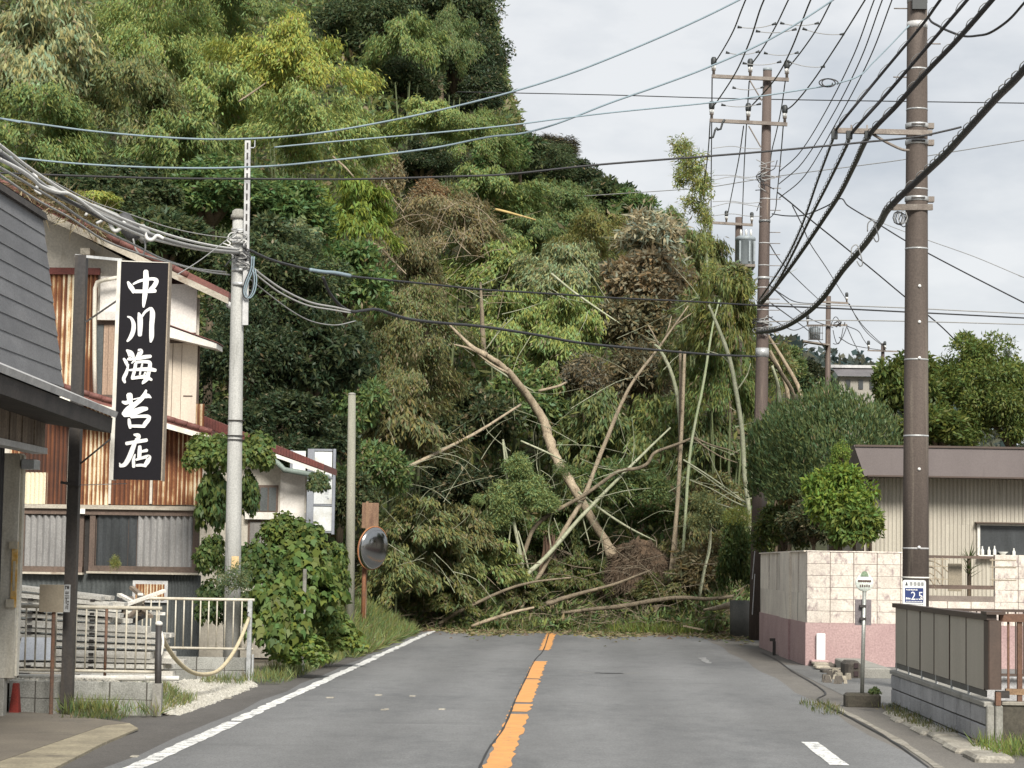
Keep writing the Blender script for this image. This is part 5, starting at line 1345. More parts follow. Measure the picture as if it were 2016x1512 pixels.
for i, ((xa, ya), (xb, yb)) in enumerate(sp_pairs):
    D = 48 + i * .6
    t = thing('line_spacer', ('left', 'right')[i % 2] + ' insulated spacer of the ' + ('topmost', 'second', 'third', 'fourth', 'lowest')[i // 2] + ' pair slung between the high lines', 'line spacer', P(xa, ya, D), 'spacers slung between the high lines')
    pts = [P(xa + (xb - xa) * u, ya + (yb - ya) * u + 9 * 4 * u * (1 - u) * .6, D) for u in np.linspace(0, 1, 9)]
    obj('rod', MB().tube(pts, .010, 5), CABLEG, t, True)
    for p, q in ((pts[0], pts[1]), (pts[-1], pts[-2])): obj('end_clip', MB().tube([p, p.lerp(q, .9)], [.035, .018], 6), DARKR, t, True)
# lines down to the transformer pole
for pts, lab in (([(1402, 155), (1401, 260), (1400, 380), (1400, 490)], 'line dropping from the left end of the top crossarm to the transformer pole'),
                 ([(1398, 242), (1394, 300), (1386, 370), (1383, 437)], 'line from the left end of the lower crossarm back to the transformer pole'),
                 ([(1475, 160), (1470, 240), (1465, 330), (1461, 440)], 'line from the middle of the top crossarm back to the transformer pole'),
                 ([(1464, 248), (1455, 310), (1443, 370), (1433, 420)], 'line from the middle of the lower crossarm back to the transformer pole'),
                 ([(1546, 160), (1538, 215), (1528, 262), (1519, 300), (1512, 350), (1490, 415)], 'line from the right end of the top crossarm back past the middle pole'),
                 ([(1542, 248), (1537, 310), (1530, 380), (1524, 420), (1500, 438)], 'line from the right end of the lower crossarm back past the middle pole')):
    wire(lab, pts, .015, DM - .2, DT - .3, group='lines running back to the transformer pole')
for ti, (y, dy) in enumerate(((292, 0), (345, 4), (355, -3), (397, 3), (407, -4), (425, 0))):
    wire(('highest', 'second', 'third', 'fourth', 'fifth', 'lowest')[ti] + ' short tie between the drop lines left of the middle pole', [(1403, y), (1440, y - 4 + dy), (1470, y + dy), (1500, y + 1)], .009, DM - .3, DM - .2, CABLEG, 'ties between the drop lines left of the middle pole')
# long spans across the road
wire('upper blue grey line from the steel extension rising across the sky', [(-60, 222), (0, 233), (90, 246), (180, 258), (290, 268), (400, 274), (490, 273), (560, 269), (640, 260), (740, 243), (860, 218), (1000, 183), (1110, 149), (1200, 115), (1330, 60), (1455, 0), (1620, -90), (1790, -190)], .015, 33, 33.4, CABLEB, name='overhead_line')
wire('second blue grey line crossing low behind the steel extension and rising right', [(-60, 296), (30, 310), (150, 322), (280, 329), (400, 331), (487, 329), (560, 325), (640, 317), (740, 306), (860, 290), (960, 270), (1030, 262), (1100, 242), (1200, 203), (1300, 168), (1400, 130), (1520, 75), (1640, 0), (1780, -100)], .015, 33.2, 33.4, CABLEB, name='overhead_line')
wire('thin line from left trees past the middle pole ending in a coil', [(540, 290), (580, 286), (700, 275), (850, 262), (1000, 247), (1100, 234), (1200, 222), (1300, 212), (1400, 202), (1500, 189), (1590, 175), (1640, 166), (1690, 150), (1720, 122), (1750, 92), (1790, 50)], .012, 33, 33.5, CABLEB, name='overhead_line')
coil = [P(1630 + 9 * math.cos(t) * (1 + .1 * t), 163 + 8 * math.sin(t), 33.3) for t in np.linspace(0, 13, 34)]
single('cable_coil', MB().tube(coil, .010, 5), CABLE, 'small coil of spare cable hanging on the thin line right of the middle pole', 'cable coil', smooth=True)
wire('faint level line crossing the whole sky behind the poles', [(900, 181), (1010, 183), (1200, 187), (1400, 193), (1600, 197), (1800, 200), (2080, 204)], .016, 72, 62, CABLE, name='overhead_line')
wire('dark line low over the trees that ends on the thick cable bundle', [(-60, 338), (150, 346), (330, 351), (490, 352), (640, 353), (740, 352), (900, 347), (1000, 343), (1170, 325), (1400, 307), (1510, 298), (1640, 286), (1700, 280), (1800, 270), (1860, 258), (1893, 250)], .016, 32.8, 32.4, CABLE, name='overhead_line')
wire('faintest pale line rising gently to the right edge behind the poles', [(1150, 386), (1240, 380), (1330, 374), (1400, 368), (1530, 347), (1700, 325), (1800, 311), (2080, 266)], .013, 70, 60, CABLEG, name='overhead_line')
# thick communication bundles
Yc = DR - .32
def bundle(label, pts, r, Dr, i_pole, spiral=None, D1=DM - .3, D0=27.5):
    n = len(pts)
    return wire(label, pts, r, 0, 0, CABLE, 'black cable bundles between the thick pole and the middle pole', 'cable_bundle', 'cable bundle', [(0, D0), (i_pole, Dr), (n - 1, D1)], spiral)
bundle('topmost black bundle reaching the left end of the near pole crossarm', [(1960, -150), (1851, 0), (1814, 51), (1730, 152), (1647, 254), (1641, 272), (1610, 355), (1578, 446), (1543, 518), (1493, 594)], .021, Yc, 4, (.03, .5, .005), D0=30)
bundle('second black bundle clamped mid way on the near pole crossarm', [(2010, -125), (1904, 0), (1823, 95), (1750, 180), (1677, 262), (1668, 285), (1630, 362), (1596, 428), (1558, 505), (1524, 567), (1494, 598)], .025, Yc, 4, (.038, .4, .006), D0=30)
bundle('third, thicker black bundle clamped nearest the shaft on the crossarm', [(2080, -150), (1953, 0), (1885, 78), (1823, 143), (1765, 208), (1713, 264), (1684, 322), (1655, 380), (1624, 428), (1578, 496), (1535, 555), (1495, 604)], .037, Yc, 5, (.042, .36, .007), D0=29)
bundle('thickest lowest black bundle clamped below the crossarm of the near pole', [(2120, 0), (2016, 137), (1960, 195), (1902, 259), (1862, 303), (1823, 340), (1754, 406), (1733, 440), (1700, 486), (1660, 532), (1619, 589), (1578, 625), (1535, 648), (1490, 655)], .047, Yc, 6, (.05, .34, .008), D0=25)
wire('black service line looping from the near pole top out to the right edge', [(1828, 34), (1834, 43), (1846, 50), (1865, 60), (1897, 71), (1925, 70), (1950, 64), (1985, 40), (2016, 6), (2080, -70)], .018, DR - .2, 28, name='overhead_line')
for k, (x, y) in enumerate(((1722, 448), (1690, 496))):
    pts = [P(x + dx, y + dy, Yc + 2 + k * 2) for dx, dy in ((-14, 8), (-13, -8), (-4, -14), (2, -2), (8, 22), (3, 28), (-3, 18))]
    single('cable_loop', MB().tube(catmull(pts, 4), .010, 5), CABLEG, ('upper', 'lower')[k] + ' thin slack loop hanging on the thickest black bundle', 'cable loop', smooth=True)
# lines across from the left pole
Lg = 'cables from the left concrete pole across the road'
wire('upper black cable from the left concrete pole across to the right edge', [(480, 487), (530, 510), (580, 524), (640, 537), (700, 545), (760, 551), (850, 560), (950, 570), (1080, 578), (1200, 586), (1350, 593), (1490, 601), (1640, 607), (1780, 614), (1900, 620), (2090, 630)], .022, 0, 0, CABLE, None, 'overhead_line', 'cable', [(0, 33.4), (12, 54.6), (15, 64)])
wire('thin pale cable closely above the upper black cable beyond the middle pole', [(1495, 596), (1640, 601), (1780, 606), (1900, 612), (2090, 621)], .016, 54.6, 64, CABLEG, name='overhead_line')
wire('grey cable below the black one running right of the middle pole', [(1495, 634), (1600, 631), (1700, 631), (1850, 634), (2090, 641)], .016, 54.6, 64, CABLEG, name='overhead_line')
wire('lower thick black cable sagging from the junction loop to the middle pole', [(636, 546), (648, 575), (668, 600), (690, 613), (712, 612), (740, 609), (775, 620), (810, 629), (870, 636), (950, 643), (1060, 660), (1150, 676), (1300, 690), (1400, 698), (1490, 702)], .027, 34.5, 54.6, name='overhead_line')
wire('first of two pale service cables curving down from the left pole', [(490, 520), (520, 545), (560, 572), (610, 595), (660, 605), (690, 612)], .016, 33.4, 35, CABLEG, name='overhead_line')
wire('second of two pale service cables just under the first at the left pole', [(488, 526), (518, 552), (556, 579), (605, 601), (655, 610), (690, 616)], .014, 33.4, 35, CABLEG, name='overhead_line')
wire('thin loose telephone wire hanging lowest right of the left pole', [(490, 548), (530, 580), (575, 613), (615, 633), (660, 640), (700, 632)], .010, 33.4, 37, CABLEG, name='overhead_line')
wire('blue grey splice bundle on the cable right of the left pole', [(610, 531), (635, 535), (660, 537), (690, 543)], .03, 34.4, 35, CABLEB, name='cable_splice', cat='cable splice')
# left bundle from the pole towards the viewer along the shop roofs
lg = 'tangled cables running along the shop roofs to the left pole'
for pts, r_, mat, lab in (
    ([(-60, 245), (0, 286), (60, 332), (125, 375), (190, 408), (260, 438), (350, 468), (420, 484), (470, 491)], .018, CABLEW, 'top pale cable of the tangle over the red shop roof'),
    ([(-60, 262), (0, 299), (60, 345), (120, 388), (190, 420), (270, 452), (350, 478), (420, 492), (470, 497)], .028, CABLEG, 'thick grey cable second from the top of the roof tangle'),
    ([(-60, 285), (0, 314), (40, 335), (64, 352), (80, 366), (110, 378), (140, 384), (190, 420), (225, 440), (300, 470), (400, 492), (465, 498)], .022, CABLEW, 'wavy white cable in the middle of the roof tangle'),
    ([(-60, 300), (0, 330), (60, 365), (110, 395), (160, 430), (200, 452), (260, 480), (320, 510), (380, 528), (445, 536)], .015, CABLEG, 'lower grey cable drooping to the left concrete pole'),
    ([(-60, 312), (0, 345), (70, 392), (140, 430), (200, 470), (260, 495), (330, 516), (400, 534), (452, 541)], .013, CABLEG, 'lowest thin cable of the roof tangle over the tiles'),
    ([(-60, 275), (0, 306), (60, 350), (130, 392), (200, 430), (280, 462), (370, 486), (465, 494)], .02, CABLE, 'black cable hidden among the pale ones over the roof'),
    ([(90, 350), (180, 396), (250, 420), (330, 447), (400, 462), (468, 470)], .008, CABLEG, 'thin strand rising to the collar of the left pole'),
    ([(350, 540), (390, 515), (430, 485), (468, 455)], .006, CABLEG, 'stay wire slanting from the roof edge up to the left pole')):
    D0 = 22 if pts[0][0] < 0 else 27
    wire(lab, pts, r_, D0, 33.4, mat, lg, 'roof_cable', 'cable')
CLOS = surf('closure_grey', (0.045, 0.045, 0.048), (0.08, 0.08, 0.08), 5, 0.6)
for (x0, y0, x1, y1, D, r_, mat, lab) in ((175, 405, 238, 432, 28.3, .055, CABLEG, 'grey cable splice sleeve nearer the picture edge'), (236, 424, 270, 470, 29.3, .12, CLOS, 'dark cable closure box hanging in the roof tangle'), (270, 446, 292, 474, 29.8, .10, CABLEG, 'pale cable closure box right of the dark one'), (86, 370, 130, 380, 25.5, .045, CABLEG, 'small grey splice sleeve at the left of the tangle')):
    a, b = P(x0, y0, D), P(x1, y1, D)
    single('cable_closure', MB().tube([a, a.lerp(b, .15), a.lerp(b, .85), b], [r_ * .5, r_, r_, r_ * .5], 10), mat, lab, 'cable closure', smooth=True)
for k, (pts, mat, r_) in enumerate((([(215, 432), (220, 448), (228, 455), (238, 448), (246, 436)], CABLEW, .028), ([(285, 458), (290, 470), (300, 472), (310, 464), (322, 470)], CABLEW, .026), ([(262, 470), (268, 492), (280, 502), (286, 488), (284, 470)], CABLEG, .012), ([(168, 425), (180, 410), (195, 415), (205, 430), (190, 440)], CABLEW, .02), ([(66, 340), (72, 350), (74, 366), (70, 374), (82, 382)], CABLEW, .02))):
    single('cable_loop', MB().tube(catmull([P(x, y, 28.4 + .2 * k if k < 4 else 24.8) for x, y in pts], 5), r_, 6), mat, ('pale thick loop under the dark cable closure box', 'short pale bend right of the cable closures', 'slack grey loop below the pale cable closure', 'white curl at the left of the grey splice sleeve', 'pale kink near the left end of the tangle')[k], 'cable loop', smooth=True)
# lines right of the middle pole
wire('line from the middle pole falling right behind the near pole', [(1530, 378), (1560, 402), (1600, 436), (1650, 476), (1720, 533), (1781, 584), (1850, 640), (1900, 690)], .018, DM, 62, name='overhead_line')
wire('service line dipping from the middle pole then falling to the right edge', [(1520, 421), (1550, 425), (1585, 423), (1625, 407), (1655, 391), (1668, 404), (1690, 418), (1721, 436), (1781, 473), (1828, 499), (1910, 542), (2016, 596), (2090, 634)], .016, DM - .3, 48, name='overhead_line')
wire('thin line branching right to the picture edge above the service line', [(1700, 424), (1760, 448), (1830, 474), (1920, 506), (2016, 546), (2090, 572)], .009, 52, 48, CABLEG, name='overhead_line')
fl = 'lines from the middle pole back to the distant pole'
for pts, lab in (([(1513, 477), (1530, 505), (1550, 530), (1580, 560), (1612, 590)], 'upper line from the middle pole down to the distant pole'),
                 ([(1560, 405), (1580, 445), (1596, 481), (1630, 532), (1666, 590)], 'steep line down to the right insulator of the distant pole'),
                 ([(1513, 560), (1540, 580), (1570, 595), (1612, 598)], 'sagging line to the left end of the distant crossarm'),
                 ([(1508, 620), (1540, 640), (1565, 650), (1590, 640)], 'lower sagging line to the distant transformer arm'),
                 ([(1508, 590), (1550, 620), (1590, 650), (1622, 680)], 'line falling behind the distant transformer cage'),
                 ([(1525, 570), (1560, 602), (1600, 630), (1640, 645)], 'line crossing to the middle arm of the distant pole')):
    wire(lab, pts, .016, DM, DFp - .5, group=fl, name='overhead_line')
for pts, lab in (([(1668, 594), (1685, 622), (1705, 648), (1742, 683)], 'upper line from the distant pole to the farthest pole'),
                 ([(1672, 598), (1690, 632), (1712, 660), (1745, 686)], 'second line from the distant pole to the farthest pole'),
                 ([(1668, 642), (1690, 652), (1700, 668), (1710, 682)], 'line curving from the distant lower arm to the farthest crossarm'),
                 ([(1668, 645), (1680, 672), (1695, 700), (1712, 725)], 'line falling steeply right of the distant pole'),
                 ([(1652, 664), (1675, 678), (1700, 684), (1740, 690)], 'lowest sagging line between the two farthest poles')):
    wire(lab, pts, .02, DFp, D2p - .3, group='lines between the two farthest poles', name='overhead_line')
# ------------------------------------------------------------------ foliage meshes
def unit(v): return v / np.maximum(np.linalg.norm(v, axis=1, keepdims=True), 1e-9)
def quads_mesh(name, V, mat, nv=4):
    """V: (N, nv, 3) separate polygons"""
    N = len(V); me = bpy.data.meshes.new(name)
    me.vertices.add(N * nv); me.vertices.foreach_set('co', V.reshape(-1).astype(np.float32))
    me.loops.add(N * nv); me.loops.foreach_set('vertex_index', np.arange(N * nv, dtype=np.int32))
    me.polygons.add(N); me.polygons.foreach_set('loop_start', np.arange(0, N * nv, nv, dtype=np.int32))
    me.materials.append(mat); me.update(calc_edges=True); me.validate()
    return me
def leaf_quads(C, A, L, W, facing=None, g=rng):
    N = len(C); A = unit(A)
    Nn = g.normal(size=(N, 3)) if facing is None else facing + g.normal(size=(N, 3)) * .55
    S = unit(np.cross(A, Nn)); U = np.cross(S, A)
    L = (L * g.uniform(.6, 1.35, N))[:, None]; W = (W * g.uniform(.7, 1.25, N))[:, None]
    b = C; t = C + A * L - U * L * .12
    m = C + A * L * .45
    return np.stack([b, m + S * W / 2 + U * L * .05, t, m - S * W / 2 + U * L * .05], 1)
def sphere(n, g, zmin=-1.0):
    v = unit(g.normal(size=(n * 3, 3))); v = v[v[:, 2] > zmin]
    return v[:n] if len(v) >= n else np.concatenate([v, v])[:n]
def crown_mesh(kind, n, leaf, seed):
    g = np.random.default_rng(seed)
    if kind == 'bamboo':                     # arching, drooping plumes
        k = 34; d = sphere(k, g, -.5); lump = .82 + .22 * np.sin(d[:, :1] * 3.1 + seed) * np.cos(d[:, 1:2] * 2.7 + seed * .7) + .10 * np.sin(d[:, 2:] * 6 + seed); rad = g.uniform(.55, 1.02, (k, 1)) * lump * 1.12
        p0 = d * .15; p1 = d * rad + [0, 0, .10]; out = d * [1, 1, .2]
        p2 = d * rad + out * .16 + np.array([0, 0, -.26]) * g.uniform(.6, 1.3, (k, 1))
        i = g.integers(0, k, n); t = g.beta(2.2, 1.1, n)[:, None]
        C = (1 - t) ** 2 * p0[i] + 2 * t * (1 - t) * p1[i] * 1.15 + t ** 2 * p2[i]
        C += g.normal(size=(n, 3)) * (.055 + .035 * t)
        A = out[i] * .55 + np.array([0, 0, -.85]) + g.normal(size=(n, 3)) * .33
        return quads_mesh('bamboo_crown', leaf_quads(C, A, leaf, leaf * .24, d[i] + [0, 0, .4], g), LEAF)
    if kind == 'broadleaf':                  # rounded clumps
        k = 74; d = sphere(k, g, -.55); lump = .85 + .24 * np.sin(d[:, :1] * 3.3 + seed) * np.cos(d[:, 1:2] * 2.9 + seed * .7) + .08 * np.sin(d[:, 2:] * 7); c = d * g.uniform(.45, .86, (k, 1)) * lump; r = g.uniform(.13, .34, k)
        i = g.integers(0, k, n); v = unit(g.normal(size=(n, 3)) + d[i] * .5 + [0, 0, .35])
        C = c[i] + v * r[i][:, None] * g.uniform(.55, 1.05, (n, 1)) * [1, 1, .8]
        A = v * .7 + g.normal(size=(n, 3)) * .6 + [0, 0, -.35]
        return quads_mesh('broadleaf_crown', leaf_quads(C, A, leaf, leaf * .42, v + [0, 0, .3], g), LEAF)
    if kind == 'sparse':                     # loose twiggy crown with dry leaves
        k = 40; d = sphere(k, g, -.6); c = d * g.uniform(.3, .85, (k, 1))
        i = g.integers(0, k, n); C = c[i] + g.normal(size=(n, 3)) * .15
        A = g.normal(size=(n, 3)) + [0, 0, -.6] + d[i] * .4
        Q = leaf_quads(C, A, leaf, leaf * .26, None, g)
        m = n // 14; j = g.integers(0, k, m); s = c[j] * .4
        T = leaf_quads(s + g.normal(size=(m, 3)) * .12, c[j] - s + g.normal(size=(m, 3)) * .25, leaf * 3.2, leaf * .10, None, g)
        return quads_mesh('sparse_crown', np.concatenate([Q, T]), LEAF)
    if kind == 'upright':                    # fine upright shoots over a mound
        d = sphere(n, g, -.6); C = d * g.uniform(.62, 1.0, (n, 1)) * (1 + .10 * np.sin(d[:, :1] * 5 + 1) * np.cos(d[:, 2:] * 6) + .07 * np.sin(d[:, 1:2] * 11) * np.cos(d[:, :1] * 13))
        A = d * .45 + np.array([.12, 0, .85]) + g.normal(size=(n, 3)) * .38
        return quads_mesh('shrub_crown', leaf_quads(C, A, leaf, leaf * .27, d, g), LEAF)
    if kind == 'conifer':                    # layered boughs with hanging tips
        k = 170; z = g.uniform(-.95, .95, k); a = g.uniform(0, 2 * np.pi, k); w = np.sqrt(np.clip(1 - np.abs(z) ** 2.6, .02, 1))
        c = np.stack([np.cos(a) * w * .72, np.sin(a) * w * .72, z * .86], 1) * g.uniform(.72, 1.06, (k, 1)) * (1 + .13 * np.sin(a * 3 + z * 4))[:, None]; out = np.stack([np.cos(a), np.sin(a), 0 * a], 1)
        i = g.integers(0, k, n); q = g.normal(size=(n, 3)) * [.16, .16, .08]
        rr = np.linalg.norm(q[:, :2], axis=1)
        C = c[i] + q + out[i] * .08; C[:, 2] -= rr * rr * 1.6
        A = out[i] * .5 + q * 3 + np.array([0, 0, -.55]) + g.normal(size=(n, 3)) * .35
        return quads_mesh('conifer_crown', leaf_quads(C, A, leaf, leaf * .26, out[i] + [0, 0, .7], g), LEAF)
    if kind == 'kudzu':                      # big three-lobed leaves hanging like shingles
        k = 26; d = sphere(k, g, -.5); c = d * g.uniform(.35, .75, (k, 1)); i = g.integers(0, k, n)
        v = unit(g.normal(size=(n, 3)) + d[i] * .7 + [0, 0, .25]); C = c[i] + v * g.uniform(.2, .36, (n, 1))
        Aup = v * .45 + np.array([0, 0, -.75]) + g.normal(size=(n, 3)) * .3
        parts = []
        A = unit(Aup); S = unit(np.cross(A, v + g.normal(size=(n, 3)) * .3)); U = np.cross(S, A)
        L = (leaf * g.uniform(.6, 1.3, n))[:, None]
        def at(a, s, u): return C + A * L * a + S * L * s + U * L * u
        V = np.stack([at(0, 0, 0), at(.05, .33, .04), at(.42, .50, -.02), at(.55, .26, .05), at(1.0, 0, -.10), at(.55, -.26, .05), at(.42, -.50, -.02), at(.05, -.33, .04)], 1)
        return quads_mesh('kudzu_crown', V, LEAF, 8)
PROTO = {}
def proto(kind, size, var=0):
    key = (kind, size, var)
    if key not in PROTO:
        n = {'L': 44000, 'M': 23000, 'S': 7000, 'T': 1500}[size]; R_ = {'L': 4.2, 'M': 2.5, 'S': 1.15, 'T': 1.1}[size]
        ln = {'bamboo': .215, 'broadleaf': .175, 'sparse': .22, 'upright': .19, 'conifer': .17, 'kudzu': .155}[kind]
        if kind == 'kudzu': n //= 3
        if kind == 'sparse': n = n * 2 // 3
        if kind == 'conifer': n = n * 2
        if size == 'L': ln *= 1.15
        if var == 1: ln *= 1.45; n = int(n * .6)
        PROTO[key] = crown_mesh(kind, n, ln / R_, hash((len(kind), ord(size), var)) % 9999)
    return PROTO[key]
TRUNK = MB().tube([(0, 0, 0), (.03, .02, .3), (-.02, .03, .62), (.02, 0, 1)], [1, .8, .6, .3], 8).mesh('trunk', BARK, True)
mb = MB()
for k in range(5):
    a = k * 1.3; mb.tube([(math.cos(a) * .25, math.sin(a) * .25, 0), (math.cos(a) * .3, math.sin(a) * .3, .5), (math.cos(a) * .5, math.sin(a) * .5, 1)], [.04, .035, .02], 5)
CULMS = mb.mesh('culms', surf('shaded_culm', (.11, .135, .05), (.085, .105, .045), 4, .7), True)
mb = MB()
for k in range(6):
    a = k * 1.1; mb.tube([(0, 0, 0), (math.cos(a) * .25, math.sin(a) * .25, .35 + .05 * k), (math.cos(a) * .62, math.sin(a) * .62, .55 + .08 * (k % 3))], [.07, .05, .02], 5)
LIMBS = mb.mesh('limbs', BARK, True)
tree_rnd = random.Random(77)
def tree(label, x, y, rx, ry, D, kind, color, dry=0.97, base=None, cat=None, group=None, var=None, name=None, depth=None, trunk=True, rot=None):
    c = P(x, y, D); s = D / F; ax, az = rx * s, ry * s; ay = depth or min(ax, az) * .5 + max(ax, az) * .5
    R_ = max(ax, az); size = 'L' if R_ > 3.0 else 'M' if R_ > 1.45 else 'S' if R_ > .45 or kind == 'kudzu' else 'T'
    if base is None: base = float(terrain(c.x, D))
    base = min(base, c.z - az * .5)
    nm = name or {'bamboo': 'bamboo_clump', 'broadleaf': 'broadleaf_tree', 'sparse': 'withered_tree', 'upright': 'shrub', 'conifer': 'conifer_tree', 'kudzu': 'kudzu_vine'}[kind]
    t = thing(nm, label, cat or {'bamboo': 'bamboo', 'kudzu': 'vine', 'upright': 'shrub'}.get(kind, 'tree'), (c.x, D, base), group)
    if var is None and (y > 780 or 'withered' in label) and kind in ('broadleaf', 'bamboo') and D > 50: var = 0; color = (min(color[0] * 1.14, .4), color[1] * 1.05, color[2] * 1.12)
    me = proto(kind, size, (tree_rnd.randint(0, 1) if var is None else var))
    rz = tree_rnd.uniform(0, 6.28) if rot is None else rot
    o = inst('crown', me, t, c, (0, 0, rz), (ax, ay, az), (*color, dry))
    if abs(ax - ay) > .25 * ax: o.rotation_euler = (0, 0, 0 if rot is None else rot)
    if trunk:
        h = c.z - base
        if kind == 'bamboo': inst('culms', CULMS, t, (c.x, D, base), (0, 0, rz), (1, 1, max(h * .7, .4)))
        else:
            inst('trunk', TRUNK, t, (c.x, D, base), (0, 0, rz), (min(.05 + R_ * .05, .3),) * 2 + (max(h, .4),))
            if kind in ('broadleaf', 'sparse', 'conifer'): inst('limbs', LIMBS, t, (c.x, D, c.z - az * .55), (0, 0, rz), (ax, ay, az))
    return t
# leaf colours; the brighter greens are raised to lighten the crowns
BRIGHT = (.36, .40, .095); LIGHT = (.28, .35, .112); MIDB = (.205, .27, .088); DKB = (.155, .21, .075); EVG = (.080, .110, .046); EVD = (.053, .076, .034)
EVM = (0.133, 0.207, 0.068); BROWN = (0.218, 0.192, 0.099); TAN = (0.330, 0.305, 0.170); RUSTL = (0.317, 0.206, 0.106); PALE = (0.420, 0.420, 0.298); SAGE = (0.284, 0.327, 0.163); OLIVE = (0.198, 0.227, 0.088)

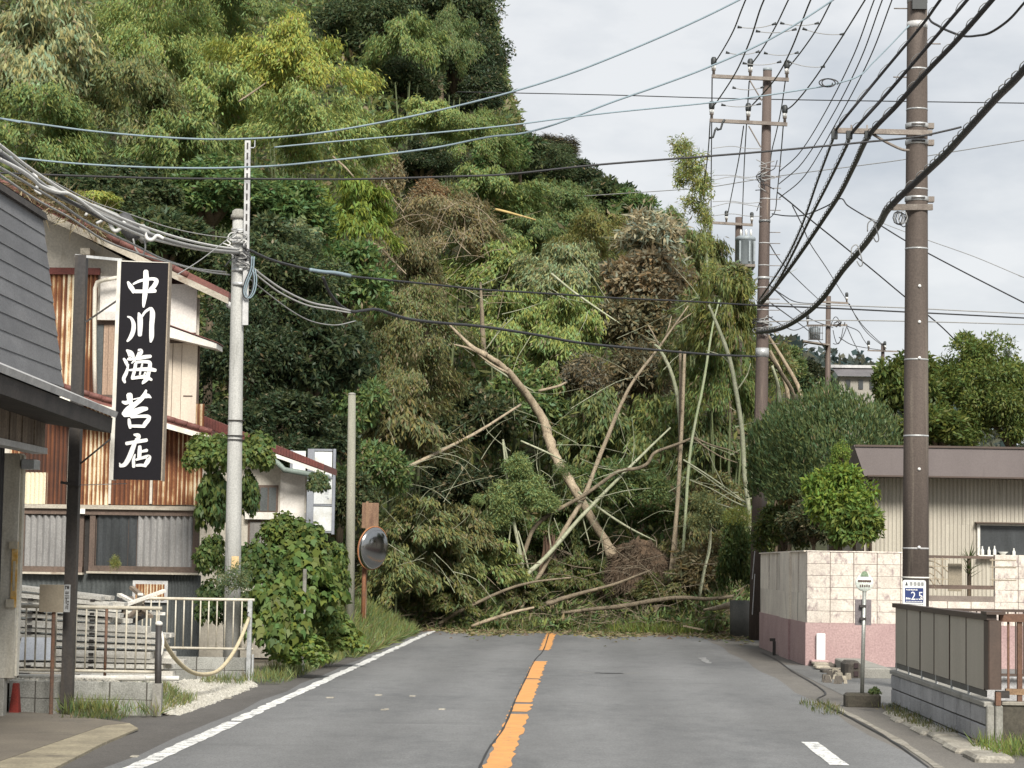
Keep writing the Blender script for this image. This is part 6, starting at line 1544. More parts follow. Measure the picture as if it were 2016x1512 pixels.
T_ = [
 # upper left
 ('bamboo grove at the upper left corner with pale silvery dead tips', 70, 120, 170, 150, 60, 'bamboo', (.34, .37, .19), .93),
 ('bamboo clump filling the left edge below the silvery one', 60, 270, 190, 120, 58, 'bamboo', MIDB, .97),
 ('tall bright bamboo in the upper left, left of the brightest crown', 300, 70, 190, 150, 74, 'bamboo', LIGHT, .95),
 ('olive bamboo hanging over the upper blue grey line at left', 250, 230, 160, 130, 62, 'bamboo', OLIVE, .95),
 ('dark bamboo at the very top between two bright bamboo crowns', 450, 20, 130, 90, 80, 'bamboo', MIDB, .97),
 ('brightest yellow green bamboo crown in the upper middle of the hillside', 560, 150, 165, 120, 70, 'bamboo', BRIGHT, .97),
 ('bright bamboo crown in front of the brightest one, lower left of it', 430, 210, 130, 95, 67, 'bamboo', LIGHT, .97),
 ('arching bamboo dome above the steel extension, drooping to its right', 610, 265, 140, 105, 66, 'bamboo', LIGHT, .96),
 ('mid green bamboo drooping left of the steel extension top', 350, 300, 130, 90, 60, 'bamboo', MIDB, .96),
 # dark evergreens left
 ('dark evergreen over the red shop roof at far left', 250, 400, 150, 100, 53, 'broadleaf', EVG, .98),
 ('dark evergreen behind the steel extension of the left pole', 420, 390, 150, 95, 55, 'broadleaf', EVM, .98),
 ('evergreen crown left of the bright bamboo plume', 560, 420, 110, 90, 56, 'broadleaf', EVM, .98),
 ('great dark evergreen right behind the rusty house', 540, 560, 170, 150, 51, 'broadleaf', EVG, .98),
 ('darkest evergreen mass beside the rusty house eave', 470, 720, 130, 150, 49, 'broadleaf', EVD, .99),
 ('dark evergreen behind the vines and billboard', 610, 720, 140, 150, 50, 'broadleaf', EVD, .99),
 ('evergreen crown above the short slim pole', 680, 560, 90, 110, 56, 'broadleaf', EVM, .97),
 ('narrow dark tree between house roof and shop slope', 330, 480, 110, 90, 50, 'broadleaf', EVG, .98),
 ('bright green weeping bamboo plume in the middle left', 690, 420, 85, 78, 60, 'bamboo', (.20, .265, .05), 1.0),
 ('dark evergreen at the left edge above the shop roof', 110, 400, 150, 80, 52, 'broadleaf', EVG, .98),
 # upper dark mass
 ('dark evergreen at the top edge right of the brightest bamboo', 720, 60, 120, 110, 92, 'broadleaf', EVG, .98),
 ('tall dark evergreen at the top edge next to the sky', 870, 30, 115, 130, 99, 'broadleaf', EVG, .98),
 ('dark tree whose right side makes the upper skyline', 900, 130, 98, 120, 100, 'broadleaf', EVD, .98),
 ('bulging dark crown on the skyline right of the upper wire', 945, 190, 62, 70, 97, 'broadleaf', EVD, .97),
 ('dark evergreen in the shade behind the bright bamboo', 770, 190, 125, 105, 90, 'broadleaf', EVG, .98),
 ('mid green tree lit on top in the dark upper mass', 800, 90, 80, 75, 87, 'bamboo', MIDB, .97),
 ('green bamboo high in the dark upper mass near the skyline', 885, 90, 55, 80, 93, 'bamboo', DKB, .97),
 ('yellow green bamboo below the dark upper mass', 840, 245, 95, 60, 84, 'bamboo', LIGHT, .96),
 ('drooping bamboo just left of the skyline notch', 930, 280, 90, 70, 84, 'bamboo', MIDB, .95),
 ('mid green tree on the skyline under the notch', 990, 300, 58, 62, 93, 'broadleaf', EVM, .97),
 ('dark tree with layered flat boughs on the middle skyline', 1075, 320, 72, 48, 98, 'conifer', EVG, .97),
 ('layered top bough cluster peeking above the skyline', 1092, 288, 46, 24, 100, 'conifer', (.045, .04, .022), .9),
 ('dark tree on the descending skyline', 1140, 365, 85, 58, 99, 'broadleaf', EVD, .97),
 ('dark tree lower on the descending skyline', 1215, 425, 78, 62, 98, 'broadleaf', EVG, .97),
 ('dark tree where the skyline meets the pale leaning crown', 1290, 470, 62, 60, 94, 'broadleaf', EVM, .95),
 # middle slope
 ('dark rounded tree just under the skyline notch', 1025, 300, 52, 52, 95, 'broadleaf', EVG, .97),
 ('dark green tree on the skyline right of the layered boughs', 1195, 392, 62, 52, 97, 'broadleaf', EVG, .97),
 ('tree on the skyline halfway down to the pale crown', 1245, 410, 58, 48, 96, 'broadleaf', EVM, .97),
 ('olive tree on the skyline left of the lone bamboo', 1318, 455, 58, 50, 90, 'bamboo', DKB, .95),
 ('olive tree on the skyline behind the lone bamboo stem', 1370, 500, 50, 46, 86, 'bamboo', MIDB, .93),
 ('wide dark green bamboo bank in the middle of the slope', 1090, 420, 120, 68, 85, 'bamboo', DKB, .97),
 ('dark bamboo dome in the centre of the slope', 1035, 470, 80, 55, 80, 'bamboo', DKB, .98),
 ('mid green bamboo left of the centre dome', 950, 385, 105, 70, 82, 'bamboo', MIDB, .97),
 ('dark hollow tree above the dry brown crown', 830, 330, 90, 60, 83, 'broadleaf', EVD, .98),
 ('dry tan treetop standing above the brown crown', 765, 350, 36, 60, 72, 'sparse', TAN, .5),
 ('reddish brown withered crown top in the middle left', 845, 385, 45, 38, 76, 'sparse', RUSTL, .6),
 ('large brown withered crown in the middle of the hillside', 880, 455, 130, 82, 74, 'bamboo', (.215,.215,.095), .6),
 ('brown leafed broad tree left of centre under the upper cable', 780, 555, 120, 110, 66, 'bamboo', (.165,.165,.07), .7),
 ('mixed brown and green tree under the brown leafed one', 800, 640, 110, 95, 63, 'bamboo', OLIVE, .78),
 ('rust flecked broadleaf tree above the straight slanting pole', 800, 745, 130, 110, 59, 'bamboo', (.175,.19,.075), .8),
 ('rust flecked tree right above the traffic mirror', 800, 850, 110, 90, 57.5, 'bamboo', (.17,.19,.075), .82),
 ('green tree behind the short slim pole', 690, 800, 80, 110, 55, 'broadleaf', EVM, .95),
 ('light feathery bamboo sweeping left in the centre', 990, 535, 110, 80, 74, 'bamboo', LIGHT, .95),
 ('light feathery bamboo right of the centre sweep', 1120, 540, 105, 80, 73, 'bamboo', SAGE, .93),
 ('yellowish bamboo on the slope below the skyline trees', 1180, 470, 80, 62, 80, 'bamboo', (.22, .225, .07), .9),
 ('mid green bamboo behind the broken upright trunk', 1000, 640, 110, 85, 69, 'bamboo', LIGHT, .95),
 ('bamboo behind the long leaning pole, centre right', 1120, 650, 105, 95, 68, 'bamboo', LIGHT, .95),
 ('bamboo with a few rusty leaves below the centre', 1080, 730, 90, 70, 67, 'bamboo', MIDB, .86),
 ('pale grey leaved crown on the right skyline', 1275, 470, 75, 65, 72, 'sparse', PALE, .7),
 ('withered crown with pale leaves above the leaning pole', 1270, 560, 92, 88, 69, 'broadleaf', (.26, .235, .14), .72),
 ('dark brown withered tree behind the crossing poles', 1245, 640, 88, 75, 68, 'broadleaf', (.165, .165, .085), .88),
 ('dark twiggy brown mass left of the upright trunk', 1265, 735, 85, 75, 67, 'sparse', (.16, .145, .085), .75),
 ('grey brown withered bush in the centre of the slide', 1150, 745, 55, 55, 66, 'sparse', (.2, .18, .13), .6),
 ('green bamboo leaning on the middle pole', 1430, 625, 62, 95, 61.5, 'bamboo', (.19, .215, .065), .93),
 ('green bamboo on the right skyline behind the leaning trunks', 1370, 530, 62, 85, 75, 'bamboo', OLIVE, .9),
 ('bamboo beside the transformer platform, loose and leafy', 1440, 560, 52, 50, 68, 'broadleaf', OLIVE, .9),
 ('bamboo mass left of the middle pole at mid height', 1420, 760, 75, 110, 62.5, 'bamboo', MIDB, .9),
 ('bamboo between the upright trunk and the whitish leaning stem', 1370, 680, 62, 100, 64, 'bamboo', OLIVE, .9),
 # lower slope
 ('dark bamboo behind the long leaning pole, lower', 1180, 845, 95, 85, 65.5, 'bamboo', DKB, .95),
 ('dark bamboo right of the long leaning pole, lower', 1290, 860, 85, 90, 65, 'bamboo', MIDB, .95),
 ('dark bush behind the big curved trunk', 1030, 800, 90, 95, 65.8, 'broadleaf', EVM, .93),
 ('dark green bush under the slanting pole', 940, 830, 90, 95, 63.5, 'broadleaf', EVG, .92),
 ('very dark bush in the hollow above the road end', 890, 960, 90, 80, 61.5, 'broadleaf', EVD, .9),
 ('mid green bush left of the sapling group', 960, 1010, 75, 70, 62, 'bamboo', DKB, .93),
 ('broad leafed bush under the crossing poles', 1200, 960, 95, 75, 63.5, 'broadleaf', EVM, .95),
 ('dark bush behind the root mound', 1120, 1040, 75, 60, 63, 'bamboo', DKB, .9),
 ('shaded bush right of the upright trunk', 1400, 880, 70, 80, 62.8, 'bamboo', DKB, .9),
 ('shaded bush under the whitish leaning stem', 1410, 985, 62, 70, 61.5, 'broadleaf', OLIVE, .8),
 ('green bush behind the traffic mirror', 740, 930, 70, 80, 54, 'broadleaf', EVM, .93),
 ('fallen bamboo heap left on the road end', 850, 1110, 95, 70, 58.6, 'bamboo', (.175,.215,.08), .88),
 ('fallen bamboo heap below the sapling group', 950, 1110, 80, 60, 59.6, 'bamboo', MIDB, .92),
 ('twiggy dry brush right of the root mound', 1390, 1120, 60, 55, 60, 'sparse', BROWN, .6),
 ('brown green brush above the fallen bamboo heap at left', 820, 1030, 95, 60, 57.8, 'bamboo', (.175,.215,.08), .88),
 ('brush at the foot of the slope behind the grass bank', 770, 1130, 85, 62, 56, 'bamboo', (.175,.22,.078), .9),
 ('dull green brush left of the whitish sapling', 905, 1045, 80, 58, 59.5, 'bamboo', (.17,.195,.075), .85),
 ('dark brush between the sapling and the broken stump', 1050, 1060, 62, 50, 62.2, 'broadleaf', EVM, .85),
 ('dark green brush under the curved trunk', 1140, 990, 62, 56, 62.8, 'bamboo', DKB, .95),
 ('brush left of the upright trunk above the root mound', 1290, 1010, 62, 50, 62.6, 'broadleaf', EVM, .85),
 ('olive brush between the upright trunk and the sapling', 1365, 1060, 50, 60, 61.6, 'bamboo', OLIVE, .75),
 ('green brush against the hedge by the middle pole', 1420, 1090, 36, 60, 60.4, 'broadleaf', OLIVE, .75),
 ('flattened leafy heap right of the long thin fallen trunk', 1010, 1165, 70, 34, 59.9, 'bamboo', (.15,.19,.065), .88),
 ('flattened leafy heap in the middle of the road end', 1130, 1130, 66, 38, 60.4, 'bamboo', (.14,.18,.06), .88),
 ('leafy heap on the right half of the road end', 1330, 1155, 74, 36, 60.2, 'bamboo', (.15,.18,.065), .82),
 ('low leafy heap at the left road edge below the brush', 880, 1175, 76, 36, 59.0, 'bamboo', (.15,.19,.06), .9),
 ('dark shaded brush behind the slim pole and mirror', 690, 990, 62, 80, 52, 'broadleaf', EVG, .95),
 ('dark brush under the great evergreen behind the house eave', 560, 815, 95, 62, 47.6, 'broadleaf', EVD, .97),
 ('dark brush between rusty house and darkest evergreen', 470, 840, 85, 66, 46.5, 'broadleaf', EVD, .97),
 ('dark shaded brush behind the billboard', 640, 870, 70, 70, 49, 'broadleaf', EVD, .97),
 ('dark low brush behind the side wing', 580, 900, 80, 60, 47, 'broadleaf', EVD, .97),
 ('kudzu covered bush in front of the great evergreen', 590, 475, 55, 45, 54.0, 'kudzu', (.17, .22, .11), 1.0),
]
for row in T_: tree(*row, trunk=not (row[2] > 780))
tree('small bright bush peeping over the red shop roof', 190, 392, 46, 22, 50, 'bamboo', BRIGHT)
# tall thin bamboo against the sky
t = thing('bamboo_plant', 'tall lone airy bamboo top with yellow green leaves against the sky', 'bamboo', P(1398, 660, 66))
for (x, y, rx, ry) in ((1340, 292, 30, 30), (1362, 325, 40, 40), (1350, 350, 30, 32), (1378, 365, 32, 40), (1368, 402, 34, 30), (1385, 430, 22, 36), (1390, 480, 20, 34), (1396, 535, 20, 34)):
    c = P(x, y, 66); s = 66 / F; inst('leaf_spray', proto('sparse', 'T', 1), t, c, (0, 0, x), (rx * s, rx * s, ry * s), (.30, .33, .11, .95))
obj('culm', MB().tube(catmull([P(x, y, 66) for x, y in ((1398, 640), (1392, 520), (1386, 440), (1374, 360), (1350, 285), (1338, 268))], 4), [.05, .045, .03, .01], 6), CULMG, t, True)

# right hand side vegetation
tree('huge bushy dark green conifer behind the sided house on the right', 1915, 778, 122, 138, 58, 'broadleaf', (.135, .175, .042), 1, base=0, var=0, name='conifer_tree')
tree('left shoulder of conifer foliage beside the thick brown pole', 1785, 770, 70, 100, 57.5, 'broadleaf', (.115, .15, .038), 1, base=0, var=0, name='conifer_tree')
tree('low dark conifer spreading along the house roof at right edge', 1990, 820, 100, 115, 57, 'broadleaf', (.125, .16, .04), 1, base=0, var=0, name='conifer_tree')
tree('lower skirt of conifer foliage just above the house roof right of the pole', 1850, 850, 95, 68, 56.5, 'broadleaf', (.12, .155, .038), 1, base=0, var=0, name='conifer_tree')
tree('slender dark treetop at the right edge beyond the big conifer', 1983, 700, 9, 22, 64, 'conifer', EVG, 1, base=0)
tree('big rounded grey green shrub with fine upright leaves behind the pink wall', 1640, 905, 142, 142, 50, 'upright', (.115, .16, .062), .99, base=0, depth=1.4)
tree('left side shrub of fine leaves around the middle pole', 1538, 915, 66, 110, 52.5, 'upright', (.105, .15, .058), .99, base=0, depth=.8)
tree('bright green bush rising above the pink and cream wall', 1650, 985, 74, 92, 44.5, 'broadleaf', (.185, .265, .05), 1, base=0, depth=.7, cat='bush', name='bush')
tree('upper tip of a bright bush beside the house roof edge', 1655, 895, 26, 32, 44.6, 'broadleaf', (.20, .28, .055), 1, base=0, cat='bush', name='bush')
tree('lower green bush leaning along the downpipe of the sided house', 1682, 1035, 55, 62, 44.2, 'broadleaf', (.15, .21, .05), 1, base=0, cat='bush', name='bush')
tree('yellowish brown bush right of the middle pole', 1555, 960, 48, 58, 51, 'broadleaf', (.16, .14, .05), .85, base=0, cat='bush', name='bush')
tree('dark green bush above the return of the cream wall', 1545, 1045, 62, 66, 51.6, 'broadleaf', (.11, .15, .04), .98, base=0, cat='bush', name='bush')
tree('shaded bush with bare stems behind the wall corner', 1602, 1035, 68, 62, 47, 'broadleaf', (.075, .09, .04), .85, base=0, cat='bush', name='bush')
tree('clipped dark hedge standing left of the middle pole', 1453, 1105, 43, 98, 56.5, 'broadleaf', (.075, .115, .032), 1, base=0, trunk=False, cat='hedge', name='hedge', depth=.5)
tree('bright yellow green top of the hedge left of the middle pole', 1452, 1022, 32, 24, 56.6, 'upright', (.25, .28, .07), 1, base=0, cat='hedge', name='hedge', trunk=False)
x0, x1, z0, z1 = R(1437, 1182, 1476, 1252, 56.2)
single('grey_post', MB().tube([((x0 + x1) / 2, 56.3, 0), ((x0 + x1) / 2, 56.3, z1)], [(x1 - x0) * .47, (x1 - x0) * .5], 14), surf('dark_grey_post', (0.15, 0.145, 0.13), (0.10, 0.10, 0.09), 2, 0.9), 'stout dark grey post under the clipped hedge by the middle pole', 'post', smooth=True)
# leaning bamboo stems right of the middle pole
for k, (xa, ya, xb, yb) in enumerate(((1575, 772, 1512, 660), (1562, 778, 1508, 690), (1550, 770, 1516, 690), (1535, 790, 1520, 720))):
    t_ = MB().tube(catmull([P(xa, ya + 60, 63 + k * .4), P(xa, ya, 63 + k * .4), P((xa + xb) / 2 + 3, (ya + yb) / 2, 63 + k * .4), P(xb, yb, 63 + k * .4)], 4), [.07, .06, .04], 7)
    single('leaning_culm', t_, (PALEBARK, TRUNKTAN, PALEBARK, CULM)[k], ('uppermost leaning stem right of the middle pole', 'second leaning stem right of the middle pole', 'third, shorter leaning stem right of the middle pole', 'pale upright culm just right of the middle pole')[k], 'bamboo stem', smooth=True)
tree('loose bamboo leaves above the leaning stems right of the middle pole', 1530, 720, 42, 50, 66, 'sparse', OLIVE, .8, base=0, cat='bamboo', name='bamboo_clump')
tree('green tree on the horizon right of the middle pole', 1545, 715, 40, 45, 120, 'broadleaf', DKB, .97, base=0)
tree('dark tree on the horizon below the distant pole', 1600, 745, 62, 40, 130, 'broadleaf', (.04, .05, .022), .97, base=0)
tree('second dark tree on the horizon below the distant pole', 1560, 760, 50, 40, 125, 'broadleaf', EVG, .97, base=0)
# far grey roofed building
fb = thing('far_house', 'distant house with a grey roof and pale eave among trees on the horizon', 'house', (P(1680, 800, 105).x, 105, 0))
a, b, c, d = R(1648, 742, 1745, 800, 105)
obj('wall', MB().box(a + .1, b, 105, 109, 0, d), surf('far_wall', (0.33, 0.31, 0.27), None, 1), fb)
obj('roof', MB().prism([(a, 104.7, d), (b, 104.7, d), (b, 107, d + .55), (a, 107, d + .55)], (0, .2, .06)), surf('far_roof', (0.16, 0.15, 0.155), None, 1), fb)
obj('eave_trim', MB().box(a - .1, b, 106.8, 107.2, d + .58, d + .72), FLASH, fb)
for x in (1665, 1690, 1712): 
    p, q, u, v = R(x, 748, x + 9, 766, 105); obj('window', MB().box(p, q, 104.95, 105, u, v), POLYD, fb)
# far ridge woods, one mass
n = 16000; X = rng.uniform(2, 86, n); Y = rng.uniform(225, 290, n); Z = far_z(X, Y)
bump = 1.6 * np.abs(np.sin(X * .9 + np.sin(Y * .5)) * np.cos(Y * .31 + X * .2))
C = np.stack([X, Y, Z - .8 + bump * rng.uniform(.4, 1.25, n) * 1.3], 1)
far = obj('far_woods', quads_mesh('far_woods', leaf_quads(C, rng.normal(size=(n, 3)) + [0, 0, .2], 1.1, .8), LEAF), LEAF, kind='stuff', color=(.085, .105, .09, 1))  # bluish leaf colour stands in for distance haze

# kudzu and other vines round the left pole and along the wall
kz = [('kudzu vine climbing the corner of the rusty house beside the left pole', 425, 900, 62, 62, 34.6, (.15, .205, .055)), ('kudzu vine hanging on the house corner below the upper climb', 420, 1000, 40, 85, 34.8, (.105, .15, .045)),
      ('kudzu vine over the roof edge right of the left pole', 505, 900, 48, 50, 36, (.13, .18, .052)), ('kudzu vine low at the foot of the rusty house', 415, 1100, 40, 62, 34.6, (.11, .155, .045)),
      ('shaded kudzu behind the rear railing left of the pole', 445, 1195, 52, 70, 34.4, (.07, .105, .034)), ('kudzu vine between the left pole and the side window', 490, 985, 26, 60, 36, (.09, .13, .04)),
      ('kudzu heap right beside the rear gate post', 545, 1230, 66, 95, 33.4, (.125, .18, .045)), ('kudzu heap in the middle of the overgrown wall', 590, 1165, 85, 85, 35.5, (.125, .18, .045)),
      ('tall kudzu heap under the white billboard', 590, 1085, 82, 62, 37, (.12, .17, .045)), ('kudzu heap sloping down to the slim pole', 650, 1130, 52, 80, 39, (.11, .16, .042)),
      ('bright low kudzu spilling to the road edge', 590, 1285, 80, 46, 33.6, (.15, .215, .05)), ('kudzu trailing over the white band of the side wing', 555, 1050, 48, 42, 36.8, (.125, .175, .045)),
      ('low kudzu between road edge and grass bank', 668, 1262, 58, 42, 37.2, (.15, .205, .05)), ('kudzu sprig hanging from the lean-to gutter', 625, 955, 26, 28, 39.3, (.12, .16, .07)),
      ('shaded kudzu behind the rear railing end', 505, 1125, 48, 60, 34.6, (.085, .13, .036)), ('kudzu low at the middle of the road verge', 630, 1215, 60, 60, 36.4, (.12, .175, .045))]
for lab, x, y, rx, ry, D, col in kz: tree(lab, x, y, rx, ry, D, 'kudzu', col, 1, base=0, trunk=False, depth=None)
tree('feathery tall weed in front of the left concrete pole', 462, 1150, 34, 48, 32.9, 'sparse', (.15, .19, .09), 1, base=0, cat='weed', name='weed', trunk=False)
tree('small yellow weed growing from the window ledge', 226, 1112, 12, 24, 35.4, 'sparse', (.30, .32, .10), 1, base=P(226, 1130, 35.4).z, cat='weed', name='weed', trunk=False)
single('concrete_post', MB().bbox(P(598, 1200, 34.6).x - .028, P(598, 1200, 34.6).x + .028, 34.6, 34.66, 0, P(598, 1120, 34.6).z, .01), CONC, 'thin pale post between the two kudzu heaps', 'post')
single('concrete_post', MB().bbox(P(654, 1230, 40).x - .09, P(654, 1230, 40).x + .07, 39.6, 39.8, 0, P(654, 1185, 40).z, .02), CONC, 'short pale stone post at the foot of the kudzu by the grass', 'post')
# agave like plant by the lattice
ag = thing('yucca_plant', 'spiky green yucca behind the lattice opening of the cream wall', 'plant', (P(1908, 1100, 41.6).x, 41.6, 0))
yb = P(1908, 1100, 41.6); V = []
obj('stem', MB().tube([(yb.x, 41.6, 0), (yb.x, 41.6, yb.z)], .04, 6), BARK, ag)
for k in range(34):
    a = k * 2.4; el = rng.uniform(.2, 1.35); L_ = rng.uniform(.28, .5); z = yb.z - .02 - (.0 if k < 12 else rng.uniform(.0, .5))
    dv = Vector((math.cos(a) * math.cos(el), math.sin(a) * math.cos(el), math.sin(el))); c0 = Vector((yb.x, 41.6, z)); sd_ = dv.cross(Vector((0, 0, 1))).normalized() * .022
    o_ = inst('leaf_blade', MB().add([c0 - sd_ - yb, c0 + sd_ - yb, c0 + dv * L_ - Vector((0, 0, .05)) - yb], [(0, 1, 2)]).mesh('leaf_blade', LEAF), ag, yb, color=(.06, .09, .03, 1))
tree('broad leafed weed growing beside the bus stop base', 1722, 1362, 14, 10, 28.1, 'kudzu', (.10, .14, .05), 1, base=0, trunk=False, cat='weed', name='weed')

# ------------------------------------------------------------------ ground cover (stuff)
def blades(name, C, h, w, color, lean=.35, dry=.9, mat=None):
    n = len(C); A = rng.normal(size=(n, 3)) * lean + [0, 0, 1]
    return obj(name, quads_mesh(name, leaf_quads(C, A, h, w), mat or LEAF), LEAF, kind='stuff', color=(*color, dry))
def scatter_px(n, poly_fn, z=0.0):
    out = []
    while len(out) < n:
        x, y, D = poly_fn()
        out.append(list(P(x, y, D)))
    return np.array(out)
# hillside undergrowth
n = 170000
Y = rng.uniform(48, 150, n) ** 1.0; u = rng.uniform(-.30, .09, n); X = u * Y
Z = terrain(X, Y); ok = Z > 0.0; X, Y, Z = X[ok], Y[ok], Z[ok]; n = len(X)
hh = rng.uniform(0, 1, n) ** 1.5 * (1.3 + .9 * np.sin(X * .9) * np.cos(Y * .7))
C = np.stack([X, Y, Z + np.maximum(hh, 0)], 1)
obj('hill_undergrowth', quads_mesh('hill_undergrowth', leaf_quads(C, rng.normal(size=(n, 3)) * .7 + [0, -.25, -.35], .42, .14), LEAF), LEAF, kind='stuff', color=(.15, .19, .066, .9))
# landslide litter: leaves, twigs
n = 150000; X = rng.uniform(-5.6, 4.9, n); Y = rng.uniform(58.3, 66, n); Z = slide_z(X, Y); ok = Z > -.02; X, Y, Z = X[ok], Y[ok], Z[ok]; n = len(X)
pt = .5 + .5 * np.sin(X * 1.7 + 1.2 * np.sin(Y)) * np.cos(Y * 1.3 + X * .6)
keep = rng.uniform(0, 1, n) < .15 + .85 * pt; X, Y, Z = X[keep], Y[keep], Z[keep]; n = len(X)
C = np.stack([X, Y, Z + rng.uniform(0, .42, n) * pt[keep]], 1)
obj('landslide_leaves', quads_mesh('landslide_leaves', leaf_quads(C, rng.normal(size=(n, 3)) * .6 + [.25, -.3, .15], .26, .07), LEAFD), LEAFD, kind='stuff', color=(.16, .215, .075, .84))
n = 3000; X = rng.uniform(-5.0, 4.6, n); Y = rng.uniform(58.2, 64, n); Z = slide_z(X, Y)
C = np.stack([X, Y, np.maximum(Z, 0) + rng.uniform(0, .4, n)], 1)
obj('landslide_twigs', quads_mesh('landslide_twigs', leaf_quads(C, rng.normal(size=(n, 3)) * [1, .5, .5], .75, .018), TRUNKTAN), TRUNKTAN, kind='stuff')
def stems_mesh(name, segs, mat):
    mb = MB()
    for pts, r_ in segs: mb.tube(catmull(pts, 3), [r_, r_ * .8, r_ * .4], 4, False)
    return obj(name, mb, mat, None, True, 'stuff')
def tangle(name, x0, x1, y0, y1, D0, D1, n, lmin, lmax, r0, r1, mat, seed, dirx=(-1, 1), dirz=(-.4, 1)):
    g = random.Random(seed); segs = []
    for _ in range(n):
        c = P(g.uniform(x0, x1), g.uniform(y0, y1), g.uniform(D0, D1)); l = g.uniform(lmin, lmax)
        d = Vector((g.uniform(*dirx), g.uniform(-.35, .35), g.uniform(*dirz))).normalized() * l; q = Vector((g.uniform(-.12, .12), g.uniform(-.1, .1), g.uniform(-.08, .16))) * l
        if c.z < .15: c.z = .15
        segs.append(([c, c + d * .5 + q, c + d], g.uniform(r0, r1)))
    return stems_mesh(name, segs, mat)
tangle('slide_stems', 900, 1460, 860, 1120, 59.6, 62.5, 60, .6, 2.4, .007, .016, CULM, 1)
tangle('slide_twigs', 840, 1450, 1060, 1215, 58.6, 60.6, 80, .4, 1.4, .007, .018, TRUNKTAN, 2, (-1, 1), (-.25, .45))
tangle('brown_twigs', 730, 1010, 400, 640, 65, 73, 60, .5, 1.6, .007, .013, PALEBARK, 3)
tangle('slope_stems', 800, 1480, 560, 900, 62, 66, 40, .8, 2.6, .008, .014, CULM, 4, (-1, 1), (-1, .6))
tangle('shrub_twigs', 700, 900, 880, 1180, 54, 58, 45, .5, 1.6, .006, .011, CULM, 5)
# mud, stones and torn leaves spilled over the road's end
n = 15000; X = rng.uniform(-4.2, 4.2, n); Y = 58.9 - rng.exponential(.75, n) * (1 + .5 * np.sin(X * 2.1)); C = np.stack([X, Y, np.full(n, .008) + rng.uniform(0, .02, n)], 1)
obj('spilled_leaves', quads_mesh('spilled_leaves', leaf_quads(C, rng.normal(size=(n, 3)) * [1, 1, .12], .15, .035), LEAFD), LEAFD, kind='stuff', color=(.13, .14, .05, .5))
mb = MB(); g_ = random.Random(12)
for k in range(900):
    X = g_.uniform(-4.0, 4.3); Y = 59.0 - g_.expovariate(1.1); s_ = g_.uniform(.02, .07) * (1 if k % 9 else 1.8)
    mb.add([(X + s_ * a_ * g_.uniform(.7, 1.2), Y + s_ * b_ * g_.uniform(.7, 1.2), s_ * c_ * g_.uniform(.6, 1)) for a_, b_, c_ in ((-1, -1, 0), (1, -1, 0), (1, 1, 0), (-1, 1, 0), (.1, 0, .8))], [(0, 1, 4), (1, 2, 4), (2, 3, 4), (3, 0, 4)])
obj('spilled_soil', mb, SOIL, kind='stuff')
mb = MB()
for i in range(61):
    X = -4.4 + 8.8 * i / 60; e = 57.6 + .6 * math.sin(X * 1.7) + .35 * math.sin(X * 4.3 + 1)
    mb.v += [Vector((X, e, .003)), Vector((X, 60, .003))]
    if i: o_ = len(mb.v) - 4; mb.f.append((o_, o_ + 2, o_ + 3, o_ + 1))
MUD, ntM, outM = newmat('mud_film'); coM = nd(ntM, 'ShaderNodeTexCoord').outputs['Object']
fM = ramp(ntM, noise(ntM, coM, 2.2, 7, .7), [(.42, (0, 0, 0)), (.56, (1, 1, 1))])
finish(ntM, outM, mixc(ntM, fM, (.15, .148, .142), (.10, .075, .05)), .9)
struct('mud_film', mb, MUD)
def patch(name, x0, x1, y0, y1, n, h, w, color, zf=None, dry=.9, lean=.35, pw=1.0):
    X = rng.uniform(x0, x1, n); Y = rng.uniform(y0, y1, n); m = np.sin(X * 5.1 + 2 * np.sin(Y * 3)) * np.sin(Y * 4.3 + X) > rng.uniform(-1.0, .6, n)
    X, Y = X[m], Y[m]; Z = np.zeros(len(X)) if zf is None else zf(X, Y)
    return blades(name, np.stack([X, Y, Z], 1), h, w, color, lean, dry)
patch('road_end_grass', -3.9, 4.2, 57.9, 59.6, 3200, .34, .022, (.15, .185, .06), zf=slide_z, dry=.8, lean=.6)
patch('bright_road_grass', .8, 3.0, 57.9, 59.2, 1500, .36, .024, (.19, .24, .06), zf=slide_z, dry=.95)
bank = lambda X, Y: .55 * smooth(-4.05, -5.2, X) * smooth(40, 43, Y)
patch('bank_grass', -5.7, -4.0, 40.5, 55, 24000, .34, .022, (.19, .235, .08), zf=bank, lean=.75)
patch('wall_foot_grass', -5.7, -4.62, 24.62, 24.95, 900, .22, .012, (.2, .24, .085))
patch('entrance_grass', -5.0, -4.6, 25.0, 27.2, 1300, .14, .010, (.21, .24, .09), zf=yard_z)
patch('rear_wall_grass', -5.2, -4.6, 30.6, 31.85, 500, .16, .011, (.2, .23, .09), zf=yard_z)
patch('kudzu_foot_grass', -4.75, -4.15, 31.5, 40, 3200, .20, .014, (.19, .23, .085))
patch('corner_grass', 3.9, 5.4, 21.2, 22.5, 2600, .20, .012, (.19, .25, .07), zf=lambda X, Y: X * 0 - .02)
patch('kerb_grass', 3.75, 4.05, 24.0, 29, 900, .09, .010, (.14, .15, .06))
patch('pavement_edge_grass', 2.85, 3.25, 27.0, 29.2, 420, .09, .010, (.12, .14, .045))
patch('apron_edge_grass', -5.6, -4.9, 24.0, 24.6, 500, .09, .010, (.11, .14, .05))
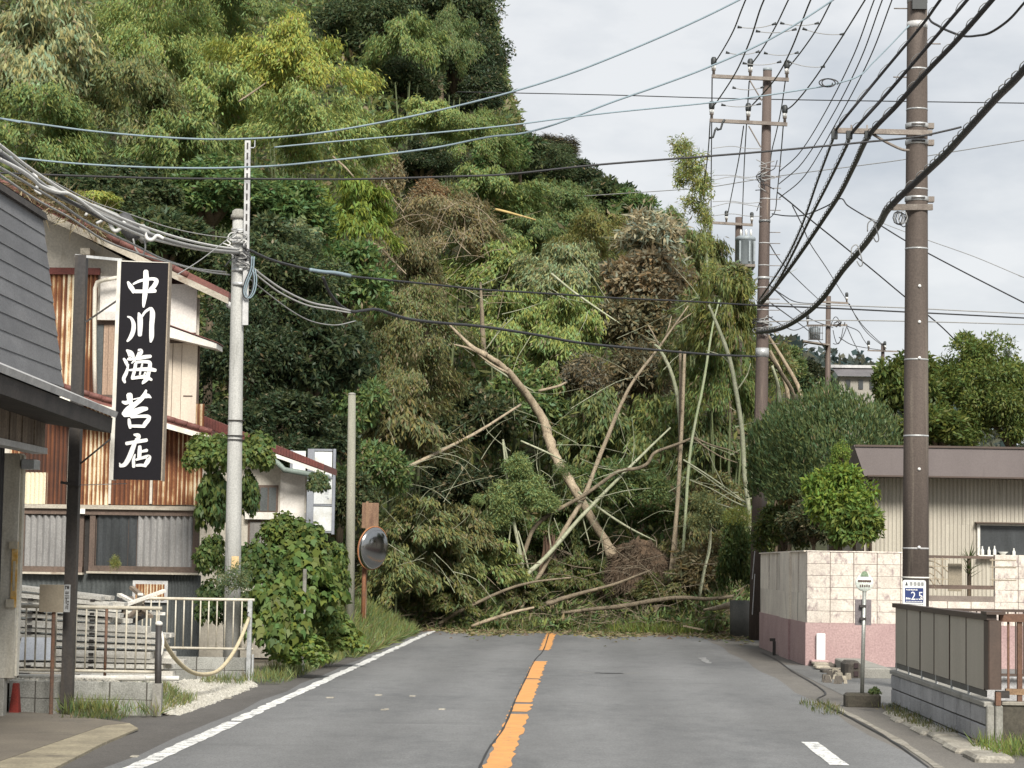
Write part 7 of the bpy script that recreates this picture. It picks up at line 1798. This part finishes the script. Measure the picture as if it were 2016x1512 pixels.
# white gravel in the yard
mb = MB(); r = random.Random(31)
st_ = [(-1, -1, -.4), (1, -1, -.4), (1, 1, -.4), (-1, 1, -.4), (0, 0, .8)]
for k in range(9000):
    if k < 1500: X, Y = r.uniform(-6.4, -4.8), r.uniform(25.15, 26.6)
    else: X, Y = r.uniform(-6.2, -4.45), r.uniform(25.1, 31.9)
    if k % 5 == 0: X, Y = r.uniform(-5.0, -4.4), r.uniform(25.4, 30.5)
    if math.sin(X * 4 + Y * 2) * math.cos(Y * 1.3) < -.8: continue
    z = float(yard_z(X, Y)); s = r.uniform(.014, .042); a = r.uniform(0, 6.3); ca, sa = math.cos(a) * s, math.sin(a) * s
    mb.add([(X + px_ * ca - py_ * sa * .8, Y + px_ * sa + py_ * ca * .8, z + s * (pz_ + .35) * r.uniform(.6, 1)) for px_, py_, pz_ in st_], [(0, 1, 4), (1, 2, 4), (2, 3, 4), (3, 0, 4)])
obj('white_gravel', mb, surf('white_gravel', (0.44, 0.425, 0.375), (0.30, 0.285, 0.24), 9, 0.9, 30, 0.3, 0.3), kind='stuff')

# ------------------------------------------------------------------ fallen and bent trunks in the landslide
def trunk(label, pts, r, D, mat, name='fallen_tree', cat='trunk', D1=None, n=9, knots=True):
    m = len(pts); D1 = D if D1 is None else D1
    q = [P(x, y, D + (D1 - D) * i / (m - 1)) for i, (x, y) in enumerate(pts)]
    return single(name, MB().rough(q, r, n), mat, label, cat, q[0], None, True)
t = thing('curved_tree', 'thick curved leaning brown trunk bending over the middle of the landslide', 'tree', P(1205, 1092, 61.5))
pts = [P(x, y, D) for x, y, D in ((1207, 1095, 61.3), (1190, 1062, 61.4), (1165, 1022, 61.5), (1132, 965, 61.7), (1100, 912, 62), (1083, 872, 62.2), (1070, 830, 62.4), (1048, 792, 62.2), (1012, 745, 61.6), (985, 718, 61.2), (955, 698, 60.9))]
obj('trunk', MB().rough(pts, [.19, .11, .115, .125, .135, .14, .13, .115, .10, .085, .065], 12), PALEBARK, t, True)
for pts, r_ in (([(958, 700), (930, 684), (905, 660), (885, 640)], [.09, .05, .03]), ([(950, 697), (920, 685), (893, 678)], [.05, .02]), ([(1085, 880), (1092, 905), (1110, 925)], [.05, .03]), ([(1000, 735), (960, 712), (915, 672)], [.04, .02])):
    obj('limb', MB().tube(catmull([P(x, y, 62.3 if y > 870 else 60.8) for x, y in pts], 4), r_, 7), PALEBARK, t, True)
t = thing('leaning_pole_tree', 'long pale dead trunk leaning right across the landslide from road to treetops', 'tree', P(1040, 1172, 59.6))
pts = [P(x, y, 59.6 + i * .25) for i, (x, y) in enumerate(((1022, 1205), (1040, 1172), (1085, 1092), (1118, 1032), (1152, 972), (1190, 875), (1238, 765), (1298, 683), (1355, 602)))]
obj('trunk', MB().rough(pts, [.035, .062, .066, .066, .062, .056, .048, .035, .018], 9), PALEBARK, t, True)
for pts in ([(1298, 683), (1285, 655), (1276, 640)], [(1310, 665), (1318, 640), (1322, 622)], [(1330, 640), (1350, 625), (1372, 610)]):
    obj('limb', MB().tube([P(x, y, 61.5) for x, y in pts], [.03, .02, .01], 6), PALEBARK, t, True)
trunk('grey green bamboo stem leaning under the long pale trunk', [(1008, 1158), (1040, 1128), (1078, 1093), (1140, 1022), (1208, 952), (1268, 892), (1320, 842)], [.068, .062, .054, .042, .025], 59.3, CULM, 'leaning_bamboo', 'bamboo stem', 61)
t = thing('snapped_trunk', 'straight upright tan trunk broken off at its top right of the root mound', 'tree', P(1318, 1165, 60.6))
obj('trunk', MB().tube(catmull([P(x, y, 60.6) for x, y in ((1316, 1170), (1324, 1095), (1333, 1000), (1339, 900), (1344, 800), (1348, 692))], 4), [.07, .06, .056, .052, .048, .042], 9), PALEBARK, t, True)
obj('trunk', MB().tube(catmull([P(x, y, 60.9) for x, y in ((1326, 1160), (1330, 1050), (1337, 930), (1340, 800), (1339, 690))], 4), [.06, .05, .04], 8), TRUNKTAN, t, True)
trunk('pale bamboo stem bent over in a hook from the crossing point', [(1336, 1150), (1330, 1060), (1336, 960), (1340, 870), (1336, 795), (1322, 735), (1300, 690), (1288, 678)], [.04, .052, .056, .06, .056, .05, .03], 61, CULM, 'bent_bamboo', 'bamboo stem')
trunk('thin greenish bamboo stem just right of the upright trunk', [(1342, 1140), (1350, 1005), (1360, 880), (1384, 760), (1402, 650), (1416, 590)], [.045, .04, .035, .02], 60.2, CULMG, 'leaning_bamboo', 'bamboo stem')
t = thing('leaning_bamboo', 'whitish bamboo stem with bare side twigs leaning towards the middle pole', 'bamboo stem', P(1478, 1060, 57.6))
obj('culm', MB().tube(catmull([P(x, y, 57.6) for x, y in ((1478, 1060), (1474, 1000), (1466, 935), (1461, 850), (1450, 775), (1436, 705), (1412, 640), (1395, 600))], 5), [.05, .06, .06, .055, .05, .03], 8), CULM, t, True)
for pts in ([(1472, 985), (1490, 975), (1512, 968)], [(1468, 945), (1492, 938), (1505, 941)], [(1474, 1000), (1440, 985), (1400, 962), (1358, 945)], [(1472, 992), (1430, 968), (1385, 935), (1355, 915)], [(1476, 1010), (1440, 1000), (1410, 990)], [(1440, 720), (1420, 700), (1390, 690)], [(1450, 770), (1470, 740), (1478, 715)]):
    obj('twig', MB().tube(catmull([P(x, y, 57.8) for x, y in pts], 3), [.022, .010], 5), CULM, t, True)
t = thing('fallen_branch', 'sinuous pale branch winding across the crossing poles', 'branch', P(1012, 1145, 60))
obj('limb', MB().tube(catmull([P(x, y, 60.3) for x, y in ((1012, 1145), (1022, 1118), (1035, 1080), (1050, 1042), (1075, 1018), (1112, 996), (1150, 975), (1185, 950), (1218, 928), (1255, 922), (1275, 912), (1288, 892), (1318, 880), (1345, 870), (1366, 860))], 4), [.05, .06, .055, .05, .05, .045, .04, .03], 8), TRUNKTAN, t, True)
for pts in ([(1366, 861), (1400, 876), (1430, 884), (1455, 893)], [(1366, 862), (1395, 885), (1425, 902), (1452, 911)], [(1218, 925), (1190, 945), (1165, 960)]):
    obj('limb', MB().tube(catmull([P(x, y, 60.3) for x, y in pts], 3), [.03, .012], 6), TRUNKTAN, t, True)
trunk('straight pale pole slanting from behind the slim pole up to the centre', [(655, 994), (700, 970), (800, 921), (930, 856), (1025, 797)], [.055, .05, .05, .04, .03], 52, PALEBARK, 'fallen_pole', 'trunk', 60)
trunk('thick fallen trunk lying level at the right of the debris', [(1105, 1207), (1160, 1200), (1220, 1194), (1290, 1182), (1340, 1177), (1400, 1179), (1445, 1173)], [.035, .055, .062, .058, .05, .04], 58.9, TRUNKTAN)
trunk('broken fallen log rising right below the root mound', [(1075, 1190), (1110, 1178), (1150, 1166), (1210, 1150), (1282, 1122)], [.065, .06, .042, .025], 58.7, TRUNKTAN)
trunk('long thin fallen trunk at the left of the debris', [(865, 1228), (900, 1206), (945, 1184), (1000, 1160), (1050, 1146), (1125, 1137)], [.045, .05, .042, .035, .02], 58.6, TRUNKTAN)
trunk('short pale fallen log nearest the road at the left', [(928, 1233), (965, 1220), (1005, 1207), (1052, 1196)], [.04, .048, .042, .03], 58.0, PALEBARK)
trunk('upright broken tan trunk high up left of centre', [(953, 700), (950, 650), (948, 600), (946, 556)], [.09, .075, .055, .03], 65, TRUNKTAN, 'snapped_trunk', 'trunk')
for pts, D, r_, mat, lab in (([(712, 470), (745, 485), (775, 515), (800, 540)], 60, .03, PALEBARK, 'pale bare branch over the brown leafed tree'), ([(975, 412), (1000, 418), (1055, 433)], 72, .045, surf('fresh_wood', (.55, .40, .16), None, 4), 'short golden broken branch high on the slope'),
        ([(1085, 538), (1130, 575), (1180, 610), (1225, 640)], 67, .035, CULM, 'thin pale culm slanting down right across the bamboo'), ([(1025, 868), (1075, 890), (1115, 910)], 61, .028, CULM, 'thin stem crossing behind the curved trunk'), ([(955, 712), (1000, 742), (1050, 770)], 62, .03, CULM, 'thin pale stem below the curved trunk top'),
        ([(1138, 968), (1190, 1008), (1240, 1040), (1292, 1066)], 60.6, .035, CULM, 'grey stem descending to the root mound'), ([(470, 200), (500, 180), (525, 162)], 64, .03, PALEBARK, 'bare twig in the brightest bamboo crowns'), ([(655, 308), (680, 330), (698, 350)], 62, .03, PALEBARK, 'bare twig above the weeping bamboo plume'),
        ([(990, 865), (998, 900), (1004, 940)], 60.8, .03, CULM, 'thin upright culm above the sapling group'), ([(1060, 770), (1100, 760), (1115, 752)], 62, .04, PALEBARK, 'short broken pale piece right of the curved trunk'), ([(820, 985), (860, 1005), (905, 1022)], 60, .02, CULM, 'thin stem low at the left of the slide'),
        ([(955, 690), (985, 650), (1010, 625)], 64, .022, CULM, 'thin stem rising right from the broken trunk'), ([(1345, 905), (1400, 940), (1470, 990)], 58.6, .022, CULM, 'thin slanting stem right of the upright trunk'), ([(1090, 1000), (1080, 1040), (1085, 1080), (1092, 1130)], 60.2, .02, CULM, 'thin bare stem in front of the broken stump'),
        ([(1145, 1010), (1155, 1050), (1162, 1075)], 60.4, .02, CULM, 'thin bare stem left of the root mound'), ([(1378, 1175), (1388, 1120), (1398, 1080), (1400, 1040)], 59, .03, CULM, 'slim sapling stem right of the root mound')):
    single('bare_stem', MB().tube(catmull([P(x, y, D) for x, y in pts], 4), [r_, r_, r_ * .5], 7), mat, lab, 'stem', smooth=True)
# broken reddish stump
t = thing('broken_stump', 'splintered reddish brown stump left of the crossing poles', 'stump', P(1085, 1130, 60.6))
m = MB()
for k in range(9):
    a = k * .7; c0 = P(1082 + 9 * math.cos(a), 1085, 60.6 + .12 * math.sin(a)); m.tube([c0 + Vector((.12 * math.sin(k), 0, -.7)), c0, c0 + Vector((random.uniform(-.08, .04), 0, random.uniform(.25, .65)))], [.09, .07, .008], 5)
obj('splinter_trunk', m, surf('red_wood', (.15, .09, .06), (.095, .06, .042), 5, .9, stretch=(3, 3, .5)), t)
obj('split_branch', MB().tube(catmull([P(x, y, 60.4) for x, y in ((1088, 1092), (1098, 1118), (1110, 1140))], 3), [.05, .04, .03], 7), TRUNKTAN, t, True)
# root mound
t = thing('root_mound', 'brown uprooted root mound full of soil and hanging roots in the landslide', 'root ball', P(1258, 1150, 61))
c0 = P(1258, 1150, 61.2); mb = MB(); rr_ = random.Random(8)
for i in range(9):
    for j in range(18):
        th_ = math.pi * .5 * i / 8; ph = 2 * math.pi * j / 18; k = 1 + .16 * math.sin(3 * ph + i) + rr_.uniform(-.07, .07)
        mb.v.append(c0 + Vector((.95 * k * math.cos(ph) * math.cos(th_), .6 * k * math.sin(ph) * math.cos(th_), 1.28 * k * math.sin(th_) - .2)))
for i in range(8):
    for j in range(18): j2 = (j + 1) % 18; mb.f.append((i * 18 + j, i * 18 + j2, (i + 1) * 18 + j2, (i + 1) * 18 + j))
obj('soil_lump', mb, SOIL, t, True)
n = 3600; a = rng.uniform(0, 6.28, n); el = np.arcsin(rng.uniform(0, 1, n)); S_ = np.stack([.98 * np.cos(a) * np.cos(el), .62 * np.sin(a) * np.cos(el), 1.25 * np.sin(el) - .2], 1)
Q = leaf_quads(S_ + np.array(c0), S_ * .7 + rng.normal(size=(n, 3)) * .45 + [0, -.3, -.9], .30, .022)
o = obj('roots', quads_mesh('roots', Q - np.array(ROOT[t.name]), surf('root_fibre', (.145, .108, .072), (.085, .062, .042), 4, .95, objvar=.1)), SOIL, t, kind='stuff')
# sapling group with bright leaves, and the small one at right
t = thing('sapling', 'whitish multi stemmed sapling with bright leaves left of the crossing poles', 'sapling', P(1025, 1120, 60))
for pts, r_ in (([(1030, 1135), (1024, 1090), (1016, 1050), (1006, 1000), (998, 940), (990, 870)], .06), ([(1000, 1130), (1002, 1070), (1006, 1030)], .03), ([(1015, 1128), (1020, 1070), (1012, 1020)], .035), ([(1040, 1120), (1032, 1085), (1020, 1045)], .03)):
    obj('stem', MB().tube(catmull([P(x, y, 60) for x, y in pts], 4), [r_, r_ * .8, r_ * .4], 7), CULM, t, True)
for x, y, rx, ry in ((1000, 985, 45, 45), (1040, 965, 42, 40), (1068, 990, 40, 26), (985, 1025, 32, 28), (1020, 920, 38, 32), (940, 985, 14, 14)):
    c = P(x, y, 60); s = 60 / F; inst('leaf_spray', proto('sparse', 'S', 0), t, c, (0, 0, x), (rx * s, rx * s * .8, ry * s), (.26, .33, .13, 1))
t = thing('sapling', 'slim sapling with pale leaves left of the clipped hedge', 'sapling', P(1376, 1175, 59.2))
for x, y, rx, ry in ((1400, 1010, 34, 32), (1375, 1030, 24, 24), (1425, 1030, 20, 24), (1385, 985, 22, 20)):
    c = P(x, y, 59.2); s = 59.2 / F; inst('leaf_spray', proto('sparse', 'S', 1), t, c, (0, 0, x), (rx * s, rx * s * .8, ry * s), (.28, .31, .14, 1))
obj('stem', MB().tube(catmull([P(x, y, 59.2) for x, y in ((1376, 1175), (1385, 1125), (1395, 1080), (1400, 1020))], 4), [.03, .02], 6), CULM, t, True)
for x, y, rx, ry, D, lab in ((1240, 935, 40, 34, 60.9, 'lighter leafy shoots in the middle of the crossing poles'), (1290, 960, 32, 34, 60.9, 'leafy shoots right of the crossing bamboo'), (1110, 930, 26, 26, 60.9, 'leafy shoots beside the curved trunk'), (1215, 970, 34, 26, 60.8, 'low leafy shoots under the crossing bamboo')):
    tree(lab, x, y, rx, ry, D, 'sparse', (.17, .225, .085), 1, base=.8, cat='shoots', name='leafy_shoots', trunk=False)
single('split_log', MB().tube(catmull([P(x, y, 57.8) for x, y in ((1385, 1200), (1410, 1197), (1442, 1190))], 3), [.02, .06, .09], 8), PALEBARK, 'short pale splintered log end at the right beside the grey post', 'log', smooth=True)
single('dry_plank', MB().beam(P(1345, 1232, 57.6), P(1385, 1240, 57.5), .06, .04), PALEBARK, 'small pale stick lying at the road end right of centre', 'stick')
# dry grass hanging on the red shop roof edge
C = np.array([list(P(x, 345 + (x) * .5 + rng.uniform(-12, 14), 35.0)) for x in rng.uniform(20, 200, 700)])
obj('roof_weeds', quads_mesh('roof_weeds', leaf_quads(C, rng.normal(size=(700, 3)) * .6 + [.2, -.2, .2], .40, .018), LEAFD), LEAFD, kind='stuff', color=(.16, .13, .06, .5))
